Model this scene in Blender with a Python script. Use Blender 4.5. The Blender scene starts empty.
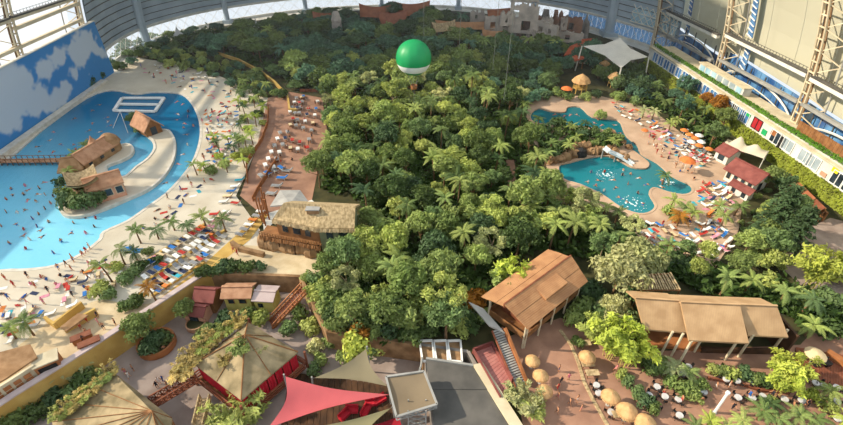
import bpy, bmesh, math, random
import numpy as np
from mathutils import Vector, Matrix

# ------------------------------------------------------------------ camera, light, exposure
CAM_H = 62.0
FPX = 473.0
PITCH = math.radians(37.05)
scene = bpy.context.scene
COL = scene.collection
cam_d = bpy.data.cameras.new('camera'); cam = bpy.data.objects.new('camera', cam_d); COL.objects.link(cam)
cam.location = (0, 0, CAM_H); cam.rotation_euler = (math.pi / 2 - PITCH, 0, 0)
cam_d.sensor_width = 36.0; cam_d.lens = FPX / 843.0 * 36.0; cam_d.clip_end = 3000; cam_d.clip_start = 0.5
scene.camera = cam
w = bpy.data.worlds.new('daylight'); scene.world = w; w.use_nodes = True
bg = w.node_tree.nodes['Background']
bg.inputs['Color'].default_value = (0.84, 0.92, 1.0, 1); bg.inputs['Strength'].default_value = 0.95
sun_d = bpy.data.lights.new('sun', 'SUN'); sun = bpy.data.objects.new('sun', sun_d); COL.objects.link(sun)
sun_d.energy = 6.2; sun_d.color = (1.0, 0.88, 0.70); sun_d.angle = math.radians(1.2)
SUN_TRAVEL = Vector((math.cos(math.radians(-5)) * math.cos(math.radians(32)), math.sin(math.radians(-5)) * math.cos(math.radians(32)), -math.sin(math.radians(32))))
sun.rotation_euler = SUN_TRAVEL.to_track_quat('-Z', 'Y').to_euler(); sun.location = (-200, 80, 150)
vs = scene.view_settings
vs.view_transform = 'Standard'; vs.look = 'None'; vs.gamma = 1.0; vs.use_curve_mapping = False
vs.exposure = 0.1
scene.cycles.max_bounces = 6; scene.cycles.transparent_max_bounces = 12
scene.cycles.use_denoising = True

# ------------------------------------------------------------------ pixel to place
_c, _s = math.cos(PITCH), math.sin(PITCH)
def ray(x, y):
    u = x - 421.5; v = 212.5 - y
    return (u, FPX * _c + v * _s, v * _c - FPX * _s)
def G(x, y, z=0.0):
    r = ray(x, y); t = (CAM_H - z) / -r[2]
    return Vector((r[0] * t, r[1] * t, z))
def atX(x, y, X):
    r = ray(x, y); t = X / r[0]
    return Vector((X, r[1] * t, CAM_H + r[2] * t))
def atY(x, y, Y):
    r = ray(x, y); t = Y / r[1]
    return Vector((r[0] * t, Y, CAM_H + r[2] * t))
def GP(pts, z=0.0):
    return [G(x, y, z) for x, y in pts]
def inside(p, poly):
    x, y = p[0], p[1]; r = False; n = len(poly)
    for i in range(n):
        a, b = poly[i], poly[i - 1]
        if (a[1] > y) != (b[1] > y) and x < (b[0] - a[0]) * (y - a[1]) / (b[1] - a[1]) + a[0]: r = not r
    return r
def smooth_poly(pts, k=3, closed=True):
    n = len(pts); out = []
    for i in range(n if closed else n - 1):
        p0, p1, p2, p3 = pts[(i - 1) % n if closed else max(i - 1, 0)], pts[i], pts[(i + 1) % n], pts[(i + 2) % n if closed else min(i + 2, n - 1)]
        for j in range(k):
            t = j / k
            out.append(tuple(0.5 * (2 * b + (c - a) * t + (2 * a - 5 * b + 4 * c - d) * t * t + (3 * b - a - 3 * c + d) * t ** 3) for a, b, c, d in zip(p0, p1, p2, p3)))
    if not closed: out.append(tuple(pts[-1]))
    return out
def scatter(poly, spacing, rng, tries=30, limit=10000, first=None):
    xs = [p[0] for p in poly]; ys = [p[1] for p in poly]
    out = list(first or []); n0 = len(out); fails = 0
    while fails < tries * 25 and len(out) - n0 < limit:
        p = (rng.uniform(min(xs), max(xs)), rng.uniform(min(ys), max(ys)))
        if inside(p, poly) and all((p[0] - q[0]) ** 2 + (p[1] - q[1]) ** 2 > spacing * spacing for q in out):
            out.append(p); fails = 0
        else: fails += 1
    return out[n0:]

# ------------------------------------------------------------------ mesh builder
class MB:
    def __init__(s): s.v = []; s.f = []; s.m = []
    def add(s, vs_, fs, mi=0):
        o = len(s.v); s.v += [tuple(v) for v in vs_]
        for f in fs: s.f.append([i + o for i in f]); s.m.append(mi)
        return s
    def box(s, c, d, rz=0.0, mi=0):
        x, y, z = d[0] / 2, d[1] / 2, d[2] / 2; cr, sr = math.cos(rz), math.sin(rz)
        vs_ = [(c[0] + a * x * cr - b * y * sr, c[1] + a * x * sr + b * y * cr, c[2] + e * z) for a, b, e in ((-1,-1,-1),(1,-1,-1),(1,1,-1),(-1,1,-1),(-1,-1,1),(1,-1,1),(1,1,1),(-1,1,1))]
        return s.add(vs_, [(0,3,2,1),(4,5,6,7),(0,1,5,4),(1,2,6,5),(2,3,7,6),(3,0,4,7)], mi)
    def beam(s, p0, p1, w=.2, h=.2, mi=0):
        p0, p1 = Vector(p0), Vector(p1); d = (p1 - p0)
        if d.length < 1e-6: return s
        d.normalize(); a = d.cross(Vector((0, 0, 1)))
        if a.length < 1e-3: a = Vector((1, 0, 0))
        a.normalize(); b = a.cross(d); a = a * w / 2; b = b * h / 2
        return s.add([p0 - a - b, p0 + a - b, p0 + a + b, p0 - a + b, p1 - a - b, p1 + a - b, p1 + a + b, p1 - a + b],
                     [(0,1,2,3),(7,6,5,4),(0,4,5,1),(1,5,6,2),(2,6,7,3),(3,7,4,0)], mi)
    def slab(s, pts, t=.2, mi=0):
        n = len(pts); top = [Vector(p) for p in pts]; bot = [p - Vector((0, 0, t)) for p in top]
        return s.add(top + bot, [tuple(range(n)), tuple(range(2 * n - 1, n - 1, -1))] + [(i, i + n, (i + 1) % n + n, (i + 1) % n) for i in range(n)], mi)
    def sheet(s, pts, t=.15, mi=0):      # thick panel along its own normal
        p = [Vector(q) for q in pts]; nrm = (p[1] - p[0]).cross(p[-1] - p[0]); nrm.normalize()
        n = len(p); q = [a - nrm * t for a in p]
        return s.add(p + q, [tuple(range(n)), tuple(range(2 * n - 1, n - 1, -1))] + [(i, i + n, (i + 1) % n + n, (i + 1) % n) for i in range(n)], mi)
    def tube(s, path, rad, n=6, mi=0, cap=True):
        path = [Vector(p) for p in path]; m = len(path)
        if not hasattr(rad, '__len__'): rad = [rad] * m
        vs_ = []; ref = Vector((0.123, 0.95, 0.2)).normalized()
        for i, p in enumerate(path):
            d = (path[min(i + 1, m - 1)] - path[max(i - 1, 0)]).normalized()
            a = d.cross(ref)
            if a.length < .05: a = d.cross(Vector((1, 0, 0)))
            a.normalize(); b = d.cross(a)
            for k in range(n):
                t = 2 * math.pi * k / n; vs_.append(p + (a * math.cos(t) + b * math.sin(t)) * rad[i])
        fs = [(i * n + k, i * n + (k + 1) % n, (i + 1) * n + (k + 1) % n, (i + 1) * n + k) for i in range(m - 1) for k in range(n)]
        if cap: fs += [tuple(range(n - 1, -1, -1)), tuple(range((m - 1) * n, m * n))]
        return s.add(vs_, fs, mi)
    def lathe(s, prof, n=16, c=(0, 0, 0), mi=0, squash=1.0):
        vs_ = []
        for r, z in prof:
            for k in range(n):
                t = 2 * math.pi * k / n; vs_.append((c[0] + r * math.cos(t), c[1] + r * math.sin(t) * squash, c[2] + z))
        m = len(prof)
        return s.add(vs_, [(i * n + k, i * n + (k + 1) % n, (i + 1) * n + (k + 1) % n, (i + 1) * n + k) for i in range(m - 1) for k in range(n)], mi)
    def mesh(s, name, mats, smooth=False):
        me = bpy.data.meshes.new(name); me.from_pydata(s.v, [], s.f)
        for m in (mats if isinstance(mats, (list, tuple)) else [mats]): me.materials.append(M[m] if isinstance(m, str) else m)
        me.polygons.foreach_set('material_index', s.m)
        if smooth: me.polygons.foreach_set('use_smooth', [True] * len(s.f))
        me.update(); return me
    def build(s, name, mats, parent=None, smooth=False):
        return link(name, s.mesh(name, mats, smooth), parent)
def link(name, me, parent=None, loc=None, rot=None, scale=None):
    o = bpy.data.objects.new(name, me); COL.objects.link(o)
    if parent is not None: o.parent = parent
    if loc is not None: o.location = loc
    if rot is not None: o.rotation_euler = rot
    if scale is not None: o.scale = scale if hasattr(scale, '__len__') else (scale,) * 3
    return o
def tag(o, label, cat, group=None, kind=None):
    o['label'] = label; o['category'] = cat
    if group: o['group'] = group
    if kind: o['kind'] = kind
    return o
def empty(name, label, cat, loc=(0, 0, 0), rz=0.0, group=None, scale=None):
    o = link(name, None, None, loc, (0, 0, rz), scale); o.empty_display_size = .3
    return tag(o, label, cat, group)
def struct(o):
    o['kind'] = 'structure'; return o

# ------------------------------------------------------------------ materials
def lin(h):
    h = h.lstrip('#'); v = [int(h[i:i + 2], 16) / 255 for i in (0, 2, 4)]
    return tuple(x / 12.92 if x <= .04045 else ((x + .055) / 1.055) ** 2.4 for x in v) + (1.0,)
M = {}
def mat(name, c1, c2=None, scale=1.0, rough=.8, bump=0.0, bscale=None, stretch=None, detail=4.0, contrast=(.35, .65), spec=.3, metal=0.0, rot=0.0):
    m = bpy.data.materials.new(name); m.use_nodes = True; nt = m.node_tree; P = nt.nodes['Principled BSDF']
    P.inputs['Roughness'].default_value = rough; P.inputs['Specular IOR Level'].default_value = spec; P.inputs['Metallic'].default_value = metal
    tc = nt.nodes.new('ShaderNodeTexCoord'); mp = nt.nodes.new('ShaderNodeMapping')
    nt.links.new(tc.outputs['Object'], mp.inputs['Vector'])
    if stretch: mp.inputs['Scale'].default_value = stretch
    mp.inputs['Rotation'].default_value = (0, 0, rot)
    nz = nt.nodes.new('ShaderNodeTexNoise'); nz.inputs['Scale'].default_value = scale; nz.inputs['Detail'].default_value = detail
    nt.links.new(mp.outputs['Vector'], nz.inputs['Vector'])
    rp = nt.nodes.new('ShaderNodeValToRGB'); rp.color_ramp.elements[0].position, rp.color_ramp.elements[1].position = contrast
    rp.color_ramp.elements[0].color = lin(c1); rp.color_ramp.elements[1].color = lin(c2 or c1)
    nt.links.new(nz.outputs['Fac'], rp.inputs['Fac']); nt.links.new(rp.outputs['Color'], P.inputs['Base Color'])
    if bump:
        b = nt.nodes.new('ShaderNodeBump'); b.inputs['Strength'].default_value = bump
        n2 = nt.nodes.new('ShaderNodeTexNoise'); n2.inputs['Scale'].default_value = bscale or scale * 3
        nt.links.new(mp.outputs['Vector'], n2.inputs['Vector']); nt.links.new(n2.outputs['Fac'], b.inputs['Height']); nt.links.new(b.outputs['Normal'], P.inputs['Normal'])
    M[name] = m; return m
def mat_obj(name, rough=.8, vary=.25, scale=1.5, translucent=0.0):
    """colour comes from the object's own colour, mottled a little"""
    m = bpy.data.materials.new(name); m.use_nodes = True; nt = m.node_tree; P = nt.nodes['Principled BSDF']
    P.inputs['Roughness'].default_value = rough; P.inputs['Specular IOR Level'].default_value = .25
    oi = nt.nodes.new('ShaderNodeObjectInfo'); tc = nt.nodes.new('ShaderNodeTexCoord'); nz = nt.nodes.new('ShaderNodeTexNoise')
    nz.inputs['Scale'].default_value = scale; nz.inputs['Detail'].default_value = 3
    nt.links.new(tc.outputs['Object'], nz.inputs['Vector'])
    mr = nt.nodes.new('ShaderNodeMapRange'); mr.inputs['From Min'].default_value = .3; mr.inputs['From Max'].default_value = .7
    mr.inputs['To Min'].default_value = 1 - vary; mr.inputs['To Max'].default_value = 1 + vary
    nt.links.new(nz.outputs['Fac'], mr.inputs['Value'])
    vm = nt.nodes.new('ShaderNodeVectorMath'); vm.operation = 'SCALE'
    nt.links.new(oi.outputs['Color'], vm.inputs[0]); nt.links.new(mr.outputs['Result'], vm.inputs['Scale'])
    nt.links.new(vm.outputs['Vector'], P.inputs['Base Color'])
    if translucent:
        out = nt.nodes['Material Output']; tr = nt.nodes.new('ShaderNodeBsdfTranslucent'); mx = nt.nodes.new('ShaderNodeMixShader')
        mx.inputs['Fac'].default_value = translucent
        nt.links.new(vm.outputs['Vector'], tr.inputs['Color']); nt.links.new(P.outputs['BSDF'], mx.inputs[1]); nt.links.new(tr.outputs['BSDF'], mx.inputs[2])
        nt.links.new(mx.outputs['Shader'], out.inputs['Surface'])
    M[name] = m; return m
def lines(name, axis_rot, scale, amount=.35, c_dark='#5a3a22'):
    """add fine parallel seams to material name"""
    m = M[name]; nt = m.node_tree; P = nt.nodes['Principled BSDF']; src = P.inputs['Base Color'].links[0].from_socket
    tc = nt.nodes.new('ShaderNodeTexCoord'); mp = nt.nodes.new('ShaderNodeMapping'); mp.inputs['Rotation'].default_value = (0, 0, axis_rot)
    wv = nt.nodes.new('ShaderNodeTexWave'); wv.inputs['Scale'].default_value = scale; wv.inputs['Distortion'].default_value = 1.2; wv.inputs['Detail Scale'].default_value = 3
    nt.links.new(tc.outputs['Object'], mp.inputs['Vector']); nt.links.new(mp.outputs['Vector'], wv.inputs['Vector'])
    mr = nt.nodes.new('ShaderNodeMapRange'); mr.inputs['To Max'].default_value = amount
    nt.links.new(wv.outputs['Fac'], mr.inputs['Value'])
    mx = nt.nodes.new('ShaderNodeMix'); mx.data_type = 'RGBA'; mx.inputs['B'].default_value = lin(c_dark)
    nt.links.new(mr.outputs['Result'], mx.inputs['Factor']); nt.links.new(src, mx.inputs['A']); nt.links.new(mx.outputs['Result'], P.inputs['Base Color'])
mat('soil', '#2e3018', '#4a4628', .35, .95, .3)
mat('sand', '#bcb09a', '#d0c6b2', .12, .9, .15, 2.0)
mat('sand_warm', '#a88c74', '#c2a68c', .15, .9, .15, 2.0)
mat('red_paving', '#8e6a56', '#a88068', .3, .85, .1, 3.0)
mat('plaza_paving', '#85756c', '#a09086', .3, .8, .08, 3.0)
mat('terrace_floor', '#c0aa86', '#d4c09c', .5, .85)
mat('path_light', '#bca884', '#d0be9c', .4, .85)
mat('kerb', '#c4bcac', '#d8d0c2', .8, .6)
mat('concrete', '#a8a49a', '#c2beb4', .2, .8)
mat('concrete_light', '#c4c2b8', '#dcdad0', .2, .8)
mat('metal_grey', '#9cacb8', '#b0bec8', .15, .45, spec=.5)
mat('metal_dark', '#4c4a46', '#605c56', .3, .5)
mat('steel_cream', '#c9b99a', '#dccdae', .4, .5)
mat('steel_white', '#d6d2c4', '#e6e2d6', .4, .5)
mat('steel_grey', '#8a8a86', '#a09e98', .4, .5)
mat('rust', '#7e6448', '#98795a', .5, .7)
mat('yellow_wall', '#b8934c', '#ccaa60', .35, .9, .1)
mat('coping', '#b8a4a0', '#c8b6b0', .5, .8)
mat('orange_wood', '#8e5830', '#aa6e42', .6, .7)
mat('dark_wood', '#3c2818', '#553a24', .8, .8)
mat('red_wood', '#70402c', '#8a5238', .8, .75)
mat('brown_wood', '#7a5230', '#946840', .8, .8)
mat('roof_orange', '#a07450', '#b88a60', .5, .75); lines('roof_orange', 0.9, 1.1, .3, '#8a5830')
mat('roof_tan', '#ac8a62', '#c2a076', .5, .8); lines('roof_tan', 0.05, 1.3, .25, '#927460')
mat('thatch', '#8e7a58', '#c4ac84', .8, .95, .5, 6.0, stretch=(3, 3, .6))
mat('thatch_dark', '#8c6a48', '#a88460', .8, .95, .5, 6.0)
mat('thatch_pink', '#a5785a', '#c09474', .8, .95, .5, 6.0)
mat('thatch_orange', '#b08658', '#cca472', 1.2, .9, .5, 8.0)
mat('thatch_old', '#6e6246', '#b09c78', .45, .95, .6, 5.0, contrast=(.3, .7))
mat('grey_roof', '#8a8884', '#a2a09a', .5, .8)
mat('red_roof', '#743e38', '#8e524a', .6, .8)
mat('orange_roof', '#a04a2c', '#b85e3c', .4, .8)
mat('brown_roof', '#8a5034', '#a46644', .4, .8)
mat('rock', '#75593c', '#a58460', .5, .95, .8, 1.5)
mat('rock_grey', '#77706a', '#99928a', .35, .95, .8, 1.0)
mat('stone_ruin', '#a0968c', '#c4b8aa', .3, .95, .6, 1.2)
mat('white_plaster', '#c4c2b8', '#dcdad2', .4, .7)
mat('cream_plaster', '#bcae90', '#d0c4a6', .4, .8)
mat('pale_yellow', '#b8ac58', '#ccc070', .6, .85)
mat('salmon', '#c08c70', '#d4a084', .6, .85)
mat('green_grey', '#6e7458', '#82886a', .6, .85)
mat('dark_glass', '#20282e', '#344048', .6, .15, spec=.6)
mat('blue_glass', '#2a548c', '#6a9cc8', .25, .15, spec=.6)
mat('sky_glass', '#8ab4c8', '#b8d4de', .2, .2, spec=.6)
mat('grey_glass', '#8c9aa0', '#a8b4b8', .4, .2, spec=.6)
mat('red_cloth', '#b01828', '#c42434', .6, .8)
mat('red_paint', '#a02028', '#b02a30', .6, .6)
mat('green_paint', '#1f9a5a', '#2aa868', .6, .6)
mat('yellow_paint', '#d8c020', '#e6d030', .6, .6)
mat('white_paint', '#e4e2dc', '#f0eee8', .8, .5)
mat('black_paint', '#1c1a1a', '#2a2826', .8, .5)
mat('table_white', '#b8b6b4', '#d0cecc', .8, .5)
mat('pink_deck', '#a86a62', '#b87c72', .8, .8); lines('pink_deck', 1.2, 1.6, .3, '#7a4a46')
mat('membrane_roof', '#4c4a46', '#66625c', .25, .8)
mat('tent_white', '#c4c4c0', '#d8d8d4', .3, .7)
mat('bark', '#6a5138', '#86694a', 2.0, .95, .5, stretch=(1, 1, .3))
mat('bark_pale', '#8c7a60', '#a49274', 2.0, .95, .4)
mat('skin', '#b07a58', '#c08a66', 2.0, .6)
mat('hair', '#2c1e14', '#4a3420', 3.0, .7)
mat('cable', '#6a706c', '#7a807a', 1.0, .5)
mat('wicker', '#8a5a34', '#a06c40', 2.0, .8)
mat('balloon_green', '#0a8a4c', '#129a58', .1, .45, spec=.4)
mat('balloon_white', '#e2e4e0', '#f0f2ee', .1, .5)
mat('slide_white', '#cfd8dc', '#e6eef0', .3, .3)
mat('foam', '#b8d4da', '#d8ecf0', 1.2, .6)
mat_obj('leaf', .6, .35, .6, .3)
mat_obj('leaf_plain', .6, .25, 2.5, .25)
mat_obj('cloth', .85, .12, 2.0)
mat_obj('sail', .8, .06, .4, .25)
# ------------------------------------------------------------------ water and glass materials
def water(name, c_deep, c_shallow, ax, ay, d0, d1):
    m = bpy.data.materials.new(name); m.use_nodes = True; nt = m.node_tree; P = nt.nodes['Principled BSDF']
    P.inputs['Roughness'].default_value = .15; P.inputs['Specular IOR Level'].default_value = .3
    tc = nt.nodes.new('ShaderNodeTexCoord'); dp = nt.nodes.new('ShaderNodeVectorMath'); dp.operation = 'DOT_PRODUCT'; dp.inputs[1].default_value = (ax, ay, 0)
    nt.links.new(tc.outputs['Object'], dp.inputs[0])
    nz = nt.nodes.new('ShaderNodeTexNoise'); nz.inputs['Scale'].default_value = .09; nz.inputs['Detail'].default_value = 5
    nt.links.new(tc.outputs['Object'], nz.inputs['Vector'])
    ma = nt.nodes.new('ShaderNodeMath'); ma.operation = 'MULTIPLY_ADD'; ma.inputs[1].default_value = (d1 - d0) * .35
    nt.links.new(nz.outputs['Fac'], ma.inputs[0]); nt.links.new(dp.outputs['Value'], ma.inputs[2])
    mr = nt.nodes.new('ShaderNodeMapRange'); mr.inputs['From Min'].default_value = d0; mr.inputs['From Max'].default_value = d1
    nt.links.new(ma.outputs['Value'], mr.inputs['Value'])
    mx = nt.nodes.new('ShaderNodeMix'); mx.data_type = 'RGBA'; mx.inputs['A'].default_value = lin(c_shallow); mx.inputs['B'].default_value = lin(c_deep)
    nt.links.new(mr.outputs['Result'], mx.inputs['Factor']); nt.links.new(mx.outputs['Result'], P.inputs['Base Color'])
    n2 = nt.nodes.new('ShaderNodeTexNoise'); n2.inputs['Scale'].default_value = .9; n2.inputs['Detail'].default_value = 3
    nt.links.new(tc.outputs['Object'], n2.inputs['Vector'])
    b = nt.nodes.new('ShaderNodeBump'); b.inputs['Strength'].default_value = .25; b.inputs['Distance'].default_value = .3
    nt.links.new(n2.outputs['Fac'], b.inputs['Height']); nt.links.new(b.outputs['Normal'], P.inputs['Normal'])
    M[name] = m
water('wave_pool_water', '#0c6690', '#7cc8e0', .25, .968, 64, 112)
water('lagoon_water', '#0c6670', '#208490', .3, .95, 88, 130)
def membrane(name, col, transp, transl):
    m = bpy.data.materials.new(name); m.use_nodes = True; nt = m.node_tree; P = nt.nodes['Principled BSDF']; out = nt.nodes['Material Output']
    P.inputs['Roughness'].default_value = .6
    nz = nt.nodes.new('ShaderNodeTexNoise'); nz.inputs['Scale'].default_value = .08
    tc = nt.nodes.new('ShaderNodeTexCoord'); nt.links.new(tc.outputs['Object'], nz.inputs['Vector'])
    rp = nt.nodes.new('ShaderNodeValToRGB'); rp.color_ramp.elements[0].color = tuple(.88 * c for c in lin(col)[:3]) + (1,); rp.color_ramp.elements[1].color = lin(col)
    nt.links.new(nz.outputs['Fac'], rp.inputs['Fac']); nt.links.new(rp.outputs['Color'], P.inputs['Base Color'])
    tr = nt.nodes.new('ShaderNodeBsdfTranslucent'); tr.inputs['Color'].default_value = lin(col); tp = nt.nodes.new('ShaderNodeBsdfTransparent')
    m1 = nt.nodes.new('ShaderNodeMixShader'); m1.inputs['Fac'].default_value = transl
    m2 = nt.nodes.new('ShaderNodeMixShader'); m2.inputs['Fac'].default_value = transp
    nt.links.new(P.outputs['BSDF'], m1.inputs[1]); nt.links.new(tr.outputs['BSDF'], m1.inputs[2])
    nt.links.new(m1.outputs['Shader'], m2.inputs[1]); nt.links.new(tp.outputs['BSDF'], m2.inputs[2]); nt.links.new(m2.outputs['Shader'], out.inputs['Surface'])
    M[name] = m
membrane('foil', '#f4f6f8', .85, .6)
membrane('membrane_cream', '#d8d4bc', 0.0, .25)
membrane('window_pane', '#e8f2f8', .95, .6)
membrane('window_blue', '#5aa0d0', .25, .4)

# ------------------------------------------------------------------ the ground
from mathutils.geometry import tessellate_polygon
def flat(name, loops, z, m):
    loops = [[Vector((p[0], p[1], 0)) for p in l] for l in loops]
    tris = tessellate_polygon(loops); vs_ = [(p.x, p.y, z) for l in loops for p in l]
    fs = []
    for t in tris:
        a, b, c = (Vector(vs_[i]) for i in t)
        fs.append(t if (b - a).cross(c - a).z > 0 else t[::-1])
    mb = MB(); mb.add(vs_, fs); return struct(mb.build(name, m))
POOL_PX = [(-150, 262), (-60, 176), (0, 163), (40, 131), (86, 98), (112, 90), (135, 94), (152, 92), (178, 93), (189, 99), (197, 112), (201, 127), (200, 142), (194, 160), (183, 176), (167, 193), (148, 207), (128, 221), (104, 232), (100, 240), (80, 255), (55, 266), (25, 270), (0, 271), (-60, 280), (-130, 290)]
POOL = [(p[0], p[1]) for p in GP(smooth_poly(POOL_PX, 3))]
LAG_PX = [(538, 108), (550, 111), (564, 112), (567, 107), (581, 107), (593, 117), (618, 120), (624, 130), (628, 137), (638, 145), (642, 154), (658, 163), (673, 176), (691, 185), (692, 192), (683, 195), (667, 192), (654, 188), (650, 194), (656, 205), (651, 212), (639, 214), (621, 208), (602, 195), (581, 185), (563, 179), (558, 166), (570, 162), (590, 157), (609, 156), (621, 161), (632, 167), (645, 168), (648, 163), (641, 157), (633, 151), (625, 147), (617, 137), (606, 131), (585, 127), (560, 125), (535, 123), (530, 115)]
LAG = [(p[0], p[1]) for p in GP(smooth_poly(LAG_PX, 3))]
PLAZA_PX = [(-80, 462), (18, 397), (91, 351), (166, 302), (210, 273), (300, 277), (328, 332), (420, 345), (468, 352), (520, 440), (520, 500), (-80, 500)]
PLAZA = [(p[0], p[1]) for p in GP(PLAZA_PX)]
BASE = [(-112.5, 164), (-114.5, 178), (-113.5, 194), (-107, 209), (-96.5, 223), (-80, 236), (-60, 247), (-37, 254), (-10, 257), (17, 254), (41, 245), (59.5, 234), (74, 220), (85, 204), (92.5, 191), (95.5, 180)]
BASE = smooth_poly(BASE, 4, closed=False)
outer = [(-122, -45), (122, -45), (122, 180), (97, 180)] + [(x * 1.006, y + 1.0) for x, y in BASE[::-1]] + [(-122, 163)]
floor = flat('floor', [outer, POOL, LAG, PLAZA], 0, 'soil')
BEACH_PX = [(70, 86), (105, 70), (132, 57), (165, 62), (215, 74), (268, 98), (256, 150), (236, 196), (260, 230), (260, 258), (210, 272.4), (166, 301.4), (91, 350.4), (18, 396.4), (-82, 461), (-190, 420), (-170, 262), (-70, 166), (-10, 150)]
BEACH = [(p[0], p[1]) for p in GP(BEACH_PX)]
flat('floor_beach', [BEACH, POOL], .04, 'sand')
STRIP = [(p[0], p[1]) for p in GP([(268, 98), (290, 92), (322, 98), (327, 130), (318, 170), (312, 200), (262, 215), (240, 196), (256, 150)])]
flat('floor_terrace', [STRIP], .06, 'red_paving')
LBEACH = [(p[0], p[1]) for p in GP([(530, 96), (600, 96), (650, 108), (690, 140), (725, 165), (745, 190), (738, 232), (715, 268), (640, 262), (628, 235), (655, 225), (610, 212), (560, 190), (548, 170), (525, 125)])]
flat('floor_lagoon_beach', [LBEACH, LAG], .04, 'sand_warm')
RPAVE = [(p[0], p[1]) for p in GP([(505, 338), (560, 318), (600, 330), (640, 352), (800, 345), (843, 300), (960, 300), (960, 520), (520, 520), (524, 430)])]
flat('floor_restaurant', [RPAVE], .05, 'red_paving')
ROADR = [(p[0], p[1]) for p in GP([(775, 262), (800, 232), (830, 218), (900, 235), (900, 300), (835, 300), (800, 285)])]
flat('floor_path', [ROADR], .05, 'plaza_paving')
HUTPATH = [(p[0], p[1]) for p in GP([(232, 245), (258, 246), (300, 252), (338, 256), (347, 272), (300, 276.4), (211, 272.4)])]
flat('floor_hut_path', [HUTPATH], .07, 'path_light')
FOREST_PATH = [(p[0], p[1]) for p in GP([(506, 160), (514, 160), (517, 180), (516, 200), (505, 200), (508, 180)])]
flat('floor_forest_path', [FOREST_PATH], .05, 'red_paving')
CREST = [(p[0], p[1]) for p in GP([(262, 215), (312, 200), (318, 206), (285, 212), (264, 232)])]
flat('floor_hut_yard', [CREST], .07, 'concrete_light')
flat('floor_plaza', [[(p[0], p[1]) for p in GP([(-140, 520), (-80, 420), (0, 380), (210, 245), (310, 250), (345, 330), (480, 335), (560, 520)], -4)]], -4, 'plaza_paving')
PLZ = -4.0
# water
flat('floor_wave_pool', [POOL], -.25, 'wave_pool_water')
flat('floor_lagoon_pool', [LAG], -.25, 'lagoon_water')
def rim(name, poly, wid, z0, z1, m, closed=True):
    mb = MB(); n = len(poly); ps = [Vector((p[0], p[1])) for p in poly]; A = []
    for i in range(n):
        d = ps[(i + 1) % n] - ps[i - 1]
        if d.length < 1e-6: d = Vector((1, 0))
        d.normalize(); nn = Vector((d.y, -d.x)) * wid / 2; A.append((ps[i] + nn, ps[i] - nn))
    for i in range(n if closed else n - 1):
        a, b = A[i], A[(i + 1) % n]
        mb.add([(a[0].x, a[0].y, z1), (a[1].x, a[1].y, z1), (b[1].x, b[1].y, z1), (b[0].x, b[0].y, z1), (a[0].x, a[0].y, z0), (a[1].x, a[1].y, z0), (b[1].x, b[1].y, z0), (b[0].x, b[0].y, z0)],
               [(3, 2, 1, 0), (0, 1, 5, 4), (1, 2, 6, 5), (2, 3, 7, 6), (3, 0, 4, 7)])
    return struct(mb.build(name, m))
rim('trim_1', POOL, .7, -.8, .10, 'kerb')
rim('trim_2', LAG, .5, -.8, .12, 'sand_warm')
# retaining walls of the sunken plaza
def wall_run(name, pts, z0, z1, t, m, cop=None):
    mb = MB()
    for a, b in zip(pts[:-1], pts[1:]):
        a, b = Vector((a[0], a[1], 0)), Vector((b[0], b[1], 0)); h = Vector((0, 0, (z0 + z1) / 2))
        mb.beam(a + h, b + h, t, z1 - z0)
    o = struct(mb.build(name, m))
    if cop:
        for a, b in zip(pts[:-1], pts[1:]):
            c = MB(); c.beam((a[0], a[1], z1 + .12), (b[0], b[1], z1 + .12), t + .35, .24); c.build('coping', cop, o)
    return o
wall_run('wall_plaza', PLAZA[0:5], PLZ, .75, .7, 'yellow_wall', 'coping')
wall_run('wall_plaza_rear', PLAZA[4:8], PLZ, .3, .6, 'rock')
wall_run('wall_plaza_side', PLAZA[7:11], PLZ, .2, .5, 'rock_grey')

# ------------------------------------------------------------------ end dome
DC = Vector((-10, 178))
NB = len(BASE)
def dome(i, z, off=0.0):
    i0 = min(int(i), NB - 2); t = i - i0
    b = Vector(BASE[i0]).lerp(Vector(BASE[i0 + 1]), t)
    d = b - Vector((DC.x, min(b.y, DC.y))); L = d.length; d.normalize()
    k = math.sqrt(max(0.0, 1 - (z / 106.0) ** 2)); p = Vector((DC.x, min(b.y, DC.y))) + d * ((L + off) * k)
    return Vector((p.x, p.y, z))
def project(p):
    dz = p[2] - CAM_H; d = p[1] * _c - dz * _s; up = p[1] * _s + dz * _c
    return 421.5 + FPX * p[0] / d, 212.5 - FPX * up / d
ring = [(dome(i, 0).x, dome(i, 0).y) for i in range(NB)]; ring_in = [(dome(i, 0, -5).x, dome(i, 0, -5).y) for i in range(NB)]
flat('floor_ring_walk', [ring + ring_in[::-1]], .06, 'concrete_light')
ZW0, ZW1 = 1.2, 6.2
mb = MB()
for i in range(NB - 1):
    a, b = dome(i, 0), dome(i + 1, 0); mb.sheet([(a.x, a.y, ZW0), (a.x, a.y, -.3), (b.x, b.y, -.3), (b.x, b.y, ZW0)], .6)
wall_end = struct(mb.build('wall_end', 'concrete_light'))
mb = MB(); zs = [ZW1] + [8.5 + 2.4 * k for k in range(14)] + [46, 54, 62, 70, 78, 86, 94, 100, 104]
vs_ = []; fs = []
for z in zs:
    for i in range(NB): vs_.append(dome(i, z))
for r in range(len(zs) - 1):
    for i in range(NB - 1): fs.append((r * NB + i, (r + 1) * NB + i, (r + 1) * NB + i + 1, r * NB + i + 1))
n0 = len(vs_)
for z in zs:
    for i in range(NB): vs_.append(dome(i, z, .5))
fs += [tuple(n0 + q for q in f[::-1]) for f in fs]
mb.add(vs_, fs); shell = mb.build('panel_shell', 'metal_grey', wall_end)
for r in range(14):
    mb = MB(); z = 8.5 + 2.4 * r
    mb.tube([dome(i * 2, z, -.15) for i in range((NB + 1) // 2)], .16, 4); mb.build('rail', 'metal_dark', wall_end)
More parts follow.
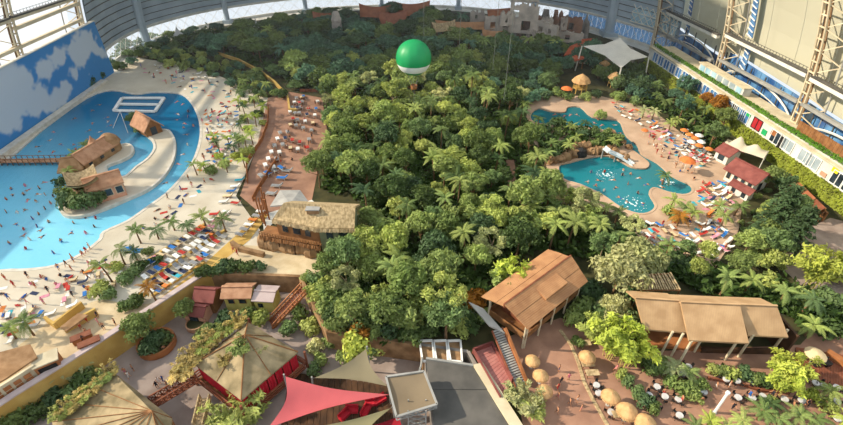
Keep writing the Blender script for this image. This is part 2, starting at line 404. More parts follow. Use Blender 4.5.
mb = MB(); mb.tube([dome(i, ZW1 + .3, -.3) for i in range(NB)], .55, 6); mb.build('ring_beam', 'concrete_light', wall_end)
# window band: panes with lattice in front
for i in range(NB - 1):
    m = 'window_blue' if BASE[i][0] > 66 else 'window_pane'
    for h in (0, .5):
        a, b = dome(i + h, 3), dome(i + h + .47, 3); p = MB()
        p.sheet([(a.x, a.y, ZW1), (a.x, a.y, ZW0), (b.x, b.y, ZW0), (b.x, b.y, ZW1)], .08); p.build('pane', m, wall_end)
    mb = MB(); a, b, c = dome(i, 3, -.7), dome(i + .5, 3, -.7), dome(i + 1, 3, -.7)
    for u, v in ((a, c),):
        mb.beam((u.x, u.y, ZW0), (v.x, v.y, ZW1), .1, .1); mb.beam((u.x, u.y, ZW1), (v.x, v.y, ZW0), .1, .1)
    mb.build('lattice', 'steel_white', wall_end)
def base_index(px):
    best = None
    for k in range((NB - 1) * 10):
        x, y = project(dome(k / 10, 5)); e = abs(x - px)
        if best is None or e < best[0]: best = (e, k / 10)
    return best[1]
for px, wid in ((142, 3.2), (224, 2.4), (304, 2.2), (381, 2.0), (459, 2.2), (535, 2.4), (613, 4.2)):
    i = base_index(px); mb = MB()
    pts = [dome(i, z, -1.0) for z in (0, 6, 12, 20, 30, 42, 56)]
    mb.tube(pts, wid / 2, 8)
    mb.box((pts[0].x, pts[0].y, .8), (wid * 1.5, wid * 1.5, 1.6))
    mb.build('pillar', 'metal_grey', wall_end)
# lattice window on the flank of the dome (right) above the blue panes
i0, i1 = base_index(630), NB - 1.2
mb = MB()
n = 9
for k in range(n):
    a, b = dome(i0 + (i1 - i0) * k / n, 9, -.8), dome(i0 + (i1 - i0) * (k + 1) / n, 9, -.8)
    for z in (8.0, 11.5):
        mb.beam((a.x, a.y, z), (b.x, b.y, z + 3), .22, .22); mb.beam((a.x, a.y, z + 3), (b.x, b.y, z), .22, .22); mb.beam((a.x, a.y, z), (b.x, b.y, z), .3, .3)
mb.build('lattice', 'steel_white', wall_end)
for k in range(n):
    a, b = dome(i0 + (i1 - i0) * k / n, 9, -.5), dome(i0 + (i1 - i0) * (k + .92) / n, 9, -.5)
    p = MB(); p.sheet([(a.x, a.y, 14.6), (a.x, a.y, 8), (b.x, b.y, 8), (b.x, b.y, 14.6)], .1); p.build('pane', 'sky_glass', wall_end)

# ------------------------------------------------------------------ painted sky mural on the left
MX = -110.0
CL = [((82, 45), 6.5), ((88, 40), 4.5), ((76, 52), 3.6), ((80, 60), 3.5), ((60, 54), 3.6), ((58, 60), 3.0), ((46, 66), 3.8), ((44, 72), 3.2), ((104, 54), 3.2), ((97, 50), 2.4), ((15, 86), 6.5), ((4, 92), 6.5), ((25, 78), 3.5), ((10, 72), 3.0), ((2, 110), 6.0), ((60, 98), 4.5), ((50, 104), 4.5), ((66, 88), 3.5), ((40, 92), 3.0), ((26, 100), 4.2), ((10, 122), 5.0), ((74, 74), 3.0), ((36, 110), 3.0), ((-20, 80), 6), ((-40, 110), 7)]
CLW = [((atX(p[0], p[1], MX).y, atX(p[0], p[1], MX).z), r * .68) for p, r in CL]
ny, nz_ = 260, 50; y0, y1, zt = 50.0, 165.5, 17.6
rn = random.Random(5); K = [(rn.uniform(.25, 1.1), rn.uniform(.25, 1.1), rn.uniform(0, 6.3)) for _ in range(10)]
vs_ = []; cl = []
for j in range(nz_ + 1):
    for i in range(ny + 1):
        y = y0 + (y1 - y0) * i / ny; z = zt * j / nz_
        vs_.append((MX, y, z))
        nzv = sum(math.sin(a * y * 1.6 + ph) * math.sin(b * z * 1.6 + ph * 2) for a, b, ph in K) / 4
        nz2 = sum(math.sin(3.1 * a * y + ph * 3 + 2 * math.sin(b * z)) * math.sin(3.3 * b * z + ph) for a, b, ph in K) / 5
        f = sum(math.exp(-(((y - c[0]) * .8) ** 2 + (z - c[1]) ** 2) / (r * r)) for c, r in CLW) - .42 + .3 * nzv + .22 * nz2
        f = min(1, max(0, f * 2.6)); cl.append(f)
fs = [(j * (ny + 1) + i, j * (ny + 1) + i + 1, (j + 1) * (ny + 1) + i + 1, (j + 1) * (ny + 1) + i) for j in range(nz_) for i in range(ny)]
mb = MB(); mb.add(vs_, fs)
m = bpy.data.materials.new('sky_print'); m.use_nodes = True; M['sky_print'] = m; nt = m.node_tree; P = nt.nodes['Principled BSDF']; P.inputs['Roughness'].default_value = .7
at = nt.nodes.new('ShaderNodeAttribute'); at.attribute_name = 'cloud'
rp = nt.nodes.new('ShaderNodeValToRGB'); rp.color_ramp.elements[0].color = lin('#3a86c4'); rp.color_ramp.elements[1].color = lin('#c0ccd8')
nt.links.new(at.outputs['Fac'], rp.inputs['Fac']); nt.links.new(rp.outputs['Color'], P.inputs['Base Color'])
mural = empty('sky_mural', 'tall blue mural screen painted with white clouds along the wave pool', 'mural', (MX, 110, 0))
face = mb.mesh('painted_face', 'sky_print'); att = face.attributes.new('cloud', 'FLOAT', 'POINT'); att.data.foreach_set('value', cl)
o = link('painted_face', face, mural, (-MX, -110, 0))
def rel(o, root):
    """place a world-built mesh under a root that stands elsewhere"""
    o.matrix_parent_inverse = root.matrix_basis.inverted(); o.location = (0, 0, 0); return o
rel(o, mural)
b = MB(); b.box((MX - .35, (y0 + y1) / 2, zt / 2), (.6, y1 - y0, zt)); rel(b.build('backing_wall', 'concrete', mural), mural)
b = MB(); b.box((MX - .2, (y0 + y1) / 2, zt + .15), (1.0, y1 - y0, .3)); rel(b.build('coping', 'steel_white', mural), mural)
b = MB(); a0, a1 = G(0, 158), G(88, 94)
b.box((MX + 1.4, (y0 + y1) / 2 - 4, .25), (2.2, y1 - y0 - 10, 1.2)); struct(b.build('trim_3', 'kerb'))

# ------------------------------------------------------------------ side vaults: arches, beams, membranes
VC = -9.0
def vault(side, Y, z, R):
    return Vector((VC + side * math.sqrt(R * R - z * z), Y, z))
def lattice_arch(side, Y, R, label, zmax=46, wide=1.5):
    root = empty('lattice_arch', label, 'column', vault(side, Y, 0, R), 0, None)
    zz = [0 + 2.6 * k for k in range(int(zmax / 2.6) + 1)]
    for dy in (-wide / 2, wide / 2):
        mb = MB(); mb.tube([vault(side, Y + dy, z, R) for z in zz], .26, 6); rel(mb.build('chord', 'steel_cream', root), root)
    for z in zz[1:]: mb = MB(); mb.beam(vault(side, Y - wide / 2, z, R), vault(side, Y + wide / 2, z, R), .28, .28); rel(mb.build('rung', 'steel_cream', root), root)
    mb = MB()
    for za, zb in zip(zz[:-1], zz[1:]):
        mb.sheet([vault(side, Y - wide / 2, zb, R + .8), vault(side, Y - wide / 2, za, R + .8), vault(side, Y + wide / 2, za, R + .8), vault(side, Y + wide / 2, zb, R + .8)], .1)
    rel(mb.build('web_plate', 'rust', root), root)
    for dy in (-4.5, 4.5):
        mb = MB(); mb.tube([vault(side, Y + dy, z, R + 3) for z in zz], .2, 5); rel(mb.build('outer_chord', 'steel_grey', root), root)
        mb = MB()
        for k in range(0, len(zz) - 2, 2):
            mb.beam(vault(side, Y + dy * .15, zz[k], R), vault(side, Y + dy, zz[k + 1], R + 3), .24, .24)
            mb.beam(vault(side, Y + dy, zz[k + 1], R + 3), vault(side, Y + dy * .15, zz[k + 2], R), .24, .24)
        rel(mb.build('diagonals', 'steel_cream', root), root)
    return root
RA = 104.0
lattice_arch(1, 110.0, RA, 'cream lattice arch column beside the blue-glass strip and timber fence', 50, 2.0)
lattice_arch(1, 149.0, RA, 'cream lattice arch column behind the rust-coloured tree on the terrace', 44, 1.7)
lattice_arch(1, 188.0, RA - 4.5, 'cream lattice arch column where the white membrane meets the grey dome', 36, 1.4)
lattice_arch(1, 74.0, RA, 'cream lattice arch column standing behind the wooden terrace fence', 50, 2.0)
lattice_arch(-1, 131.5, RA, 'cream lattice arch column rising behind the cloud mural', 46, 1.8)
lattice_arch(-1, 162.0, RA + .3, 'cream lattice arch column at the end of the cloud mural beside grey dome', 44, 1.6)
lattice_arch(-1, 100.0, RA, 'cream lattice arch column behind the near part of the cloud mural', 46, 1.8)
def catwalk(side, ya, yb, za, zb, R, label, m='steel_white', h=.9, dark=True):
    root = empty('catwalk_beam', label, 'beam', vault(side, ya, za, R))
    a, b = vault(side, ya, za, R), vault(side, yb, zb, R)
    mb = MB(); mb.beam(a, b, 1.0, h); rel(mb.build('girder', m, root), root)
    if dark:
        up = Vector((0, 0, h / 2 + .25)); n = int((b - a).length / 1.3)
        mb = MB(); mb.beam(a + up, b + up, 1.2, .45); rel(mb.build('walkway', 'metal_dark', root), root)
        mb = MB()
        for k in range(n + 1):
            p = a.lerp(b, k / n) + up; mb.beam(p, p + Vector((0, 0, 1.0)), .1, .1)
        mb.beam(a + up + Vector((0, 0, 1.0)), b + up + Vector((0, 0, 1.0)), .1, .1)
        rel(mb.build('railing', 'metal_dark', root), root)
    return root
catwalk(1, 150, 187.5, 17.0, 14.8, RA - 1.5, 'pale catwalk girder with dark railing nearest the dome on the membrane wall')
catwalk(1, 111, 148.5, 19.6, 18.0, RA, 'pale catwalk girder with dark railing between the two tall lattice arches')
catwalk(1, 75, 109.5, 20, 19.4, RA, 'pale catwalk girder with dark railing above the timber terrace fence')
catwalk(1, 150, 187.5, 9.6, 7.4, RA - 1.5, 'plain grey beam below the catwalk nearest the dome', 'steel_grey', .7, False)
catwalk(1, 111, 148.5, 12.8, 10.4, RA, 'plain grey beam above the blue glass between the tall lattice arches', 'steel_grey', .7, False)
catwalk(1, 75, 109.5, 14.2, 13, RA, 'plain grey beam above the timber terrace fence', 'steel_grey', .7, False)
catwalk(-1, 132, 161.5, 27.0, 25.8, RA, 'dark-railed catwalk girder above the cloud mural', 'steel_cream', .7)
catwalk(-1, 132, 161.5, 24.6, 24.2, RA, 'cream girder just under the dark-railed catwalk above the mural', 'steel_cream', .9, False)
catwalk(-1, 100, 161.5, 20.3, 19.2, RA, 'cream girder running just above the mural coping', 'steel_cream', .8, False)
catwalk(-1, 100, 131, 27.5, 27.0, RA, 'dark-railed catwalk girder over the near part of the mural', 'steel_cream', .7)
def vault_panel(parent, side, ya, yb, za, zb, R, m, name='panel', n=5, t=.12):
    mb = MB()
    for k in range(n):
        z0_, z1_ = za + (zb - za) * k / n, za + (zb - za) * (k + 1) / n
        q = [vault(side, ya, z1_, R), vault(side, ya, z0_, R), vault(side, yb, z0_, R), vault(side, yb, z1_, R)]
        mb.sheet(q if side < 0 else q[::-1], t)
    return mb.build(name, m, parent)
mb = MB(); mb.box((VC + 110.5, 110, .5), (.8, 170, 1.0)); wall_right = struct(mb.build('wall_right', 'concrete'))
ys = [55, 74, 92, 110, 123, 136, 149, 163, 176, 189]
for ya, yb in zip(ys[:-1], ys[1:]):
    vault_panel(wall_right, 1, ya + .08, yb - .08, 12.5 if yb < 150 else 9.5, 58 if yb < 150 else 44, 108.5, 'membrane_cream', n=8)
mb = MB(); mb.box((VC - 110.5, 105, .5), (.8, 120, 1.0)); wall_left = struct(mb.build('wall_left', 'concrete'))
ys = [46, 62, 80, 100, 116, 131.5, 147, 162]
for ya, yb in zip(ys[:-1], ys[1:]):
    vault_panel(wall_left, -1, ya + .1, yb - .1, 1, 50, 108.5, 'foil', n=8)
# glazing strips of the arch flanks
for Y, z0_, z1_ in ((139.5, 19.8, 44), (139.0, 10.5, 17.5), (177, 16, 36), (176.5, 8.5, 13.5)):
    vault_panel(wall_right, 1, Y, Y + 2.6, z0_, z1_, 106.5, 'blue_glass', 'glazing_strip', 6)
    mb = MB()
    for k in range(int((z1_ - z0_) / 1.6)):
        z = z0_ + 1.6 * k; mb.beam(vault(1, Y, z, 106.2), vault(1, Y + 2.6, z + .7, 106.2), .12, .3)
    mb.build('painted_glints', 'white_paint', wall_right)  # white bars painted in place of glints on the glass
# blue glass wall at the foot with posts and bowed ribs
ya = 76.0
while ya < 186:
    vault_panel(wall_right, 1, ya, ya + 3.3, 1.5, 12.5 if ya < 148 else 9.4, 107.0, 'blue_glass', 'pane', 2)
    if int(ya / 3.5) % 2 == 0:
        mb = MB(); mb.tube([vault(1, ya - .1, z, 106.2) for z in (1, 6, 12.4)], .2, 5); mb.build('post', 'metal_dark', wall_right)
    ya += 3.5
for yc, hw in ((130, 17), (168, 15), (92, 16)):
    mb = MB(); mb.tube([vault(1, yc + hw * math.cos(t), 5.5 + 5.2 * math.sin(t), 105.6) for t in [math.pi * k / 14 for k in range(15)]], .25, 5); mb.build('bowed_rib', 'steel_white', wall_right)
    mb = MB(); mb.tube([vault(1, yc + hw * math.cos(t), 4.5 + 3.6 * math.sin(t), 105.6) for t in [math.pi * k / 14 for k in range(15)]], .15, 5); mb.build('bowed_rib', 'steel_white', wall_right)
# ------------------------------------------------------------------ leaf clouds
def leaf_cloud(mb, pts, nrm, size, rng, mi=0, aspect=1.7, jit=.6):
    """one leaf blade (a bent diamond, two triangles) for every point"""
    n = len(pts)
    for p, d in zip(pts, nrm):
        d = Vector((d[0] + rng.uniform(-jit, jit), d[1] + rng.uniform(-jit, jit), d[2] + rng.uniform(-jit, jit)))
        if d.length < 1e-3: d = Vector((0, 0, 1))
        d.normalize(); a = d.cross(Vector((rng.uniform(-1, 1), rng.uniform(-1, 1), rng.uniform(-1, 1))))
        if a.length < 1e-3: continue
        a.normalize(); b = d.cross(a); s_ = size * rng.uniform(.7, 1.35); p = Vector(p)
        mb.add([p - a * s_ * aspect / 2, p + b * s_ / 2, p + a * s_ * aspect / 2 - d * s_ * .25, p - b * s_ / 2], [(0, 3, 2, 1)] if rng.random() < .5 else [(0, 1, 2, 3)], mi)
def sphere_pts(rng, c, r, n, low=-.35, squash=.8):
    out = []; nn = []
    for _ in range(n):
        while True:
            z = rng.uniform(low, 1); t = rng.uniform(0, 6.2832); q = math.sqrt(1 - z * z)
            break
        d = (q * math.cos(t), q * math.sin(t), z); k = r * (rng.uniform(.72, 1.12) if rng.random() < .8 else rng.uniform(1.05, 1.38))
        out.append((c[0] + d[0] * k, c[1] + d[1] * k, c[2] + d[2] * k * squash)); nn.append(d)
    return out, nn
def hedge_mesh(mb, a, b, w, z0, z1, rng, per_m=40, size=.35):
    """leafy run between two points"""
    a, b = Vector(a), Vector(b); d = b - a; L = d.length; d.normalize(); s_ = Vector((d.y, -d.x, 0))
    n = int(L * per_m); pts = []; nn = []
    for _ in range(n):
        t = rng.uniform(0, L); u = rng.uniform(0, 1); h = z1 - z0
        per = u * (2 * h + w)
        if per < h: off, z, nv = -w / 2, z0 + per, -s_
        elif per < h + w: off, z, nv = -w / 2 + (per - h), z1, Vector((0, 0, 1))
        else: off, z, nv = w / 2, z1 - (per - h - w), s_
        p = a + d * t + s_ * off; pts.append((p.x + rng.uniform(-.12, .12), p.y, z + rng.uniform(-.15, .2))); nn.append(tuple(nv + Vector((0, 0, .5))))
    leaf_cloud(mb, pts, nn, size, rng)

# ------------------------------------------------------------------ right terrace: hedge, gallery building, roof hedge, upper storey
rng = random.Random(11)
def XR(Y, off=0.0, z=0.0): return Vector((90.8 - .115 * (Y - 80) + off, Y, z))
def on_face(px, py, off):
    r = ray(px, py); t = (90.8 + off + 9.2) / (r[0] + .115 * r[1]); return Vector((r[0] * t, r[1] * t, CAM_H + r[2] * t))
YA, YB = 52.0, 170.0
hd = empty('climbing_hedge', 'long yellow-green leafy hedge climbing below the white terrace building', 'hedge', XR(YA))
mb = MB(); mb.slab([XR(YA, .3, 3.2), XR(YA, 1.2, 3.2), XR(YB, 1.2, 3.2), XR(YB, .3, 3.2)], 3.2); rel(mb.build('core', 'soil', hd), hd)
mb = MB()
pts = []; nn = []
for _ in range(15000):
    t = rng.random(); Y = YA + (YB - YA) * t; h = rng.random() * 3.7
    if rng.random() < .25: p = XR(Y, rng.uniform(.2, 1.2), 3.4 + rng.uniform(-.1, .3)); nv = (0, 0, 1)
    else: p = XR(Y, .25 + h * .05 + rng.uniform(-.35, .1), h); nv = (-1, 0, .6)
    pts.append(p); nn.append(nv)
leaf_cloud(mb, pts, nn, .42, rng); o = rel(mb.build('foliage', 'leaf', hd), hd); o.color = lin('#8e9836')
tb = empty('terrace_building', 'long white flat-roofed gallery building above the yellow-green hedge', 'building', XR(YA, 1.3))
mb = MB(); mb.slab([XR(YA, 1.3, 7.4), XR(YA, 9, 7.4), XR(YB, 9, 7.4), XR(YB, 1.3, 7.4)], 4.6); rel(mb.build('wall', 'white_plaster', tb), tb)
mb = MB(); mb.slab([XR(YA, .9, 7.75), XR(YA, 9.5, 7.75), XR(YB, 9.5, 7.75), XR(YB, .9, 7.75)], .35); rel(mb.build('roof_slab', 'cream_plaster', tb), tb)
def face_panel(name, ya, yb, z0_, z1_, m, off=1.3, frame=None):
    q = [XR(ya, off, z0_), XR(yb, off, z0_), XR(yb, off, z1_), XR(ya, off, z1_)]
    mb = MB(); mb.sheet([p + Vector((-.08, 0, 0)) for p in q][::-1], .1); o = rel(mb.build(name, m, tb), tb)
    if frame:
        f = MB(); ym = (ya + yb) / 2
        for u, v in ((q[0], q[1]), (q[3], q[2]), (q[0], q[3]), (q[1], q[2]), (XR(ym, off, z0_), XR(ym, off, z1_))):
            f.beam(u + Vector((-.14, 0, 0)), v + Vector((-.14, 0, 0)), .12, .16)
        f.build('window_frame', frame, o)
    return o
# seen along the facade: what each bay shows (pixel column -> kind)
bays = [(840, 'dark'), (829, 'dark'), (817, 'white'), (807, 'grey'), (799, 'grey'), (791, 'white'), (783, 'grey'), (777.5, 'door'), (771.5, 'dark'), (765, 'white'), (759.5, 'white'), (754, 'red'), (748.5, 'white'), (743, 'glass'), (738, 'glass'), (733.5, 'dark'), (729, 'glass')]
for px, k in bays:
    r0 = on_face(px, 0.82 * (px - 732) + 113, 1.3); Y = r0.y; hw = 1.45
    if k == 'dark': face_panel('window', Y - hw, Y + hw, 3.9, 6.9, 'dark_glass', frame='white_paint')
    elif k == 'grey': face_panel('window', Y - hw * 1.15, Y + hw * 1.15, 4.0, 6.9, 'grey_glass', frame='white_paint')
    elif k == 'glass': face_panel('window', Y - hw, Y + hw, 3.9, 6.9, 'blue_glass', frame='white_paint')
    elif k == 'door': face_panel('door', Y - .9, Y + .9, 3.3, 6.6, 'black_paint')
    elif k == 'red': face_panel('door', Y - 1.6, Y + 1.6, 4.2, 7.0, 'red_paint', frame='black_paint')
for px, kz, m in ((762, (4.2, 5.6), 'green_paint'), (824.5, (6.2, 7.2), 'yellow_paint'), (769, (5.5, 6.7), 'orange_wood'), (818, (4.0, 5.0), 'salmon'), (745, (6, 6.8), 'green_paint')):
    Y = on_face(px, 0.82 * (px - 732) + 113, 1.3).y; face_panel('sign_board', Y - .8, Y + .8, kz[0], kz[1], m, 1.2)
Y = 127.0
while Y < 166:
    face_panel('window', Y, Y + 3.0, 3.9, 6.9, 'blue_glass' if rng.random() < .7 else 'sky_glass', frame='white_paint'); Y += 3.7
rh = empty('planter_hedge', 'low dark-green planted strip along the terrace roof edge', 'hedge', XR(YA, 2.6, 7.75))
mb = MB(); mb.slab([XR(YA, 1.9, 8.1), XR(YA, 3.3, 8.1), XR(YB, 3.3, 8.1), XR(YB, 1.9, 8.1)], .34); rel(mb.build('planter', 'concrete', rh), rh)
mb = MB(); hedge_mesh(mb, XR(YA, 2.6, 0), XR(YB, 2.6, 0), 1.2, 8.1, 8.7, rng, 45, .32); o = rel(mb.build('foliage', 'leaf', rh), rh); o.color = lin('#5f8a2c')
# upper storey set back on the terrace roof
us = empty('upper_pavilion', 'set-back upper storey with pale walls and bluish windows on terrace roof', 'building', XR(126, 4.6, 7.75))
for ya, yb in ((126, 147),):
    mb = MB(); mb.slab([XR(ya, 4.6, 10.0), XR(ya, 6.8, 10.0), XR(yb, 6.8, 10.0), XR(yb, 4.6, 10.0)], 2.23); rel(mb.build('wall', 'white_plaster', us), us)
    mb = MB(); mb.slab([XR(ya - .3, 4.2, 10.25), XR(ya - .3, 7.0, 10.25), XR(yb + .3, 7.0, 10.25), XR(yb + .3, 4.2, 10.25)], .25); rel(mb.build('roof_slab', 'cream_plaster', us), us)
    Y = ya + .8
    while Y < yb - 2.5:
        q = [XR(Y, 4.52, 8.1), XR(Y + 2.2, 4.52, 8.1), XR(Y + 2.2, 4.52, 9.7), XR(Y, 4.52, 9.7)]
        mb = MB(); mb.sheet(q[::-1], .06); rel(mb.build('window', rng.choice(['grey_glass', 'sky_glass', 'dark_glass', 'grey_glass']), us), us); Y += 2.9
tf = empty('timber_fence', 'brown timber board fence on terrace roof beside the arch column', 'fence', XR(92, 5.0, 7.75))
Y = 84.0
while Y < 106:
    mb = MB(); mb.sheet([XR(Y, 5, 10.2), XR(Y, 5, 7.8), XR(Y + .95, 5, 7.8), XR(Y + .95, 5, 10.2 + rng.uniform(-.08, .08))], .12); rel(mb.build('board', 'brown_wood', tf), tf); Y += 1.0
mb = MB(); mb.beam(XR(84, 5.1, 9.6), XR(106, 5.1, 9.6), .12, .2); rel(mb.build('rail', 'brown_wood', tf), tf)

# ------------------------------------------------------------------ wave-pool island
ISL_PX = [(166, 131), (171, 134), (175, 143), (174, 158), (168, 171), (160, 181), (147, 191), (126, 200.5), (101, 211), (80, 217), (66, 216), (61, 209), (63, 200), (72, 186), (76, 172), (72, 165), (78, 160), (96, 156), (112, 150), (126, 145), (133, 149), (131, 156), (120, 162), (107, 167), (108, 174), (118, 178), (127, 177), (137, 168), (148, 160), (155, 150), (153, 141), (148, 136), (152, 131)]
ISL = [(p[0], p[1]) for p in GP(smooth_poly(ISL_PX, 3))]
mb = MB(); mb.slab([(x, y, .35) for x, y in ISL], 1.2); isl = struct(mb.build('floor_island', 'sand'))
rim('trim_4', ISL, .6, -.8, .5, 'kerb')
def gable_house(name, label, cat, loc, rz, L, W, hw, hr, mw, mr, over=.6, group=None, windows=(), doors=(), wm='dark_glass', frame=None, z0=0.0, thick=.35, hip=0.0, parent_extra=None):
    """ridge along local x; windows: (side, pos, z, w, h)"""
    r = empty(name, label, cat, loc, rz, group)
    w = MB(); w.box((0, 0, (z0 + hw) / 2), (L, W, hw - z0)); w.add([(-L / 2, -W / 2, hw), (-L / 2, W / 2, hw), (-L / 2 + hip, 0, hr - .1), (L / 2, -W / 2, hw), (L / 2, W / 2, hw), (L / 2 - hip, 0, hr - .1)], [(0, 2, 1), (3, 4, 5), (0, 3, 5, 2), (1, 2, 5, 4)]); w.build('wall', mw, r)
    sl = (hr - hw) / (W / 2); e = hw - over * sl; lx = L / 2 + over
    for s_ in (-1, 1):
        f = MB(); q = [(-lx, s_ * (W / 2 + over), e), (lx, s_ * (W / 2 + over), e), (L / 2 + over - hip, 0, hr), (-L / 2 - over + hip, 0, hr)]
        f.slab([Vector(p) + Vector((0, 0, thick)) for p in (q if s_ < 0 else q[::-1])], thick); f.build('roof', mr, r)
    if hip:
        for s_ in (-1, 1):
            f = MB(); q = [(s_ * lx, -s_ * (W / 2 + over), e), (s_ * lx, s_ * (W / 2 + over), e), (s_ * (L / 2 + over - hip), 0, hr)]
            f.slab([Vector(p) + Vector((0, 0, thick)) for p in q], thick); f.build('roof', mr, r)
    b = MB(); b.beam((-lx + hip, 0, hr + thick), (lx - hip, 0, hr + thick), .5, .3); b.build('ridge', mr, r)
    for kind, lst in (('window', windows), ('door', doors)):
        for side, pos, z, ww, hh in lst:
            b = MB(); f = MB()
            if side in 'fb':
                y = (-1 if side == 'f' else 1) * (W / 2 + .03); b.box((pos, y, z), (ww, .12, hh)); f.box((pos, y, z), (ww + .25, .08, hh + .25))
            else:
                x = (-1 if side == 'l' else 1) * (L / 2 + .03); b.box((x, pos, z), (.12, ww, hh)); f.box((x, pos, z), (.08, ww + .25, hh + .25))
            o = b.build(kind, wm, r)
            if frame: f.build('frame', frame, o)
    return r
def dirz(a, b): return math.atan2(b[1] - a[1], b[0] - a[0])
# hut at the far end of the arc
h1 = gable_house('island_hut', 'thatched timber hut at the far tip of the pool island beside white frame', 'hut', G(149, 131, .35), dirz(G(136, 117, 4), G(158, 129, 4)), 6.8, 4.4, 2.2, 4.6, 'brown_wood', 'thatch_pink', .6, None, [('f', -2, 1.4, 1.2, 1.0), ('f', 2, 1.4, 1.2, 1.0)], [('r', 0, 1.2, 1.6, 2.2)])
h2 = gable_house('island_hut', 'long thatched hut with two peaked roofs on the pool island', 'hut', G(98, 160, .35), dirz(G(82, 160, 4), G(113, 141, 4)), 10.5, 3.8, 2.3, 4.2, 'rock', 'thatch_pink', .4, None, [('f', -3.5, 1.4, 1.0, 1.0), ('f', 0, 1.4, 1.0, 1.0), ('f', 3.5, 1.4, 1.0, 1.0)])
f = MB(); f.lathe([(2.3, 2.6), (1.3, 4.0), (.4, 5.4), (0.05, 6.2)], 8, (1.2, .6, 0)); f.build('peaked_roof', 'thatch_pink', h2)
f = MB(); f.lathe([(2.7, 2.3), (2.1, 3.7), (1.0, 4.6), (0.05, 5.0)], 9, (5.2, .2, 0)); f.build('domed_roof', 'thatch_dark', h2)
f = MB(); f.lathe([(2.2, 0), (2.3, 2.4)], 9, (5.2, .2, 0)); f.build('wall', 'rock', h2)
h3 = gable_house('island_hut', 'orange-walled thatched hut with square windows behind the island bushes', 'hut', G(110, 195, .35), dirz(G(95, 195, 0), G(126, 186, 0)), 6.6, 4.6, 3.6, 5.2, 'salmon', 'thatch_pink', .4, None, [('f', -2.0, 2.0, 1.3, 1.6), ('f', .2, 2.0, 1.3, 1.6), ('f', 2.3, 2.0, 1.3, 1.6), ('r', 0, 2.0, 1.4, 1.6)], (), 'dark_glass', 'cream_plaster')
f = MB()
for k in range(7):
    t = -1 + 2 * k / 6; f.slab([(-5.2, -2.8 + .2, 5.6), (-5.2, 2.8, 5.6), (-2.2, 2.8, 5.6), (-2.2, -2.6, 5.6)], .1) if k == 0 else None
nx, nyy = 8, 6; vs_ = [(-6.5 + 6.0 * i / nx, -3.2 + 6.4 * j / nyy, 4.0 + 1.9 * abs(2 * j / nyy - 1) ** 1.4 + 1.0 * (2 * i / nx - 1) ** 2) for j in range(nyy + 1) for i in range(nx + 1)]
f = MB(); f.add(vs_, [(j * (nx + 1) + i, j * (nx + 1) + i + 1, (j + 1) * (nx + 1) + i + 1, (j + 1) * (nx + 1) + i) for j in range(nyy) for i in range(nx)])
f.add([(x, y, z - .25) for x, y, z in vs_], [(j * (nx + 1) + i, (j + 1) * (nx + 1) + i, (j + 1) * (nx + 1) + i + 1, j * (nx + 1) + i + 1) for j in range(nyy) for i in range(nx)])
f.build('saddle_roof', 'thatch', h3)
f = MB(); f.lathe([(2.4, 0), (2.4, 4.2)], 8, (-3.5, 0, 0)); f.build('wall', 'rock', h3)
h4 = gable_house('island_hut', 'small dark round-topped thatched hut between the two larger island huts', 'hut', G(75, 172, .35), math.radians(20), 4.2, 3.6, 2.0, 3.8, 'rock', 'thatch_dark', .6, None, [('f', 0, 1.2, .9, .9)], hip=1.2)
# white frame jetty with guy lines
jf = empty('pool_frame', 'white ladder-shaped floating frame on the wave pool', 'frame', G(139, 104, 0))
P4 = [G(114, 110.5, .2), G(122, 98, .2), G(164, 98, .2), G(155, 111.5, .2)]
for k in range(4):
    mb = MB(); mb.beam(P4[k], P4[(k + 1) % 4], .9, .5); rel(mb.build('side_bar', 'white_paint', jf), jf)
for t in (.5,):
    mb = MB(); mb.beam(P4[0].lerp(P4[1], t), P4[3].lerp(P4[2], t), .9, .5); rel(mb.build('cross_bar', 'white_paint', jf), jf)
for a in ((113, 128), (128, 133)):
    mb = MB(); mb.tube([G(120, 111, .2), G(a[0], a[1], -.2)], .08, 4); rel(mb.build('rope', 'white_paint', jf), jf)
# foot bridge from the mural walkway
fb = empty('foot_bridge', 'narrow plank footbridge crossing the wave pool to the island', 'bridge', G(0, 160, 0))
a, b = G(-8, 161, .6), G(76, 160, .6); n = 46
for k in range(n):
    p, q = a.lerp(b, k / n), a.lerp(b, (k + .9) / n); mb = MB(); mb.beam(p, q, 1.9, .14); rel(mb.build('plank', 'thatch_pink', fb), fb)
for s_ in (-.95, .95):
    mb = MB(); o = Vector((0, s_, 0)); mb.beam(a + o + Vector((0, 0, .9)), b + o + Vector((0, 0, .9)), .1, .1)
    for k in range(16): p = a.lerp(b, k / 15) + o; mb.beam(p - Vector((0, 0, .9)), p + Vector((0, 0, .9)), .12, .12)
    rel(mb.build('railing', 'brown_wood', fb), fb)

# ------------------------------------------------------------------ big thatched lodge above the plaza
lr = empty('forest_lodge', 'two-storey lodge with wide tan thatched roof on a rock base beside the forest', 'lodge', G(303, 255))
def R_(x, y, z): return G(x, y, z)
# roof: front slope and the grey slope behind
e0, e1, e2, r0, r1 = R_(273, 220, 7.6), R_(318, 229, 7.4), R_(354.5, 229.5, 7.5), R_(284, 204, 10.6), R_(355.5, 207.5, 10.6)
mid = r0.lerp(r1, .58)
for q in ([e0, e1, mid, r0], [e1, e2, r1, mid]):
    mb = MB(); mb.slab([p + Vector((0, 0, .3)) for p in q], .45); rel(mb.build('roof', 'thatch', lr), lr)
back = Vector((0, 5.5, -3.2)); mb = MB(); mb.slab([r0 + Vector((0, 0, .3)), r1 + Vector((0, 0, .3)), r1 + back, r0 + back], .4); rel(mb.build('roof', 'thatch', lr), lr)
mb = MB(); mb.slab([R_(270, 206, 6.5), R_(290, 204, 8), R_(312, 206, 6.5), R_(300, 190, 6.6), R_(280, 190, 6.6)], .3); rel(mb.build('rear_roof', 'grey_roof', lr), lr)
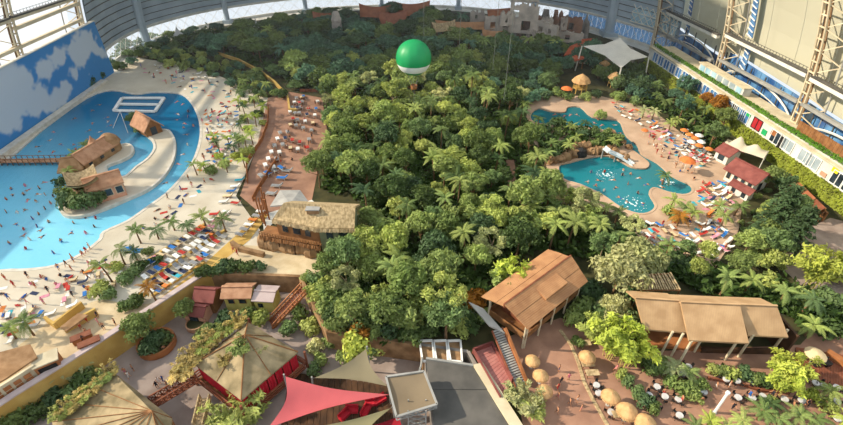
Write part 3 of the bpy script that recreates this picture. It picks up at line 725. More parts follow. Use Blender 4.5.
# fringe of thatch ends along the eave
fr = random.Random(3); mb = MB()
for k in range(90):
    t = k / 89; p = (e0.lerp(e1, t / .56) if t < .56 else e1.lerp(e2, (t - .56) / .44)); mb.beam(p + Vector((0, -.1, .15)), p + Vector((fr.uniform(-.1, .1), -.35, -.35 - fr.random() * .3)), .3, .12)
rel(mb.build('eave_fringe', 'thatch', lr), lr)
# walls
def wall_between(root, a, b, z0_, z1_, m, name='wall', t=.4):
    mb = MB(); h = Vector((0, 0, (z0_ + z1_) / 2)); a = Vector((a[0], a[1], 0)); b = Vector((b[0], b[1], 0)); mb.beam(a + h, b + h, t, z1_ - z0_); return rel(mb.build(name, m, root), root)
inn = Vector((.4, .7, 0)); A0, A1, A2 = e0 + inn, e1 + Vector((0, .7, 0)), e2 + Vector((-.5, .7, 0))
wall_between(lr, A0, A1, 3.6, 7.5, 'brown_wood'); wall_between(lr, A1, A2, 0, 7.6, 'green_grey')
wall_between(lr, A0, A0 + Vector((1.2, 6, 0)), 3.6, 7.5, 'brown_wood'); wall_between(lr, A2, A2 + Vector((0, 5.5, 0)), 0, 7.5, 'green_grey')
for t, base, tip, ww in ((.18, A0, A1, 1.1), (.46, A0, A1, 1.5), (.72, A0, A1, 1.1), (.3, A1, A2, 1.2), (.72, A1, A2, 1.8)):
    p = base.lerp(tip, t); d = (tip - base).normalized(); mb = MB(); c = Vector((p.x, p.y - .25, 5.5)); mb.beam(c - d * ww / 2, c + d * ww / 2, .14, 1.5); rel(mb.build('window', 'dark_glass', lr), lr)
# gallery deck with hanging thatch skirt
g0, g1 = R_(260, 236, 3.6), R_(320, 247, 3.4)
mb = MB(); mb.slab([g0, g1, g1 + Vector((.5, 3.2, 0)), g0 + Vector((.5, 3.4, 0))], .3); rel(mb.build('deck', 'brown_wood', lr), lr)
mb = MB()
for k in range(70):
    p = g0.lerp(g1, k / 69); mb.beam(p + Vector((0, 0, .1)), p + Vector((fr.uniform(-.15, .15), -.25, -.45 - fr.random() * .35)), .22, .08)
rel(mb.build('deck_skirt', 'brown_wood', lr), lr)
mb = MB(); n = 22
for k in range(n + 1):
    p = g0.lerp(g1, k / n); mb.beam(p, p + Vector((0, 0, 1.1)), .1, .1)
mb.beam(g0 + Vector((0, 0, 1.1)), g1 + Vector((0, 0, 1.1)), .14, .12); mb.beam(g0 + Vector((0, 0, .6)), g1 + Vector((0, 0, .6)), .1, .1)
rel(mb.build('railing', 'brown_wood', lr), lr)
mb = MB()
for t in (.05, .3, .55, .8, .97):
    p = g0.lerp(g1, t) + Vector((0, .3, 0)); mb = MB(); mb.tube([(p.x, p.y, 0), (p.x, p.y, 3.5)], .2, 6); rel(mb.build('post', 'dark_wood', lr), lr)
# rock base, uneven boulders
for k in range(9):
    p = g0.lerp(g1, k / 10) + Vector((fr.uniform(-.4, .4), 1.5 + fr.uniform(-.3, .5), 0)); p.z = 0; r_ = fr.uniform(1.2, 1.8); mb = MB()
    mb.lathe([(r_, -.1), (r_ * 1.12, .8), (r_ * .95, 1.9), (r_ * .6, 2.9), (.05, 3.2)], 8, p); rel(mb.build('boulder', 'rock', lr), lr)
b_ = R_(314, 214, 9.0); mb = MB(); mb.box((b_.x, b_.y, 9.9), (2.2, 1.4, .9)); rel(mb.build('dormer', 'thatch_dark', lr), lr)
mb = MB(); mb.box((b_.x, b_.y, 10.45), (2.6, 1.8, .16)); rel(mb.build('dormer_roof', 'grey_roof', lr), lr)
# wooden lean-to on the lodge's flank
lt = R_(262, 226, 0); mb = MB()
for k in range(8):
    p = lt + Vector((fr.uniform(-.6, 1.2), k * .7, 0)); mb = MB(); mb.tube([p, p + Vector((fr.uniform(-.3, .3), 0, fr.uniform(4, 7)))], .16, 5); rel(mb.build('pole', 'orange_wood', lr), lr)
# low curved rubble wall by the path
mb = MB(); pth = [R_(232, 243, .5), R_(240, 249, .5), R_(252, 252, .5), R_(264, 255, .5)]
for a, b in zip(pth[:-1], pth[1:]): mb.beam(a, b, .8, 1.1)
struct(mb.build('wall_path', 'rock'))

# ------------------------------------------------------------------ little houses under the terrace wall
def house_at(px, py, **k): p = G(px, py, PLZ); return p
gable_house('plaza_house', 'small pale yellow house with tan roof under the terrace wall', 'house', G(243, 304, PLZ), math.radians(1), 4.6, 3.0, 3.6, 4.4, 'pale_yellow', 'thatch_pink', .45, None, [('f', -1.1, 2.4, .9, .9), ('f', .9, 2.4, 1.1, .9)], (), 'dark_glass', 'brown_wood', thick=.2)
gable_house('plaza_house', 'small brown house with reddish tile roof under the terrace wall', 'house', G(212, 306, PLZ), math.radians(-6), 3.2, 3.2, 3.2, 4.4, 'brown_wood', 'red_roof', .4, None, [('f', 0, 2.2, .9, .9)], (), 'dark_glass', None, thick=.2)
gable_house('plaza_house', 'small house with flat mauve lean-to roof beside the wooden stair', 'house', G(269, 305, PLZ), math.radians(-4), 3.4, 3.4, 3.0, 3.5, 'pale_yellow', 'coping', .3, None, [('f', -.6, 1.8, .9, .9)], (), 'dark_glass', None, thick=.2)
gable_house('plaza_house', 'low arcade house with red-tiled eave next to the planter', 'house', G(200, 318, PLZ), math.radians(-8), 3.6, 2.6, 2.4, 3.2, 'salmon', 'red_roof', .35, None, [('f', 0, 1.3, 1.6, 1.4)], (), 'dark_glass', None, thick=.18)

# stair between levels: stringers, treads, rails
def stair(name, label, a, b, wid, n, m_tr, m_rail, rail=True):
    r = empty(name, label, 'stairs', (a.x, a.y, min(a.z, b.z))); d = b - a; s_ = Vector((-d.y, d.x, 0)).normalized() * wid / 2
    for e in (-1, 1):
        mb = MB(); mb.beam(a + s_ * e, b + s_ * e, .18, .4); rel(mb.build('stringer', m_rail, r), r)
        if rail:
            mb = MB(); up = Vector((0, 0, 1.0)); mb.beam(a + s_ * e + up, b + s_ * e + up, .14, .14)
            for k in range(9): p = a.lerp(b, k / 8) + s_ * e; mb.beam(p, p + up, .12, .12)
            for k in range(8):
                p = a.lerp(b, k / 8) + s_ * e; q = a.lerp(b, (k + 1) / 8) + s_ * e; mb.beam(p, q + up, .07, .07)
            rel(mb.build('railing', m_rail, r), r)
    for k in range(n):
        p = a.lerp(b, (k + .5) / n); mb = MB(); dd = Vector((d.x, d.y, 0)).normalized() * (Vector((d.x, d.y, 0)).length / n) * .42
        mb.slab([p - dd - s_, p + dd - s_, p + dd + s_, p - dd + s_], .1); rel(mb.build('tread', m_tr, r), r)
    return r
stair('timber_stair', 'red-brown timber stair with lattice railing leading down from the lodge path', G(304, 290, 1.0), G(271, 325, PLZ), 2.0, 16, 'red_wood', 'orange_wood')
stair('dark_stair', 'long stair of dark treads with red-brown side rail below the stilt house', G(497, 329, 3.9), G(521, 386, .1), 1.75, 24, 'steel_grey', 'red_wood', False)
a, b = G(505, 328, 4.4), G(528, 385, .5); mb = MB(); mb.beam(a, b, .35, .6); struct(mb.build('trim_5', 'orange_wood'))
# ------------------------------------------------------------------ stilt house with orange plank roof
sh = empty('stilt_house', 'stilt house with two-level orange board roof above the parasols', 'house', G(524, 352))
ZE = 5.4
A, Bk = G(504, 304, 7.6), G(571, 255, 7.6)                       # ridge
C, D = G(481, 296.5, 6.0), G(548, 249, 6.0)                      # left eave
E_, F_ = G(528, 329.5, ZE), G(588, 281.5, ZE)                    # right eave
def roof_strips(root, q, n, m, t=.16, name='roof_board'):
    a, b, c, d = q
    for k in range(n):
        u0, u1 = k / n + .004, (k + 1) / n - .004; lift = Vector((0, 0, .05 * (k % 2)))
        mb = MB(); mb.slab([a.lerp(b, u0) + lift, a.lerp(b, u1) + lift, d.lerp(c, u1) + lift, d.lerp(c, u0) + lift], t); rel(mb.build(name, m, root), root)
up = Vector((0, 0, .35))
roof_strips(sh, [C, A - up * 1.2, Bk - up * 1.2, D], 3, 'roof_orange')
roof_strips(sh, [A, E_, F_, Bk], 4, 'roof_orange')
mb = MB(); mb.beam(A - up, Bk - up, .2, .8); rel(mb.build('ridge_board', 'red_wood', sh), sh)
q = [G(532, 286.5, 7.0), G(552, 271, 7.0), G(567.5, 284, 6.45), G(546, 300.5, 6.3)]
mb = MB(); mb.slab([p + Vector((0, 0, .35)) for p in q], .4); rel(mb.build('raised_hatch', 'roof_orange', sh), sh)
fl = [E_ + Vector((0, .6, -3.0)), F_ + Vector((-.8, .4, -3.0)), D + Vector((1.2, -.4, -3.6)), C + Vector((1.4, -.2, -3.6))]
zf = 2.3
fl = [Vector((p.x, p.y, zf)) for p in fl]
mb = MB(); mb.slab(fl, .3); rel(mb.build('floor_deck', 'brown_wood', sh), sh)
for a, b in ((fl[0], fl[1]), (fl[3], fl[0]), (fl[1], fl[2]), (fl[2], fl[3])):
    mb = MB(); o1 = Vector((0, 0, .55)); mb.beam(a + o1, b + o1, .12, 1.1); rel(mb.build('parapet', 'brown_wood', sh), sh)
c = (fl[0] + fl[1] + fl[2] + fl[3]) / 4
ins = [c + (p - c) * .72 for p in fl]
for a, b in zip(ins, ins[1:] + ins[:1]): wall_between(sh, a, b, zf, 5.6, 'red_wood', 'wall', .2)
for a, b, n in ((fl[0], fl[1], 5), (fl[3], fl[2], 4), (fl[3], fl[0], 2)):
    for k in range(n):
        p = a.lerp(b, k / (n - 1) * .96 + .02); mb = MB(); mb.tube([(p.x, p.y, 0), (p.x, p.y, 5.5)], .16, 6); rel(mb.build('post', 'steel_cream', sh), sh)

# ------------------------------------------------------------------ long house with three staggered roofs
lh = empty('long_house', 'open-fronted long house with three staggered tan plank roofs', 'house', G(712, 362))
ZR, ZF = 8.6, 5.3
secs = [((635.4, 298), (679, 301), (687, 332.5), (644, 329), 0.0), ((680.6, 302.2), (740, 305), (749, 343), (689, 340), .3), ((738.5, 304.6), (777, 306.2), (788.5, 337), (748.4, 335), 0.05)]
for a, b, c, d, dz in secs:
    q = [G(a[0], a[1], ZR + dz), G(d[0], d[1], ZF + dz), G(c[0], c[1], ZF + dz), G(b[0], b[1], ZR + dz)]
    mb = MB(); mb.slab(q, .3); rel(mb.build('roof', 'roof_tan', lh), lh)
    bk = [q[0], q[3], q[3] + Vector((.1, 3.2, -1.7)), q[0] + Vector((.1, 3.2, -1.7))]
    mb = MB(); mb.slab(bk, .3); rel(mb.build('rear_roof', 'roof_tan', lh), lh)
    mb = MB(); mb.beam(q[0] + Vector((0, 0, .1)), q[3] + Vector((0, 0, .1)), .3, .2); rel(mb.build('ridge', 'roof_tan', lh), lh)
f0, f1 = G(646, 329, ZF), G(788, 337, ZF)
w0, w1 = G(646, 340, 0) + Vector((0, 3.6, 0)), G(790, 356, 0) + Vector((-1.5, 4.2, 0))
wall_between(lh, w0, w1, 0, 5.2, 'dark_wood', 'dark_inner_wall')  # dark wall set forward, its colour stands for the interior's shade
wall_between(lh, w1, w1 + Vector((.3, -4.4, 0)), 0, 5.0, 'dark_wood', 'side_wall'); wall_between(lh, w0, w0 + Vector((0, -3.0, 0)), 0, 5.0, 'orange_wood', 'side_wall')
wall_between(lh, (G(700, 352).x, G(700, 352).y), (G(786, 354).x, G(786, 354).y), 0, 1.1, 'dark_wood', 'parapet')  # dark boards added to put shade into the open front
wall_between(lh, (G(700, 352).x, G(700, 352).y + 1.0), (G(786, 354).x, G(786, 354).y + 1.2), 2.9, 3.3, 'red_wood', 'lintel')
mb = MB(); p = G(660, 345); mb.slab([Vector((w0.x, w0.y, .5)), Vector((w0.x, w0.y - 5, .5)), Vector((p.x + 6, w0.y - 6, .5)), Vector((p.x + 6, w0.y, .5))], .4); rel(mb.build('floor_deck', 'orange_wood', lh), lh)
for fx, fy, tx, ty in ((679, 363, 690.5, 340), (724.5, 360, 735, 343), (738, 357, 746, 340), (661, 354, 671, 331), (671, 356, 683, 333), (771, 352, 778, 337), (694, 352, 701, 340)):
    b = G(fx, fy); t = G(tx, ty, ZF); mb = MB(); mb.tube([b, (b.x + .1, b.y, ZF + .1)], .2, 6); rel(mb.build('post', 'steel_cream', lh), lh)
for k in range(12):
    t = k / 11; a = w0.lerp(w1, t); mb = MB(); mb.beam((a.x, a.y - .35, .2), (a.x, a.y - .35, 5.0), .14, .12); rel(mb.build('wall_batten', 'brown_wood', lh), lh)
# pergola of pale slats behind the long house
pg = empty('slat_pergola', 'pergola of pale slats behind the long house roof', 'pergola', G(660, 300))
qa, qb, qc, qd = G(640, 289.5, 5.4), G(637, 275, 5.6), G(670, 273, 5.6), G(680, 289.5, 5.4)
for k in range(17):
    t = k / 16; mb = MB(); mb.beam(qa.lerp(qd, t), qb.lerp(qc, t) + Vector((0, 0, .2 * math.sin(k * 2.1))), .22, .14); rel(mb.build('slat', 'thatch', pg), pg)
for u, v in ((qa, qd), (qb, qc)): mb = MB(); mb.beam(u - Vector((0, 0, .2)), v - Vector((0, 0, .2)), .2, .2); rel(mb.build('rail', 'brown_wood', pg), pg)
for p in (qa, qb, qc, qd): mb = MB(); mb.tube([(p.x, p.y, 0), (p.x, p.y, p.z)], .15, 6); rel(mb.build('post', 'brown_wood', pg), pg)

# ------------------------------------------------------------------ red-curtained thatched pavilion on stilts
rp_ = empty('curtained_pavilion', 'thatched pyramid-roof pavilion with red curtains and overgrown roof', 'pavilion', G(243, 380, PLZ))
zt_, ze_ = 4.6, 1.2
ap = G(245, 335, zt_); cs = [G(194, 364, ze_), G(248, 322, ze_), G(298, 352, ze_), G(241, 400, ze_)]
for k in range(4):
    a, b = cs[k], cs[(k + 1) % 4]
    for j in range(3):
        p, q = a.lerp(b, j / 3), a.lerp(b, (j + 1) / 3); mb = MB(); mb.slab([ap, p, q], .25); rel(mb.build('roof_panel', 'thatch_old', rp_), rp_)
    mb = MB(); mb.tube([ap + Vector((0, 0, .1)), a + Vector((0, 0, .08))], .1, 5); rel(mb.build('hip_pole', 'brown_wood', rp_), rp_)
    m_ = a.lerp(b, .5); mb = MB(); mb.tube([ap + Vector((0, 0, .1)), m_ + Vector((0, 0, .06))], .07, 5); rel(mb.build('roof_pole', 'brown_wood', rp_), rp_)
cc = (cs[0] + cs[1] + cs[2] + cs[3]) / 4
for k in range(4):
    a, b = cc + (cs[k] - cc) * .96, cc + (cs[(k + 1) % 4] - cc) * .96
    for j in range(7):
        p, q = a.lerp(b, j / 7 + .008), a.lerp(b, (j + 1) / 7 - .008); mb = MB(); n = 6; vs_ = []
        for i in range(n + 1):
            r_ = p.lerp(q, i / n); off = .12 * (i % 2); nrm = (r_ - cc).normalized() * off
            vs_ += [(r_.x + nrm.x, r_.y + nrm.y, ze_ - .1), (r_.x + nrm.x, r_.y + nrm.y, -2.4)]
        mb.add(vs_, [(2 * i, 2 * i + 1, 2 * i + 3, 2 * i + 2) for i in range(n)]); rel(mb.build('curtain', 'red_cloth', rp_), rp_)
    a2, b2 = cc + (cs[k] - cc) * 1.12, cc + (cs[(k + 1) % 4] - cc) * 1.12
    for z, hh in ((-2.5, .3), (-1.3, .2), (-1.9, .12)):
        mb = MB(); mb.beam((a2.x, a2.y, z), (b2.x, b2.y, z), .18, hh); rel(mb.build('gallery_rail', 'red_wood', rp_), rp_)
    mb = MB(); mb.tube([(a2.x, a2.y, PLZ), (a2.x, a2.y, ze_ - .1)], .2, 6); rel(mb.build('post', 'red_wood', rp_), rp_)
mb = MB(); mb.slab([Vector((p.x, p.y, -2.5)) for p in (cc + (q - cc) * 1.06 for q in cs)], .25); rel(mb.build('floor_deck', 'brown_wood', rp_), rp_)
# second thatched roof at the lower edge
tp = empty('thatched_pavilion', 'thatched pavilion with mossy hips and pole ribs beside the yellow wall', 'pavilion', G(110, 425, PLZ))
ap = G(152, 411, 2.2); cs = [G(112, 371, .6), G(52, 422, .2), G(60, 470, 0), G(168, 470, .2), G(172, 418, .6)]
for k in range(4):
    a, b = cs[k], cs[k + 1]
    for j in range(3):
        p, q = a.lerp(b, j / 3), a.lerp(b, (j + 1) / 3); mb = MB(); mb.slab([ap, p, q], .22); rel(mb.build('roof_panel', 'thatch_old', tp), tp)
        mb = MB(); mb.tube([ap + Vector((0, 0, .1)), q + Vector((0, 0, .08))], .06, 5); rel(mb.build('roof_pole', 'brown_wood', tp), tp)
mb = MB(); mb.slab([ap, cs[4], cs[0]], .22); rel(mb.build('roof_panel', 'thatch_old', tp), tp)
for p in cs: mb = MB(); q = ap.lerp(p, .85); mb.tube([(q.x, q.y, PLZ), (q.x, q.y, q.z - .1)], .18, 6); rel(mb.build('post', 'brown_wood', tp), tp)
mb = MB(); q0, q1 = ap.lerp(cs[0], .84), ap.lerp(cs[4], .84); mb.beam((q0.x, q0.y, -1.4), (q1.x, q1.y, -1.4), .2, 2.0); rel(mb.build('balustrade', 'red_wood', tp), tp)
# lattice gangway between the pavilions
def gangway(name, label, a, b, wid, m, n=8):
    r = empty(name, label, 'bridge', (a.x, a.y, a.z)); d = (b - a); s_ = Vector((-d.y, d.x, 0)).normalized() * wid / 2; up = Vector((0, 0, 1.1))
    for k in range(n * 2):
        p, q = a.lerp(b, k / (n * 2) + .003), a.lerp(b, (k + 1) / (n * 2) - .003); mb = MB(); mb.slab([p - s_, q - s_, q + s_, p + s_], .12); rel(mb.build('plank', m, r), r)
    for e in (-1, 1):
        mb = MB(); mb.beam(a + s_ * e + up, b + s_ * e + up, .16, .16); mb.beam(a + s_ * e, b + s_ * e, .16, .16)
        for k in range(n):
            p, q = a.lerp(b, k / n) + s_ * e, a.lerp(b, (k + 1) / n) + s_ * e
            mb.beam(p, p + up, .12, .12); mb.beam(p, q + up, .1, .1); mb.beam(p + up, q, .1, .1)
        rel(mb.build('lattice_railing', m, r), r)
    return r
gangway('lattice_gangway', 'red-brown lattice-railed gangway joining the two thatched pavilions', G(152, 405, -1.3), G(198, 378, -1.3), 1.5, 'red_wood')
gangway('lattice_gangway', 'pale timber gangway descending beside the curtained pavilion', G(206, 398, -1.5), G(199, 428, -2.5), 1.4, 'thatch')

# ------------------------------------------------------------------ shade sails over the plaza
def sail(name, label, corners, sag, color, inset=.14, n=10):
    """triangular cloth with hollow edges, slung from poles"""
    r = empty(name, label, 'shade sail', corners[0]); a, b, c = corners; ce = (a + b + c) / 3; vs_ = []; idx = {}
    for i in range(n + 1):
        for j in range(n + 1 - i):
            u, v = i / n, j / n; w_ = 1 - u - v; p = a * w_ + b * u + c * v
            e = 4 * (u * v * (1 - 3 * w_ if w_ < .33 else 0) + u * w_ * (1 - 3 * v if v < .33 else 0) + v * w_ * (1 - 3 * u if u < .33 else 0))
            p = p + (ce - p) * inset * max(0, e) * 1.6; p = p - Vector((0, 0, sag * 27 * u * v * w_)); idx[i, j] = len(vs_); vs_.append(p)
    fs = []
    for i in range(n):
        for j in range(n - i):
            fs.append((idx[i, j], idx[i + 1, j], idx[i, j + 1]))
            if i + j < n - 1: fs.append((idx[i + 1, j], idx[i + 1, j + 1], idx[i, j + 1]))
    mb = MB(); mb.add(vs_, fs); k = len(vs_); mb.add([v - Vector((0, 0, .05)) for v in vs_], [f[::-1] for f in fs]); o = rel(mb.build('cloth', 'sail', r, True), r); o.color = lin(color)
    for p in corners:
        out = (p - ce).normalized() * .5; mb = MB(); mb.tube([(p.x + out.x, p.y + out.y, PLZ), (p.x + out.x * .6, p.y + out.y * .6, p.z + .3)], .14, 6); rel(mb.build('mast', 'steel_grey', r), r)
        mb = MB(); mb.tube([p, p + out * .8 + Vector((0, 0, .1))], .05, 4); rel(mb.build('guy_rope', 'cable', r), r)
    return r
sail('shade_sail', 'large salmon-red triangular shade sail over the plaza', [G(285.5, 376.5, 1.8), G(389.5, 394.5, 1.2), G(268, 428, 1.0)], .55, '#c66266')
sail('shade_sail', 'olive-grey triangular shade sail behind the red one', [G(366, 349, 2.4), G(387, 386, .6), G(314, 378, .4)], .4, '#8c8268')
sail('shade_sail', 'olive-grey narrow shade sail in front of the red one', [G(391, 408, .6), G(310, 428, .4), G(362, 442, .2)], .3, '#8c8664')
sail('shade_sail', 'dark crimson shade sail under the framed canopy', [G(399, 416, -.4), G(352, 428, -.8), G(418, 446, -.6)], .3, '#a01c2c')
# square framed canopy on a lattice tower
fc = empty('framed_canopy', 'square steel-framed canopy with brown fabric on a lattice tower', 'canopy', G(412, 420, PLZ))
q = [G(386, 377, 3.0), G(424, 371.5, 3.0), G(437, 404.5, 3.0), G(396.5, 417, 3.0)]
for k in range(4):
    mb = MB(); mb.beam(q[k], q[(k + 1) % 4], .28, .35); mb.beam(q[k] - Vector((0, 0, .8)), q[(k + 1) % 4] - Vector((0, 0, .8)), .14, .14)
    for j in range(7):
        p0, p1 = q[k].lerp(q[(k + 1) % 4], j / 7), q[k].lerp(q[(k + 1) % 4], (j + 1) / 7); mb.beam(p0 - Vector((0, 0, .8)), p1, .09, .09)
    rel(mb.build('frame_side', 'steel_grey', fc), fc)
n = 8; vs_ = []
for i in range(n + 1):
    for j in range(n + 1):
        u, v = i / n, j / n; p = q[0].lerp(q[1], u).lerp(q[3].lerp(q[2], u), v); vs_.append(p - Vector((0, 0, .05 + .5 * math.sin(math.pi * u) * math.sin(math.pi * v))))
mb = MB(); mb.add(vs_, [(i * (n + 1) + j, i * (n + 1) + j + 1, (i + 1) * (n + 1) + j + 1, (i + 1) * (n + 1) + j) for i in range(n) for j in range(n)]); o = rel(mb.build('fabric', 'sail', fc, True), fc); o.color = lin('#8c7c64')
b0 = (q[2] + q[3]) / 2 + Vector((0, .8, 0)); mb = MB()
for dx in (-1.2, 1.2):
    for dy in (-.8, .8): mb.beam((b0.x + dx, b0.y + dy, PLZ), (b0.x + dx, b0.y + dy, 3), .16, .16)
for z in range(6):
    zz = PLZ + z * 1.1; mb.beam((b0.x - 1.2, b0.y - .8, zz), (b0.x + 1.2, b0.y - .8, zz + 1.1), .1, .1); mb.beam((b0.x + 1.2, b0.y - .8, zz), (b0.x - 1.2, b0.y - .8, zz + 1.1), .1, .1); mb.beam((b0.x + 1.2, b0.y - .8, zz), (b0.x + 1.2, b0.y + .8, zz + 1.1), .1, .1)
rel(mb.build('tower', 'steel_grey', fc), fc)
# grey membrane-roofed hall
gh = empty('grey_roof_hall', 'hall with dark grey membrane roof and beige edge beam', 'hall', G(465, 430, PLZ))
t0, t1, t2, t3 = G(426, 359, .8), G(473, 366, .8), G(516, 436, .8), G(438, 452, .8)
m0, m1 = t0.lerp(t3, .36), t1.lerp(t2, .36)
for qd in ([t0, m0, m1, t1], [m0 - Vector((0, 0, .12)), t3 - Vector((0, 0, .12)), t2 - Vector((0, 0, .12)), m1 - Vector((0, 0, .12))]):
    mb = MB(); mb.slab(qd, .4); rel(mb.build('roof', 'membrane_roof', gh), gh)
mb = MB(); w_ = Vector((1.5, .4, .35)); mb.slab([t1 + Vector((0, 0, .35)), t2 + Vector((0, 0, .35)), t2 + w_, t1 + w_], .7); rel(mb.build('edge_beam', 'cream_plaster', gh), gh)
for a, b in ((t0, t1), (t1, t2), (t0, t3)): wall_between(gh, a, b, PLZ, .4, 'rock_grey')
mb = MB(); mb.beam(t0 + Vector((0, 0, .15)), t1 + Vector((0, 0, .15)), .35, .3); rel(mb.build('front_edge', 'steel_grey', gh), gh)
pts = [t0 + Vector((-.6, .2, .1)), G(421, 366, 1.0), G(419, 372, .8), G(418, 378, .3)]
mb = MB(); mb.tube(pts, .16, 6); rel(mb.build('duct', 'steel_grey', gh), gh)
# white-framed tank boxes behind it
for k, lab in enumerate(('white-framed planter tank touching the dark rear wall', 'middle white-framed planter tank of the row of three', 'white-framed planter tank nearest the pink deck')):
    x0, x1 = 419.5 + 14 * k, 432.5 + 14 * k; q = [G(x0, 341, .5), G(x1, 340.5, .5), G(x1 + 1.5, 362, .5), G(x0 + 3, 361, .5)]
    r = empty('planter_tank', lab, 'planter', (q[3].x, q[3].y, PLZ)); mb = MB(); mb.slab([p - Vector((0, 0, .35)) for p in q], 4.1); rel(mb.build('box', 'rock', r), r)
    for j in range(4): mb = MB(); mb.beam(q[j], q[(j + 1) % 4], .3, .3); rel(mb.build('frame_bar', 'white_paint', r), r)
# pink deck with raised head
pd = empty('pink_deck', 'long reddish-pink plank deck between the dark stair and grey roof', 'deck', G(492, 375, PLZ))
q0, q1, q2, q3 = G(473, 352, .5), G(492, 345, .5), G(512, 382, .5), G(500, 400, .5)
n = 14
for k in range(n):
    a, b, c, d = q0.lerp(q3, k / n + .003), q0.lerp(q3, (k + 1) / n - .003), q1.lerp(q2, (k + 1) / n - .003), q1.lerp(q2, k / n + .003)
    mb = MB(); mb.slab([a, b, c, d], .2); rel(mb.build('plank', 'pink_deck', pd), pd)
for a, b in ((q0, q1), (q1, q2), (q0, q3)):
    mb = MB(); u = Vector((0, 0, .45)); mb.beam(a + u, b + u, .25, .9); rel(mb.build('parapet', 'red_roof', pd), pd)
q = [q0, q1, q2, q3]
for p in (q0, q1, q2, q3): mb = MB(); mb.beam((p.x, p.y, 0), (p.x, p.y, .4), .3, .3); rel(mb.build('post', 'red_wood', pd), pd)
mb = MB(); a, b = G(476, 305, 3.9), G(497, 329, 3.9); s_ = Vector((1.1, -.7, 0)); mb.slab([a - s_, b - s_, b + s_, a + s_], .3); struct(mb.build('floor_ramp', 'concrete'))

# ------------------------------------------------------------------ left terrace bar
tbx = [(63, 331), (99, 316)]
def box_px(root, name, q, z0_, z1_, m, t=None):
    p = [G(x, y, z1_) for x, y in q]; mb = MB(); mb.slab(p, z1_ - z0_); return rel(mb.build(name, m, root), root)
ft = flat('floor_bar_terrace', [[(p[0], p[1]) for p in GP([(20, 345), (62, 312), (100, 300), (140, 305), (166, 301.8), (91, 350.6), (18, 396.6), (-40, 430), (-60, 400)])]], .09, 'terrace_floor')
br = empty('terrace_bar', 'low yellow terrace bar with brown flat roof and orange counters', 'bar', G(75, 335))
wall_between(br, G(59, 328), G(85, 308), 0, 1.6, 'yellow_wall'); wall_between(br, G(66, 333), G(99, 315), 0, 1.7, 'yellow_wall'); wall_between(br, G(48, 322), G(58, 329), 0, 1.4, 'yellow_wall')
box_px(br, 'roof', [(60, 327), (78, 313), (88, 315), (66, 331)], 1.6, 1.85, 'thatch_dark')
for (x, y, l) in ((84, 341, 2.6), (92, 347, 2.8)):
    p = G(x, y); mb = MB(); mb.box((p.x, p.y, .6), (l, 1.0, 1.2), .62); rel(mb.build('counter', 'orange_wood', br), br)
    mb = MB(); mb.box((p.x, p.y, 1.3), (l + .3, 1.3, .14), .62); rel(mb.build('counter_top', 'red_wood', br), br)
ks = empty('drinks_kiosk', 'orange box kiosk with dark serving hatch on the terrace', 'kiosk', G(52, 366))
p = G(52, 368); mb = MB(); mb.box((p.x, p.y, 1.1), (3.0, 2.2, 2.2), .60); rel(mb.build('body', 'orange_wood', ks), ks)
mb = MB(); mb.box((p.x, p.y, 2.3), (3.3, 2.5, .2), .60); rel(mb.build('roof', 'cream_plaster', ks), ks)
d = Vector((math.sin(.6), -math.cos(.6), 0)); mb = MB(); c = p + d * 1.12; mb.box((c.x, c.y, 1.2), (2.3, .1, 1.1), .60); rel(mb.build('hatch', 'black_paint', ks), ks)
tbh = empty('terrace_house', 'terrace house with brown thatch and orange shelf openings over the yellow wall', 'house', G(15, 392))
p = [G(-30, 366, 3.4), G(0, 352, 3.4), G(30, 344, 3.4), G(37, 357, 2.8), G(6, 378, 2.8), G(-28, 398, 2.8)]
mb = MB(); mb.slab([p[0], p[5], p[4], p[1]], .3); rel(mb.build('roof', 'thatch_dark', tbh), tbh); mb = MB(); mb.slab([p[1], p[4], p[3], p[2]], .3); rel(mb.build('roof', 'thatch_dark', tbh), tbh)
wall_between(tbh, G(-25, 416), G(10, 396), 0, 2.6, 'cream_plaster'); wall_between(tbh, G(10, 396), G(42, 375), 0, 2.6, 'cream_plaster')
a, b = G(-22, 415.5), G(39, 378)
for k in range(6):
    u = a.lerp(b, k / 6 + .02); v = a.lerp(b, (k + 1) / 6 - .03); off = Vector((.12, -.3, 0))
    for z in (.8, 1.7): mb = MB(); mb.beam(u + off + Vector((0, 0, z)), v + off + Vector((0, 0, z)), .14, .65); rel(mb.build('shelf_opening', 'orange_wood', tbh), tbh)
# planters on the plaza
def planter(label, px, py, r_, h, m, lab2=None):
    p = G(px, py, PLZ); o = empty('planter_bed', label, 'planter', p); mb = MB()
    mb.lathe([(r_ * .92, 0), (r_, .1), (r_, h), (r_ * .88, h), (r_ * .86, h - .25), (.01, h - .22)], 20, (0, 0, 0)); mb.build('bowl', m, o); mb = MB(); mb.lathe([(r_ * .86, h - .2), (.01, h - .15)], 20); mb.build('soil_fill', 'soil', o); return o
planter('large round orange planter bed at the yellow wall', 158, 346, 3.0, 1.3, 'orange_wood')
planter('small pale bowl planter beside the low houses', 197, 326, 1.7, 1.0, 'thatch_pink')

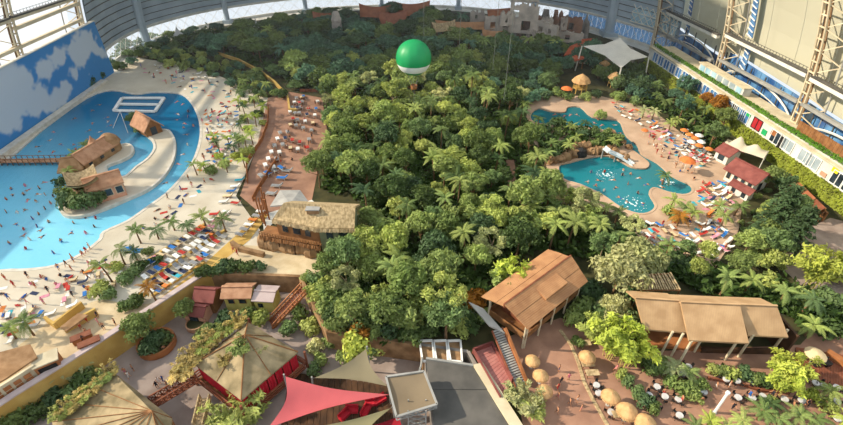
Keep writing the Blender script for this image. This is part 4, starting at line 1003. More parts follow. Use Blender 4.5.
# dark planks added as brown, shadowed ground under the sails, with red seats
sd = empty('sail_shade_floor', 'dark plank floor added for brown ground and shade under the plaza sails', 'deck', G(340, 400, PLZ)); q = [G(290, 372, PLZ + .25), G(278, 440, PLZ + .25), G(400, 440, PLZ + .25), G(392, 385, PLZ + .25)]; n = 18
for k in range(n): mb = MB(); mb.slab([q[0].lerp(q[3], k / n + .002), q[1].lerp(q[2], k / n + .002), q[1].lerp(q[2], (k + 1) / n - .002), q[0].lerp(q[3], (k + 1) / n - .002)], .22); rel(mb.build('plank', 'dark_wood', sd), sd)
bs1 = MB(); bs1.box((0, 0, .3), (1.9, .9, .6)); bs2 = MB(); bs2.box((0, .4, .8), (1.9, .2, .6)); BS = (bs1.mesh('seat', 'red_cloth'), bs2.mesh('backrest', 'red_cloth'))
for k, (x, y) in enumerate(((352, 411), (372, 404), (380, 401), (345, 416), (366, 412))):
    r = empty('red_bench', 'red upholstered bench on the shade floor under the sails', 'bench', G(x, y, PLZ + .25), .3 * k, 'red benches under the sails'); link('seat', BS[0], r); link('backrest', BS[1], r)
# ------------------------------------------------------------------ tethered balloon
bc = Vector((-2.0, 119.5, 21.0)); RB = 4.45
bl = empty('tethered_balloon', 'green tethered balloon with white lower band above the forest', 'balloon', bc)
prof = []
for k in range(15):
    t = -math.pi / 2 + math.pi * k / 14; prof.append((max(.02, RB * math.cos(t)), RB * math.sin(t)))
def zr(z): return math.sqrt(max(0.0001, RB * RB - z * z))
n = 12
for k in range(n):                      # gores
    vs_ = []; t0, t1 = 2 * math.pi * k / n, 2 * math.pi * (k + 1) / n
    rows = [RB * math.sin(math.radians(-15 + 105 * j / 12)) for j in range(13)]
    for z in rows:
        for i in range(5):
            t = t0 + (t1 - t0) * i / 4; b = 1 + .018 * math.sin(math.pi * i / 4); vs_.append((zr(z) * b * math.cos(t), zr(z) * b * math.sin(t), z))
    mb = MB(); mb.add(vs_, [(j * 5 + i, j * 5 + i + 1, (j + 1) * 5 + i + 1, (j + 1) * 5 + i) for j in range(12) for i in range(4)]); mb.build('gore', 'balloon_green', bl, True)
zb0 = RB * math.sin(math.radians(-15)); zb1 = RB * math.sin(math.radians(-42))
mb = MB(); mb.lathe([(zr(zb0 - q) * 1.003, zb0 - q) for q in [(zb0 - zb1) * j / 6 for j in range(7)]], 36); mb.build('white_band', 'balloon_white', bl, True)
mb = MB(); mb.lathe([(zr(zb1) * 1.0, zb1), (2.3, zb1 - .8), (1.2, zb1 - 1.2), (.05, zb1 - 1.35)], 36); mb.build('under_cap', 'balloon_green', bl, True)
mb = MB()
for k in range(8):
    t = k * math.pi / 4; mb.tube([(2.0 * math.cos(t), 2.0 * math.sin(t), zb1 - .9), (.6 * math.cos(t), .6 * math.sin(t), zb1 - 4.2)], .03, 4)
mb.build('rigging', 'cable', bl)
mb = MB(); mb.lathe([(.02, -1.0), (.8, -1.0), (.9, 0), (.8, 0), (.72, -.9), (.02, -.9)], 10, (0, 0, zb1 - 4.2)); mb.build('basket', 'wicker', bl)
mb = MB(); mb.tube([(0, 0, zb1 - 5.2), (0, 0, -bc.z)], .04, 4); mb.build('tether', 'cable', bl)
# hanging cables
for k, (x, y0_, y1_, Y) in enumerate(((516, 0, 100, 112), (500, 0, 70, 140), (424, 0, 38, 125), (462, 0, 48, 150))):
    a = atY(x + (x - 421.5) * .06, -60, Y); b = atY(x, y1_, Y); mb = MB(); mb.tube([(a.x, Y, 80), (a.x, Y, b.z)], .05, 4)
    tag(mb.build('suspension_cable', 'cable'), ['thin cable hanging over the forest beside the lagoon', 'thin cable hanging in front of the stone ruins', 'thin cable hanging just behind the green balloon', 'thin cable hanging above the orange far roof'][k], 'cable')

# ------------------------------------------------------------------ far village and ruins
rr = random.Random(21)
mat('orange_old', '#7e4a34', '#9a6046', .4, .8)
def ruin_wall(root, a, b, h, th, openings, m='stone_ruin', ragged=.6):
    """stone wall in vertical strips with openings (t0,t1,z0,z1)"""
    a, b = Vector(a), Vector(b); n = 16
    mb = MB()
    for k in range(n):
        t0, t1 = k / n, (k + 1) / n; top = h - rr.random() * ragged; tm = (t0 + t1) / 2
        op = [o for o in openings if o[0] <= tm <= o[1]]; segs = [(0, top)]
        if op: segs = [(0, op[0][2]), (op[0][3], top)]
        for z0_, z1_ in segs:
            if z1_ - z0_ > .05: p, q = a.lerp(b, t0), a.lerp(b, t1); zc = a.z + (z0_ + z1_) / 2; mb.beam((p.x, p.y, zc), (q.x, q.y, zc), th, z1_ - z0_)
    return rel(mb.build('wall', m, root), root)
mat('stone_red', '#7a5a4a', '#94705c', .3, .95, .6, 1.2)
ru = empty('temple_ruin', 'grey stone ruin with broken gable and arched opening at the far end', 'ruin', G(520, 36, 0))
ruin_wall(ru, G(484, 33, 2), G(512, 32, 2), 7, 1.4, [(.2, .35, 2, 4.5), (.6, .8, 2, 5)])
ruin_wall(ru, G(508, 32, 3), G(536, 34, 3), 12, 1.4, [(.15, .3, 6, 9), (.45, .75, 1, 5), (.55, .65, 7, 9)], ragged=1.6)
ruin_wall(ru, G(534, 36, 2), G(556, 42, 2), 7, 1.4, [(.2, .35, 2.5, 4.5), (.6, .75, 2.5, 4.5)], ragged=1.2)
a = G(522, 30, 3); mb = MB(); mb.add([(a.x - 6, a.y, 14), (a.x + 6, a.y, 14), (a.x + 1.5, a.y, 19.5), (a.x - 6, a.y + 1.4, 14), (a.x + 6, a.y + 1.4, 14), (a.x + 1.5, a.y + 1.4, 19.5)], [(0, 1, 2), (5, 4, 3), (0, 3, 4, 1), (1, 4, 5, 2), (2, 5, 3, 0)]); rel(mb.build('gable', 'stone_ruin', ru), ru)
a, b = G(487, 24, 5), G(510, 22, 5); mb = MB(); mb.slab([a + Vector((0, -3, 3)), b + Vector((0, -3, 3)), b + Vector((0, 3, 5)), a + Vector((0, 3, 5))], .4); rel(mb.build('tile_roof', 'brown_roof', ru), ru)
for k in range(14):
    p = G(rr.uniform(482, 558), rr.uniform(38, 46), 0); r_ = rr.uniform(1.2, 2.6); mb = MB(); mb.lathe([(r_, -.2), (r_ * 1.1, .8), (r_ * .8, 1.9), (.05, 2.6)], 7, p); rel(mb.build('boulder', 'rock_grey', ru), ru)
for k, (x0, y0_, x1, y1_, h, z) in enumerate(((492, 40, 506, 42, 4, 0), (500, 26, 514, 25, 6, 6), (540, 30, 552, 31, 6, 4), (526, 40, 538, 43, 5, 0), (470, 22, 484, 21, 5, 3), (560, 30, 566, 30, 5, 6))): ruin_wall(ru, G(x0, y0_, z), G(x1, y1_, z), h, 1.2, [(.3, .5, 1.2, 3)], 'stone_ruin', 1.8)
for k in range(16):
    p = G(rr.uniform(486, 590), rr.uniform(24, 34), 2); r_ = rr.uniform(.9, 2.0); mb = MB(); mb.lathe([(r_, -2.2), (r_ * 1.1, 1.8), (r_ * .7, 3.4 + rr.random() * 3), (.05, 4.6 + rr.random() * 3)], 7, p); rel(mb.build('boulder', 'rock_grey' if k % 2 else 'stone_red', ru), ru)
r2 = empty('brick_ruin', 'reddish ruined tower house beside the grey stone ruin', 'ruin', G(570, 36, 0))
ruin_wall(r2, G(553, 36, 1), G(580, 38, 1), 8.5, 1.5, [(.1, .25, 4, 7), (.5, .7, 3, 6)], 'stone_red', 1.4)
ruin_wall(r2, G(553, 36, 1), G(553, 30, 1), 9, 1.5, [], 'stone_red', 1.4); ruin_wall(r2, G(556, 41, 1), G(582, 44, 1), 4.5, 1.3, [(.3, .5, 1, 3)], 'stone_ruin', .8)
def tent_roof(name, label, cat, px, py, z, L, W, h, m, rz=0.0, posts='brown_wood', ends=.3):
    """tall-ridged tent roof on posts"""
    r = empty(name, label, cat, G(px, py), rz); z0_ = z
    for s_ in (-1, 1):
        vs_ = []; n = 8
        for i in range(n + 1):
            u = -1 + 2 * i / n; rz_ = z0_ + h * (1 + .35 * u * u); vs_ += [(u * L / 2 * (1 + ends * 0), 0, rz_), (u * L / 2 * .9, s_ * W / 4, z0_ + h * .38), (u * L / 2 * .82, s_ * W / 2, z0_)]
        mb = MB(); mb.add(vs_, [(3 * i, 3 * i + 1, 3 * i + 4, 3 * i + 3) if s_ < 0 else (3 * i, 3 * i + 3, 3 * i + 4, 3 * i + 1) for i in range(n)] + [(3 * i + 1, 3 * i + 2, 3 * i + 5, 3 * i + 4) if s_ < 0 else (3 * i + 1, 3 * i + 4, 3 * i + 5, 3 * i + 2) for i in range(n)]); mb.build('roof', m, r)
    for x in (-.75, 0, .75):
        for s_ in (-1, 1): mb = MB(); mb.tube([(x * L / 2, s_ * W * .46, 0), (x * L / 2, s_ * W * .46, z0_ + .2)], .16, 5); mb.build('post', posts, r)
    return r
tent_roof('saddle_house', 'orange saddle-roofed house in the shaded far village', 'house', 393, 30, 3.5, 13, 7, 3.6, 'orange_old', .2)
tent_roof('saddle_house', 'dark brown saddle-roofed house at the far windows', 'house', 376, 23, 3.5, 15, 8, 3.6, 'brown_roof', -.15)
tent_roof('saddle_house', 'brown saddle-roofed house behind the orange one', 'house', 412, 21, 3.5, 17, 9, 4.0, 'brown_roof', .1)
tent_roof('saddle_house', 'small brown-roofed shelter beside the grey stone tower', 'house', 327, 26, 3, 12, 6, 2.5, 'brown_roof', 0)
tent_roof('saddle_house', 'long orange-roofed gallery below the stone ruins', 'house', 466, 36, 3.6, 27, 6, 2.2, 'roof_orange', -.02)
tent_roof('saddle_house', 'pale thatched shelter next to the long orange gallery', 'house', 443, 38, 3.6, 11, 6, 2.6, 'thatch', .4)
tent_roof('saddle_house', 'low orange-roofed arcade at the foot of the ruins', 'house', 493, 43, 3.0, 10, 4, 1.8, 'roof_orange', -.2)
# stone tower with carved top
st = empty('stone_tower', 'grey carved stone tower among the shaded far trees', 'tower', G(338, 37))
mb = MB(); mb.box((0, 0, 3), (3.6, 3.6, 6)); mb.build('shaft', 'stone_ruin', st); mb = MB(); mb.lathe([(2.0, 6), (2.2, 7.2), (1.7, 8.6), (1.5, 9.6), (1.0, 10.4), (.1, 10.6)], 10); mb.build('carved_top', 'stone_ruin', st)
# small white tents on the left far slope
for k, (x, y, lab) in enumerate(((236, 33, 'small white pointed tent at the shrub end of the row'), (243, 32, 'small white pointed tent in the middle of the row'), (250, 33, 'white pointed tent at the end of the row of four'), (258, 31, 'tallest white pointed tent in the far shaded trees'), (180, 38, 'white pointed tent standing apart under the dome windows'))):
    r = empty('pointed_tent', lab, 'tent', G(x, y + 2)); h_ = 5.6 + (k == 3) * 1.2
    mb = MB(); mb.lathe([(2.0, 2.2), (1.2, 3.0), (.5, 4.4), (.05, h_)], 8); mb.build('canopy', 'tent_white', r); mb = MB()
    for a in range(4): t = math.pi / 4 + a * math.pi / 2; mb.beam((1.8 * math.cos(t), 1.8 * math.sin(t), 0), (1.8 * math.cos(t), 1.8 * math.sin(t), 2.4), .15, .15)
    mb.build('posts', 'steel_white', r)
# orange sloping roofs by the white stage sail
osr = empty('orange_roof_stage', 'stage house with stepped bright orange roofs beside the white sail', 'house', G(583, 58))
for q in ([(564, 55), (570, 46), (580, 42), (579, 52)], [(577, 50), (582, 39), (594, 38), (592, 48)], [(566, 58), (582, 53), (584, 58), (570, 62)]):
    mb = MB(); mb.slab([G(x, y, 4.5) for x, y in q], .4); rel(mb.build('roof', 'orange_roof', osr), osr)
for x, y in ((568, 57), (584, 57), (592, 48), (576, 48)): p = G(x, y, 4.3); mb = MB(); mb.beam((p.x, p.y, 0), (p.x, p.y, 4.3), .4, .4); rel(mb.build('post', 'brown_wood', osr), osr)
wall_between(osr, G(566, 62), G(588, 64), 0, 2.4, 'cream_plaster')
# white stage sail
ws = empty('stage_sail', 'big white four-point tensioned sail beside the blue dome windows', 'canopy', G(618, 70))
q = [G(583, 46, 9), G(620, 38, 11.5), G(648, 57, 8), G(621, 68, 6.5)]; n = 10; vs_ = []; ce = (q[0] + q[1] + q[2] + q[3]) / 4
for i in range(n + 1):
    for j in range(n + 1):
        u, v = i / n, j / n; p = q[0].lerp(q[1], u).lerp(q[3].lerp(q[2], u), v); e = max(abs(2 * u - 1), abs(2 * v - 1)) ; ed = 1 - min(abs(2 * u - 1), abs(2 * v - 1))
        p = p + (ce - p) * .22 * e * ed; vs_.append(p)
mb = MB(); mb.add(vs_, [(i * (n + 1) + j, (i + 1) * (n + 1) + j, (i + 1) * (n + 1) + j + 1, i * (n + 1) + j + 1) for i in range(n) for j in range(n)]); o = rel(mb.build('cloth', 'sail', ws, True), ws); o.color = lin('#e6e2d8')
for p in q: mb = MB(); d = (p - ce).normalized(); mb.tube([(p.x + d.x, p.y + d.y, 0), (p.x + d.x * .3, p.y + d.y * .3, p.z)], .22, 6); rel(mb.build('mast', 'steel_white', ws), ws)
mb = MB(); p = G(612, 62); mb.box((p.x, p.y + 3, 2.0), (16, 7, 4.0), -.1); rel(mb.build('stage_house', 'rock_grey', ws), ws)
# yellow bamboo huts
def ray_hut(label, px, py, s_):
    r = empty('bamboo_hut', label, 'hut', G(px, py), 0, None, s_); mb = MB()
    for k in range(8): t = k * math.pi / 4; mb.beam((2.4 * math.cos(t), 2.4 * math.sin(t), 0), (2.0 * math.cos(t), 2.0 * math.sin(t), 4), .22, .22)
    mb.build('poles', 'yellow_wall', r); mb = MB(); mb.lathe([(3.1, 3.6), (2.2, 4.8), (1.0, 5.6), (.05, 6.2)], 9); mb.build('roof', 'thatch_orange', r); mb = MB(); mb.lathe([(2.2, 1.4), (2.2, 1.8), (.1, 1.8)], 8); mb.build('platform', 'yellow_wall', r)
    return r
ray_hut('tall yellow bamboo hut at the head of the lagoon', 579, 92, 1.0); ray_hut('smaller yellow bamboo hut below the white sail', 613, 86, .8); ray_hut('low orange thatched hut among trees near the lagoon', 551, 82, .7); ray_hut('yellow bamboo shelter behind the white-leaved palms', 603, 72, .7)

# ------------------------------------------------------------------ lagoon islet: rocks, cave, slide, foam
li = empty('lagoon_rockwork', 'tan rock bank with dark cave mouth on the lagoon islet', 'rocks', G(590, 150))
def rock_run(px, zlo, zhi, m, seed, root, step=.95):
    r_ = random.Random(seed); P = GP(px)
    for a, b in zip(P[:-1], P[1:]):
        n = max(1, int((b - a).length / step))
        for k in range(n):
            p = a.lerp(b, (k + .5) / n); q = r_.uniform(.8, 1.3); h = r_.uniform(zlo, zhi); mb = MB()
            prof = [(q, -.6), (q * r_.uniform(1, 1.2), h * .3), (q * r_.uniform(.9, 1.1), h * .6), (q * r_.uniform(.5, .8), h * .85), (.05, h)]
            mb.lathe(prof, 8, p, 0, r_.uniform(.7, 1.1)); mb.v = [(x + r_.gauss(0, .16), y + r_.gauss(0, .16), z + r_.gauss(0, .14)) for x, y, z in mb.v]; rel(mb.build('rock', m, root), root)
rock_run([(549, 164), (560, 162), (570, 158), (577, 156)], 1.6, 2.6, 'rock', 3, li); rock_run([(586, 154), (598, 153), (609, 153), (619, 158), (628, 162)], 1.2, 2.6, 'rock', 4, li)
rock_run([(572, 154), (580, 151), (588, 151)], 2.6, 3.4, 'rock', 8, li)
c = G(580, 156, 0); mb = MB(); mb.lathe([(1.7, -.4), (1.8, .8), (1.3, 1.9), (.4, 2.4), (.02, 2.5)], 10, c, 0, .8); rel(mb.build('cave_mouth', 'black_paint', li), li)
rock_run([(606, 131), (616, 136), (624, 145), (634, 151)], .6, 1.2, 'rock', 5, li, 1.8)
sl = empty('water_slide', 'white water slide chute running into the lagoon', 'slide', G(622, 160)); pth = [G(604, 148, 3.0), G(609, 152, 2.4), G(616, 155, 1.7), G(623, 158.5, 1.0), G(630, 163, .3), G(633, 165.5, -.1)]
for a, b in zip(pth[:-1], pth[1:]):
    d = (b - a).normalized(); s_ = Vector((-d.y, d.x, 0)).normalized() * .7; mb = MB(); mb.slab([a - s_, b - s_, b + s_, a + s_], .12); mb.beam(a + s_ + Vector((0, 0, .2)), b + s_ + Vector((0, 0, .2)), .16, .5); mb.beam(a - s_ + Vector((0, 0, .2)), b - s_ + Vector((0, 0, .2)), .16, .5); rel(mb.build('chute', 'slide_white', sl), sl)
mb = MB(); mb.tube([(pth[0].x, pth[0].y, 0), pth[0] - Vector((0, 0, .1))], .2, 6); mb.tube([(pth[2].x, pth[2].y, -.3), pth[2] - Vector((0, 0, .1))], .2, 6); rel(mb.build('support', 'steel_grey', sl), sl)
for px, py, r_, lab in ((606, 174, 2.6, 'patch of white bubbling foam in the lagoon below the slide'), (632, 203, 3.4, 'wide shallow patch of foam in the lagoon corner'), (668, 182, 1.8, 'small foaming fountain patch by the lagoon palm'), (641, 164, 1.6, 'foaming splash pool at the foot of the slide')):
    p = G(px, py, -.2); mb = MB(); rg = random.Random(px)
    for k in range(46):
        t = rg.uniform(0, 6.3); q = r_ * math.sqrt(rg.random()); s_ = rg.uniform(.06, .2) * (1.3 - q / r_); mb.lathe([(s_ * 1.6, 0), (s_ * 1.2, s_ * .5), (.02, s_ * .8)], 6, (p.x + q * math.cos(t), p.y + q * math.sin(t), p.z))
    tag(mb.build('water_foam', 'foam'), lab, 'foam', kind='stuff')

# ------------------------------------------------------------------ white restaurant with red roofs and peaked tent
pr = G(744, 186); rs = gable_house('beach_restaurant', 'white-walled beach restaurant with dusty red tiled roof', 'restaurant', G(743, 184), math.radians(116), 6.8, 5.0, 3.2, 4.8, 'white_plaster', 'red_roof', .7, None, [('b', x, 1.7, .9, 1.6) for x in (-2.6, -.9, .9, 2.6)], [('l', 0, 1.2, 1.4, 2.2)], 'dark_glass', 'cream_plaster', thick=.2)
p = G(725, 160); gable_house('beach_restaurant', 'small red-roofed annex next to the white peaked tent', 'restaurant', p, math.radians(116), 3.4, 4.6, 2.6, 3.6, 'white_plaster', 'red_roof', .5, None, [('b', 0, 1.4, 1.6, 1.4)], thick=.2)
p = G(735, 189); gable_house('beach_restaurant', 'low red-tiled veranda in front of the white restaurant', 'restaurant', G(739, 195), math.radians(116), 4.6, 1.8, 2.0, 2.6, 'white_plaster', 'red_roof', .4, None, [('b', -1.2, 1.0, .9, 1.3), ('b', 1.2, 1.0, .9, 1.3)], thick=.15)
pt = empty('peaked_tent', 'cream twin-peaked tent behind the red-roofed restaurant', 'tent', G(741, 158)); n = 14; vs_ = []
for i in range(n + 1):
    for j in range(9):
        u, v = i / n, j / 8; x = -6.0 + 12 * u; y = -3.2 + 6.4 * v; pk = max(math.exp(-((x + 2.4) ** 2 + y * y) / 2.2) * 2.6, math.exp(-((x - 2.4) ** 2 + y * y) / 2.6) * 1.6)
        vs_.append((x, y * (1 - .12 * math.sin(math.pi * u)), 3.2 + pk + .7 * (1 - abs(2 * v - 1))))
mb = MB(); mb.add(vs_, [(i * 9 + j, (i + 1) * 9 + j, (i + 1) * 9 + j + 1, i * 9 + j + 1) for i in range(n) for j in range(8)]); o = mb.build('canopy', 'sail', pt, True); o.color = lin('#e2d8c0'); pt.rotation_euler.z = math.radians(-42); pt.scale = (.78, .78, .85)
for x, y in ((-6, -3.2), (6, -3.2), (-6, 3.2), (6, 3.2)): mb = MB(); mb.tube([(x, y, 0), (x, y, 3.3)], .12, 5); mb.build('post', 'steel_white', pt)
# brown terrace shelter by the hedge
bs = empty('hedge_shelter', 'weathered brown shelter roof tucked against the yellow-green hedge', 'shelter', G(805, 200))
q = [G(783, 178, 3), G(790, 173, 3.6), (G(826, 208, 3.6)), G(818, 213, 3)]
for k in range(4):
    mb = MB(); mb.slab([q[0].lerp(q[3], k / 4 + .01), q[0].lerp(q[3], (k + 1) / 4 - .01), q[1].lerp(q[2], (k + 1) / 4 - .01), q[1].lerp(q[2], k / 4 + .01)], .2); rel(mb.build('roof_sheet', ['red_wood', 'orange_wood', 'brown_roof', 'red_wood'][k], bs), bs)
for p in q: mb = MB(); mb.tube([(p.x, p.y, 0), (p.x, p.y, p.z)], .14, 5); rel(mb.build('post', 'brown_wood', bs), bs)
wall_between(bs, G(790, 188), G(822, 222), 0, 2.4, 'brown_wood')

# ------------------------------------------------------------------ thatched parasols, tables, chairs, restaurant furniture
def parasol_meshes():
    top = MB(); top.lathe([(1.32, 2.25), (1.3, 2.4), (.9, 2.72), (.45, 2.98), (.12, 3.12), (.02, 3.2)], 14); rgx = random.Random(2)
    for k in range(40):
        t = 2 * math.pi * k / 40; c, s_ = math.cos(t), math.sin(t); top.beam((1.2 * c, 1.2 * s_, 2.4), ((1.38 + rgx.random() * .1) * c, (1.38 + rgx.random() * .1) * s_, 2.1), .14, .05)
    pole = MB(); pole.tube([(0, 0, 0), (0, 0, 2.5)], .06, 6); base = MB(); base.lathe([(.02, 0), (.3, 0), (.3, .12), (.02, .14)], 10)
    return top.mesh('canopy', 'thatch_orange'), pole.mesh('pole', 'brown_wood'), base.mesh('base', 'concrete')
PM = parasol_meshes()
def parasol(label, px, py, s_=1.0, group=None, zc=2.5):
    r = empty('thatched_parasol', label, 'parasol', G(px, py, zc).xy.to_3d(), random.Random(int(px)).uniform(0, 6), group, s_ * .78)
    link('canopy', PM[0], r); link('pole', PM[1], r); link('base', PM[2], r); return r
gp = 'thatched parasols around the restaurant path'
for px, py, lab, s_ in ((533, 358, 'round thatched parasol below the stilt house corner post', 1.05), (541.5, 373, 'middle thatched parasol of the three beside the dark stair', 1.05), (545.5, 388.5, 'thatched parasol casting its shadow on the open path', 1.05), (588, 355, 'thatched parasol beside the lime bamboo above pale tables', 1.15), (611.5, 395, 'orange thatched parasol beside the dark dining chairs', 1.2), (628, 410.5, 'wide orange thatched parasol between the two others of the row', 1.3), (646, 422, 'thatched parasol at the lower end of the row by the shrubs', 1.3)):
    parasol(lab, px, py, s_, gp)
# beige parasol on the deck
rp2 = empty('beige_parasol', 'round beige parasol on the wooden deck beside black seats', 'parasol', G(808, 364)); mb = MB(); mb.lathe([(1.5, 2.3), (1.45, 2.4), (.7, 2.75), (.02, 2.95)], 12); o = mb.build('canopy', 'sail', rp2); o.color = lin('#e6cfa2'); mb = MB(); mb.tube([(0, 0, 0), (0, 0, 2.5)], .05, 6); mb.build('pole', 'steel_grey', rp2); mb = MB(); mb.lathe([(.02, 0), (.3, 0), (.3, .1), (.02, .1)], 10); mb.build('base', 'concrete', rp2)
def chair_meshes(m):
    s_ = MB(); s_.box((0, 0, .45), (.48, .48, .07)); b = MB(); b.box((0, .23, .75), (.48, .06, .55)); l = MB()
    for x in (-.2, .2):
        for y in (-.2, .2): l.box((x, y, .21), (.05, .05, .42))
    return s_.mesh('seat', m), b.mesh('backrest', m), l.mesh('legs', 'black_paint')
CH = chair_meshes('black_paint')
tm = MB(); tm.lathe([(.02, .72), (.58, .72), (.6, .76), (.02, .77)], 14); cm = MB(); cm.lathe([(.62, .775), (.61, .78), (.02, .785)], 14); cm.lathe([(.60, .78), (.64, .5), (.63, .48)], 14); pm_ = MB(); pm_.tube([(0, 0, 0), (0, 0, .73)], .06, 6); pm_.lathe([(.3, 0), (.25, .05), (.02, .06)], 10)
TM = (tm.mesh('table_top', 'black_paint'), cm.mesh('tablecloth', 'table_white'), pm_.mesh('pedestal', 'black_paint'))
rf = random.Random(77)
def dining(px, py, s_=.78):
    p = G(px, py, .05); r = empty('dining_table', 'round dining table with white cloth on the restaurant terrace', 'table', p, 0, 'white dining tables on the restaurant terrace', s_)
    link('table_top', TM[0], r); link('pedestal', TM[2], r); link('tablecloth', TM[1], r)
    a0 = rf.uniform(0, 1.5)
    for k in range(4):
        if rf.random() < .1: continue
        a = a0 + k * math.pi / 2; q = p + Vector((math.cos(a), math.sin(a), 0)) * .98 * s_
        c = empty('dining_chair', 'black dining chair at a white round table on the restaurant terrace', 'chair', q, a - math.pi / 2, 'black dining chairs on the restaurant terrace', s_)
        link('seat', CH[0], c); link('backrest', CH[1], c); link('legs', CH[2], c)
def at5(x, y): return (700 + x / 4.475, 330 + y / 4.475)
def at4(x, y): return (560 + x / 4.471, 330 + y / 4.471)
for x, y in ((112, 228), (160, 235), (232, 240), (288, 237), (165, 310), (228, 312), (275, 305), (372, 318), (448, 322), (535, 325), (510, 246), (548, 258), (605, 265), (605, 328), (608, 405), (12, 285), (85, 178)): dining(*at5(x, y))
for x, y in ((430, 262), (465, 305), (525, 318), (605, 275), (530, 390), (570, 172), (548, 205), (225, 375), (170, 290), (160, 255), (395, 300), (420, 345)): dining(*at4(x, y))
pt_m = MB(); pt_m.box((0, 0, .74), (1.7, .9, .07)); pl = MB()
for x in (-.7, .7):
    for y in (-.35, .35): pl.box((x, y, .35), (.07, .07, .7))
PT = (pt_m.mesh('table_top', 'thatch'), pl.mesh('legs', 'brown_wood'))
for x, y in ((120, 165), (140, 205), (105, 72), (115, 135), (260, 390), (300, 405)):
    p = at4(x, y); r = empty('plank_table', 'long pale wooden table in the row beside the thatched parasols', 'table', G(p[0], p[1], .05), .05, 'pale wooden tables beside the parasols', 1.15); link('table_top', PT[0], r); link('legs', PT[1], r)
# lamp post
a = G(714.5, 412.5, .05); lp = empty('lamp_post', 'white lamp post standing on the restaurant terrace', 'lamp', a); mb = MB(); mb.tube([(0, 0, 0), (0, 0, 4.6)], [.2, .17], 8); mb.build('pole', 'white_paint', lp); mb = MB(); mb.lathe([(.02, 0), (.32, 0), (.3, .15), (.02, .16)], 10); mb.build('base_plate', 'steel_grey', lp); mb = MB(); mb.lathe([(.2, 4.6), (.3, 4.7), (.26, 5.0), (.02, 5.1)], 10); mb.build('lantern', 'white_paint', lp)
# wooden deck at the right with planter wall
dk = empty('timber_deck', 'reddish timber deck with orange edge planter beside the beige parasol', 'deck', G(822, 372)); q = [G(796, 347, .35), G(795, 372, .35), G(850, 392, .35), G(850, 356, .35)]; n = 20
for k in range(n): mb = MB(); mb.slab([q[0].lerp(q[3], k / n + .002), q[1].lerp(q[2], k / n + .002), q[1].lerp(q[2], (k + 1) / n - .002), q[0].lerp(q[3], (k + 1) / n - .002)], .3); rel(mb.build('plank', 'red_wood', dk), dk)
a, b = G(826, 352, .7), G(858, 372, .7); mb = MB(); mb.beam(a, b, 1.0, 1.0); rel(mb.build('edge_planter', 'orange_wood', dk), dk)
for x, y, lab in ((815, 364, 'black cube lounge seat nearer the beige parasol'), (826, 364, 'black cube lounge seat at the far side of the deck')):
    p = G(x, y, .35); r = empty('lounge_seat', lab, 'seat', p, .3); mb = MB(); mb.box((0, 0, .25), (1.1, 1.0, .5)); mb.build('seat', 'black_paint', r); mb = MB(); mb.box((0, .45, .6), (1.1, .2, .7)); mb.build('backrest', 'black_paint', r)
# kerb edge of the paved path
pts = [G(560, 330, .06), G(571, 345, .06), G(578, 362, .06), G(584, 382, .06), G(594, 402, .06), G(610, 430, .06)]; mb = MB()
for a, b in zip(pts[:-1], pts[1:]): mb.beam(a, b, .5, .2)
struct(mb.build('trim_6', 'thatch'))
# planted kerb beds of the restaurant
for px in ([(708, 378), (740, 384), (760, 390), (788, 393), (802, 382)],):
    mb = MB(); P = GP(px, .2)
    for a, b in zip(P[:-1], P[1:]): mb.beam(a, b, .4, .45)
    struct(mb.build('trim_7', 'red_wood'))
# fences and walls on the beach strip
def fence(label, pxs, h, m, step=1.6):
    P = GP(pxs, .05); r = empty('timber_fence', label, 'fence', P[0])
    for a, b in zip(P[:-1], P[1:]):
        n = max(1, int((b - a).length / step))
        for k in range(n):
            p, q = a.lerp(b, k / n), a.lerp(b, (k + .94) / n); z = Vector((0, 0, h / 2)); mb = MB(); mb.beam(p + z, q + z, .12, h); rel(mb.build('board', m, r), r)
    return r
fence('brown board fence between the beach palms and the sunbed terrace', [(269, 108), (268, 125), (262, 142), (254, 154), (247, 165), (248, 184)], 1.3, 'orange_wood')
fence('brown board fence from the sunbed terrace down to the lodge', [(278, 160), (268, 176), (258, 192), (253, 202)], 1.3, 'orange_wood')
fence('low brown fence closing the end of the sunbed terrace', [(300, 92), (318, 92)], 1.0, 'red_wood')
yw = [GP(p) for p in ([(262, 74), (275, 84), (288, 98), (290, 112), (297, 112)], [(213, 53), (240, 62), (262, 74)])]
for k, P in enumerate(yw): wall_run('wall_garden' if k == 0 else 'wall_garden_rear', [(p.x, p.y) for p in P], 0, 1.1, .6, 'yellow_wall')
YSTEP = [(p[0], p[1]) for p in GP([(158, 300), (200, 268), (240, 232), (262, 210), (268, 216), (250, 240), (212, 270), (166, 299)])]
flat('floor_yellow_walk', [YSTEP], .08, 'yellow_wall')
for k, pxs in enumerate(([(135, 268), (205, 224)], [(143, 283), (225, 230)], [(152, 296), (205, 262)])):
    P = GP(pxs, .2); mb = MB(); mb.beam(P[0], P[1], .5, .4); struct(mb.build('trim_%d' % (8 + k), 'yellow_wall'))
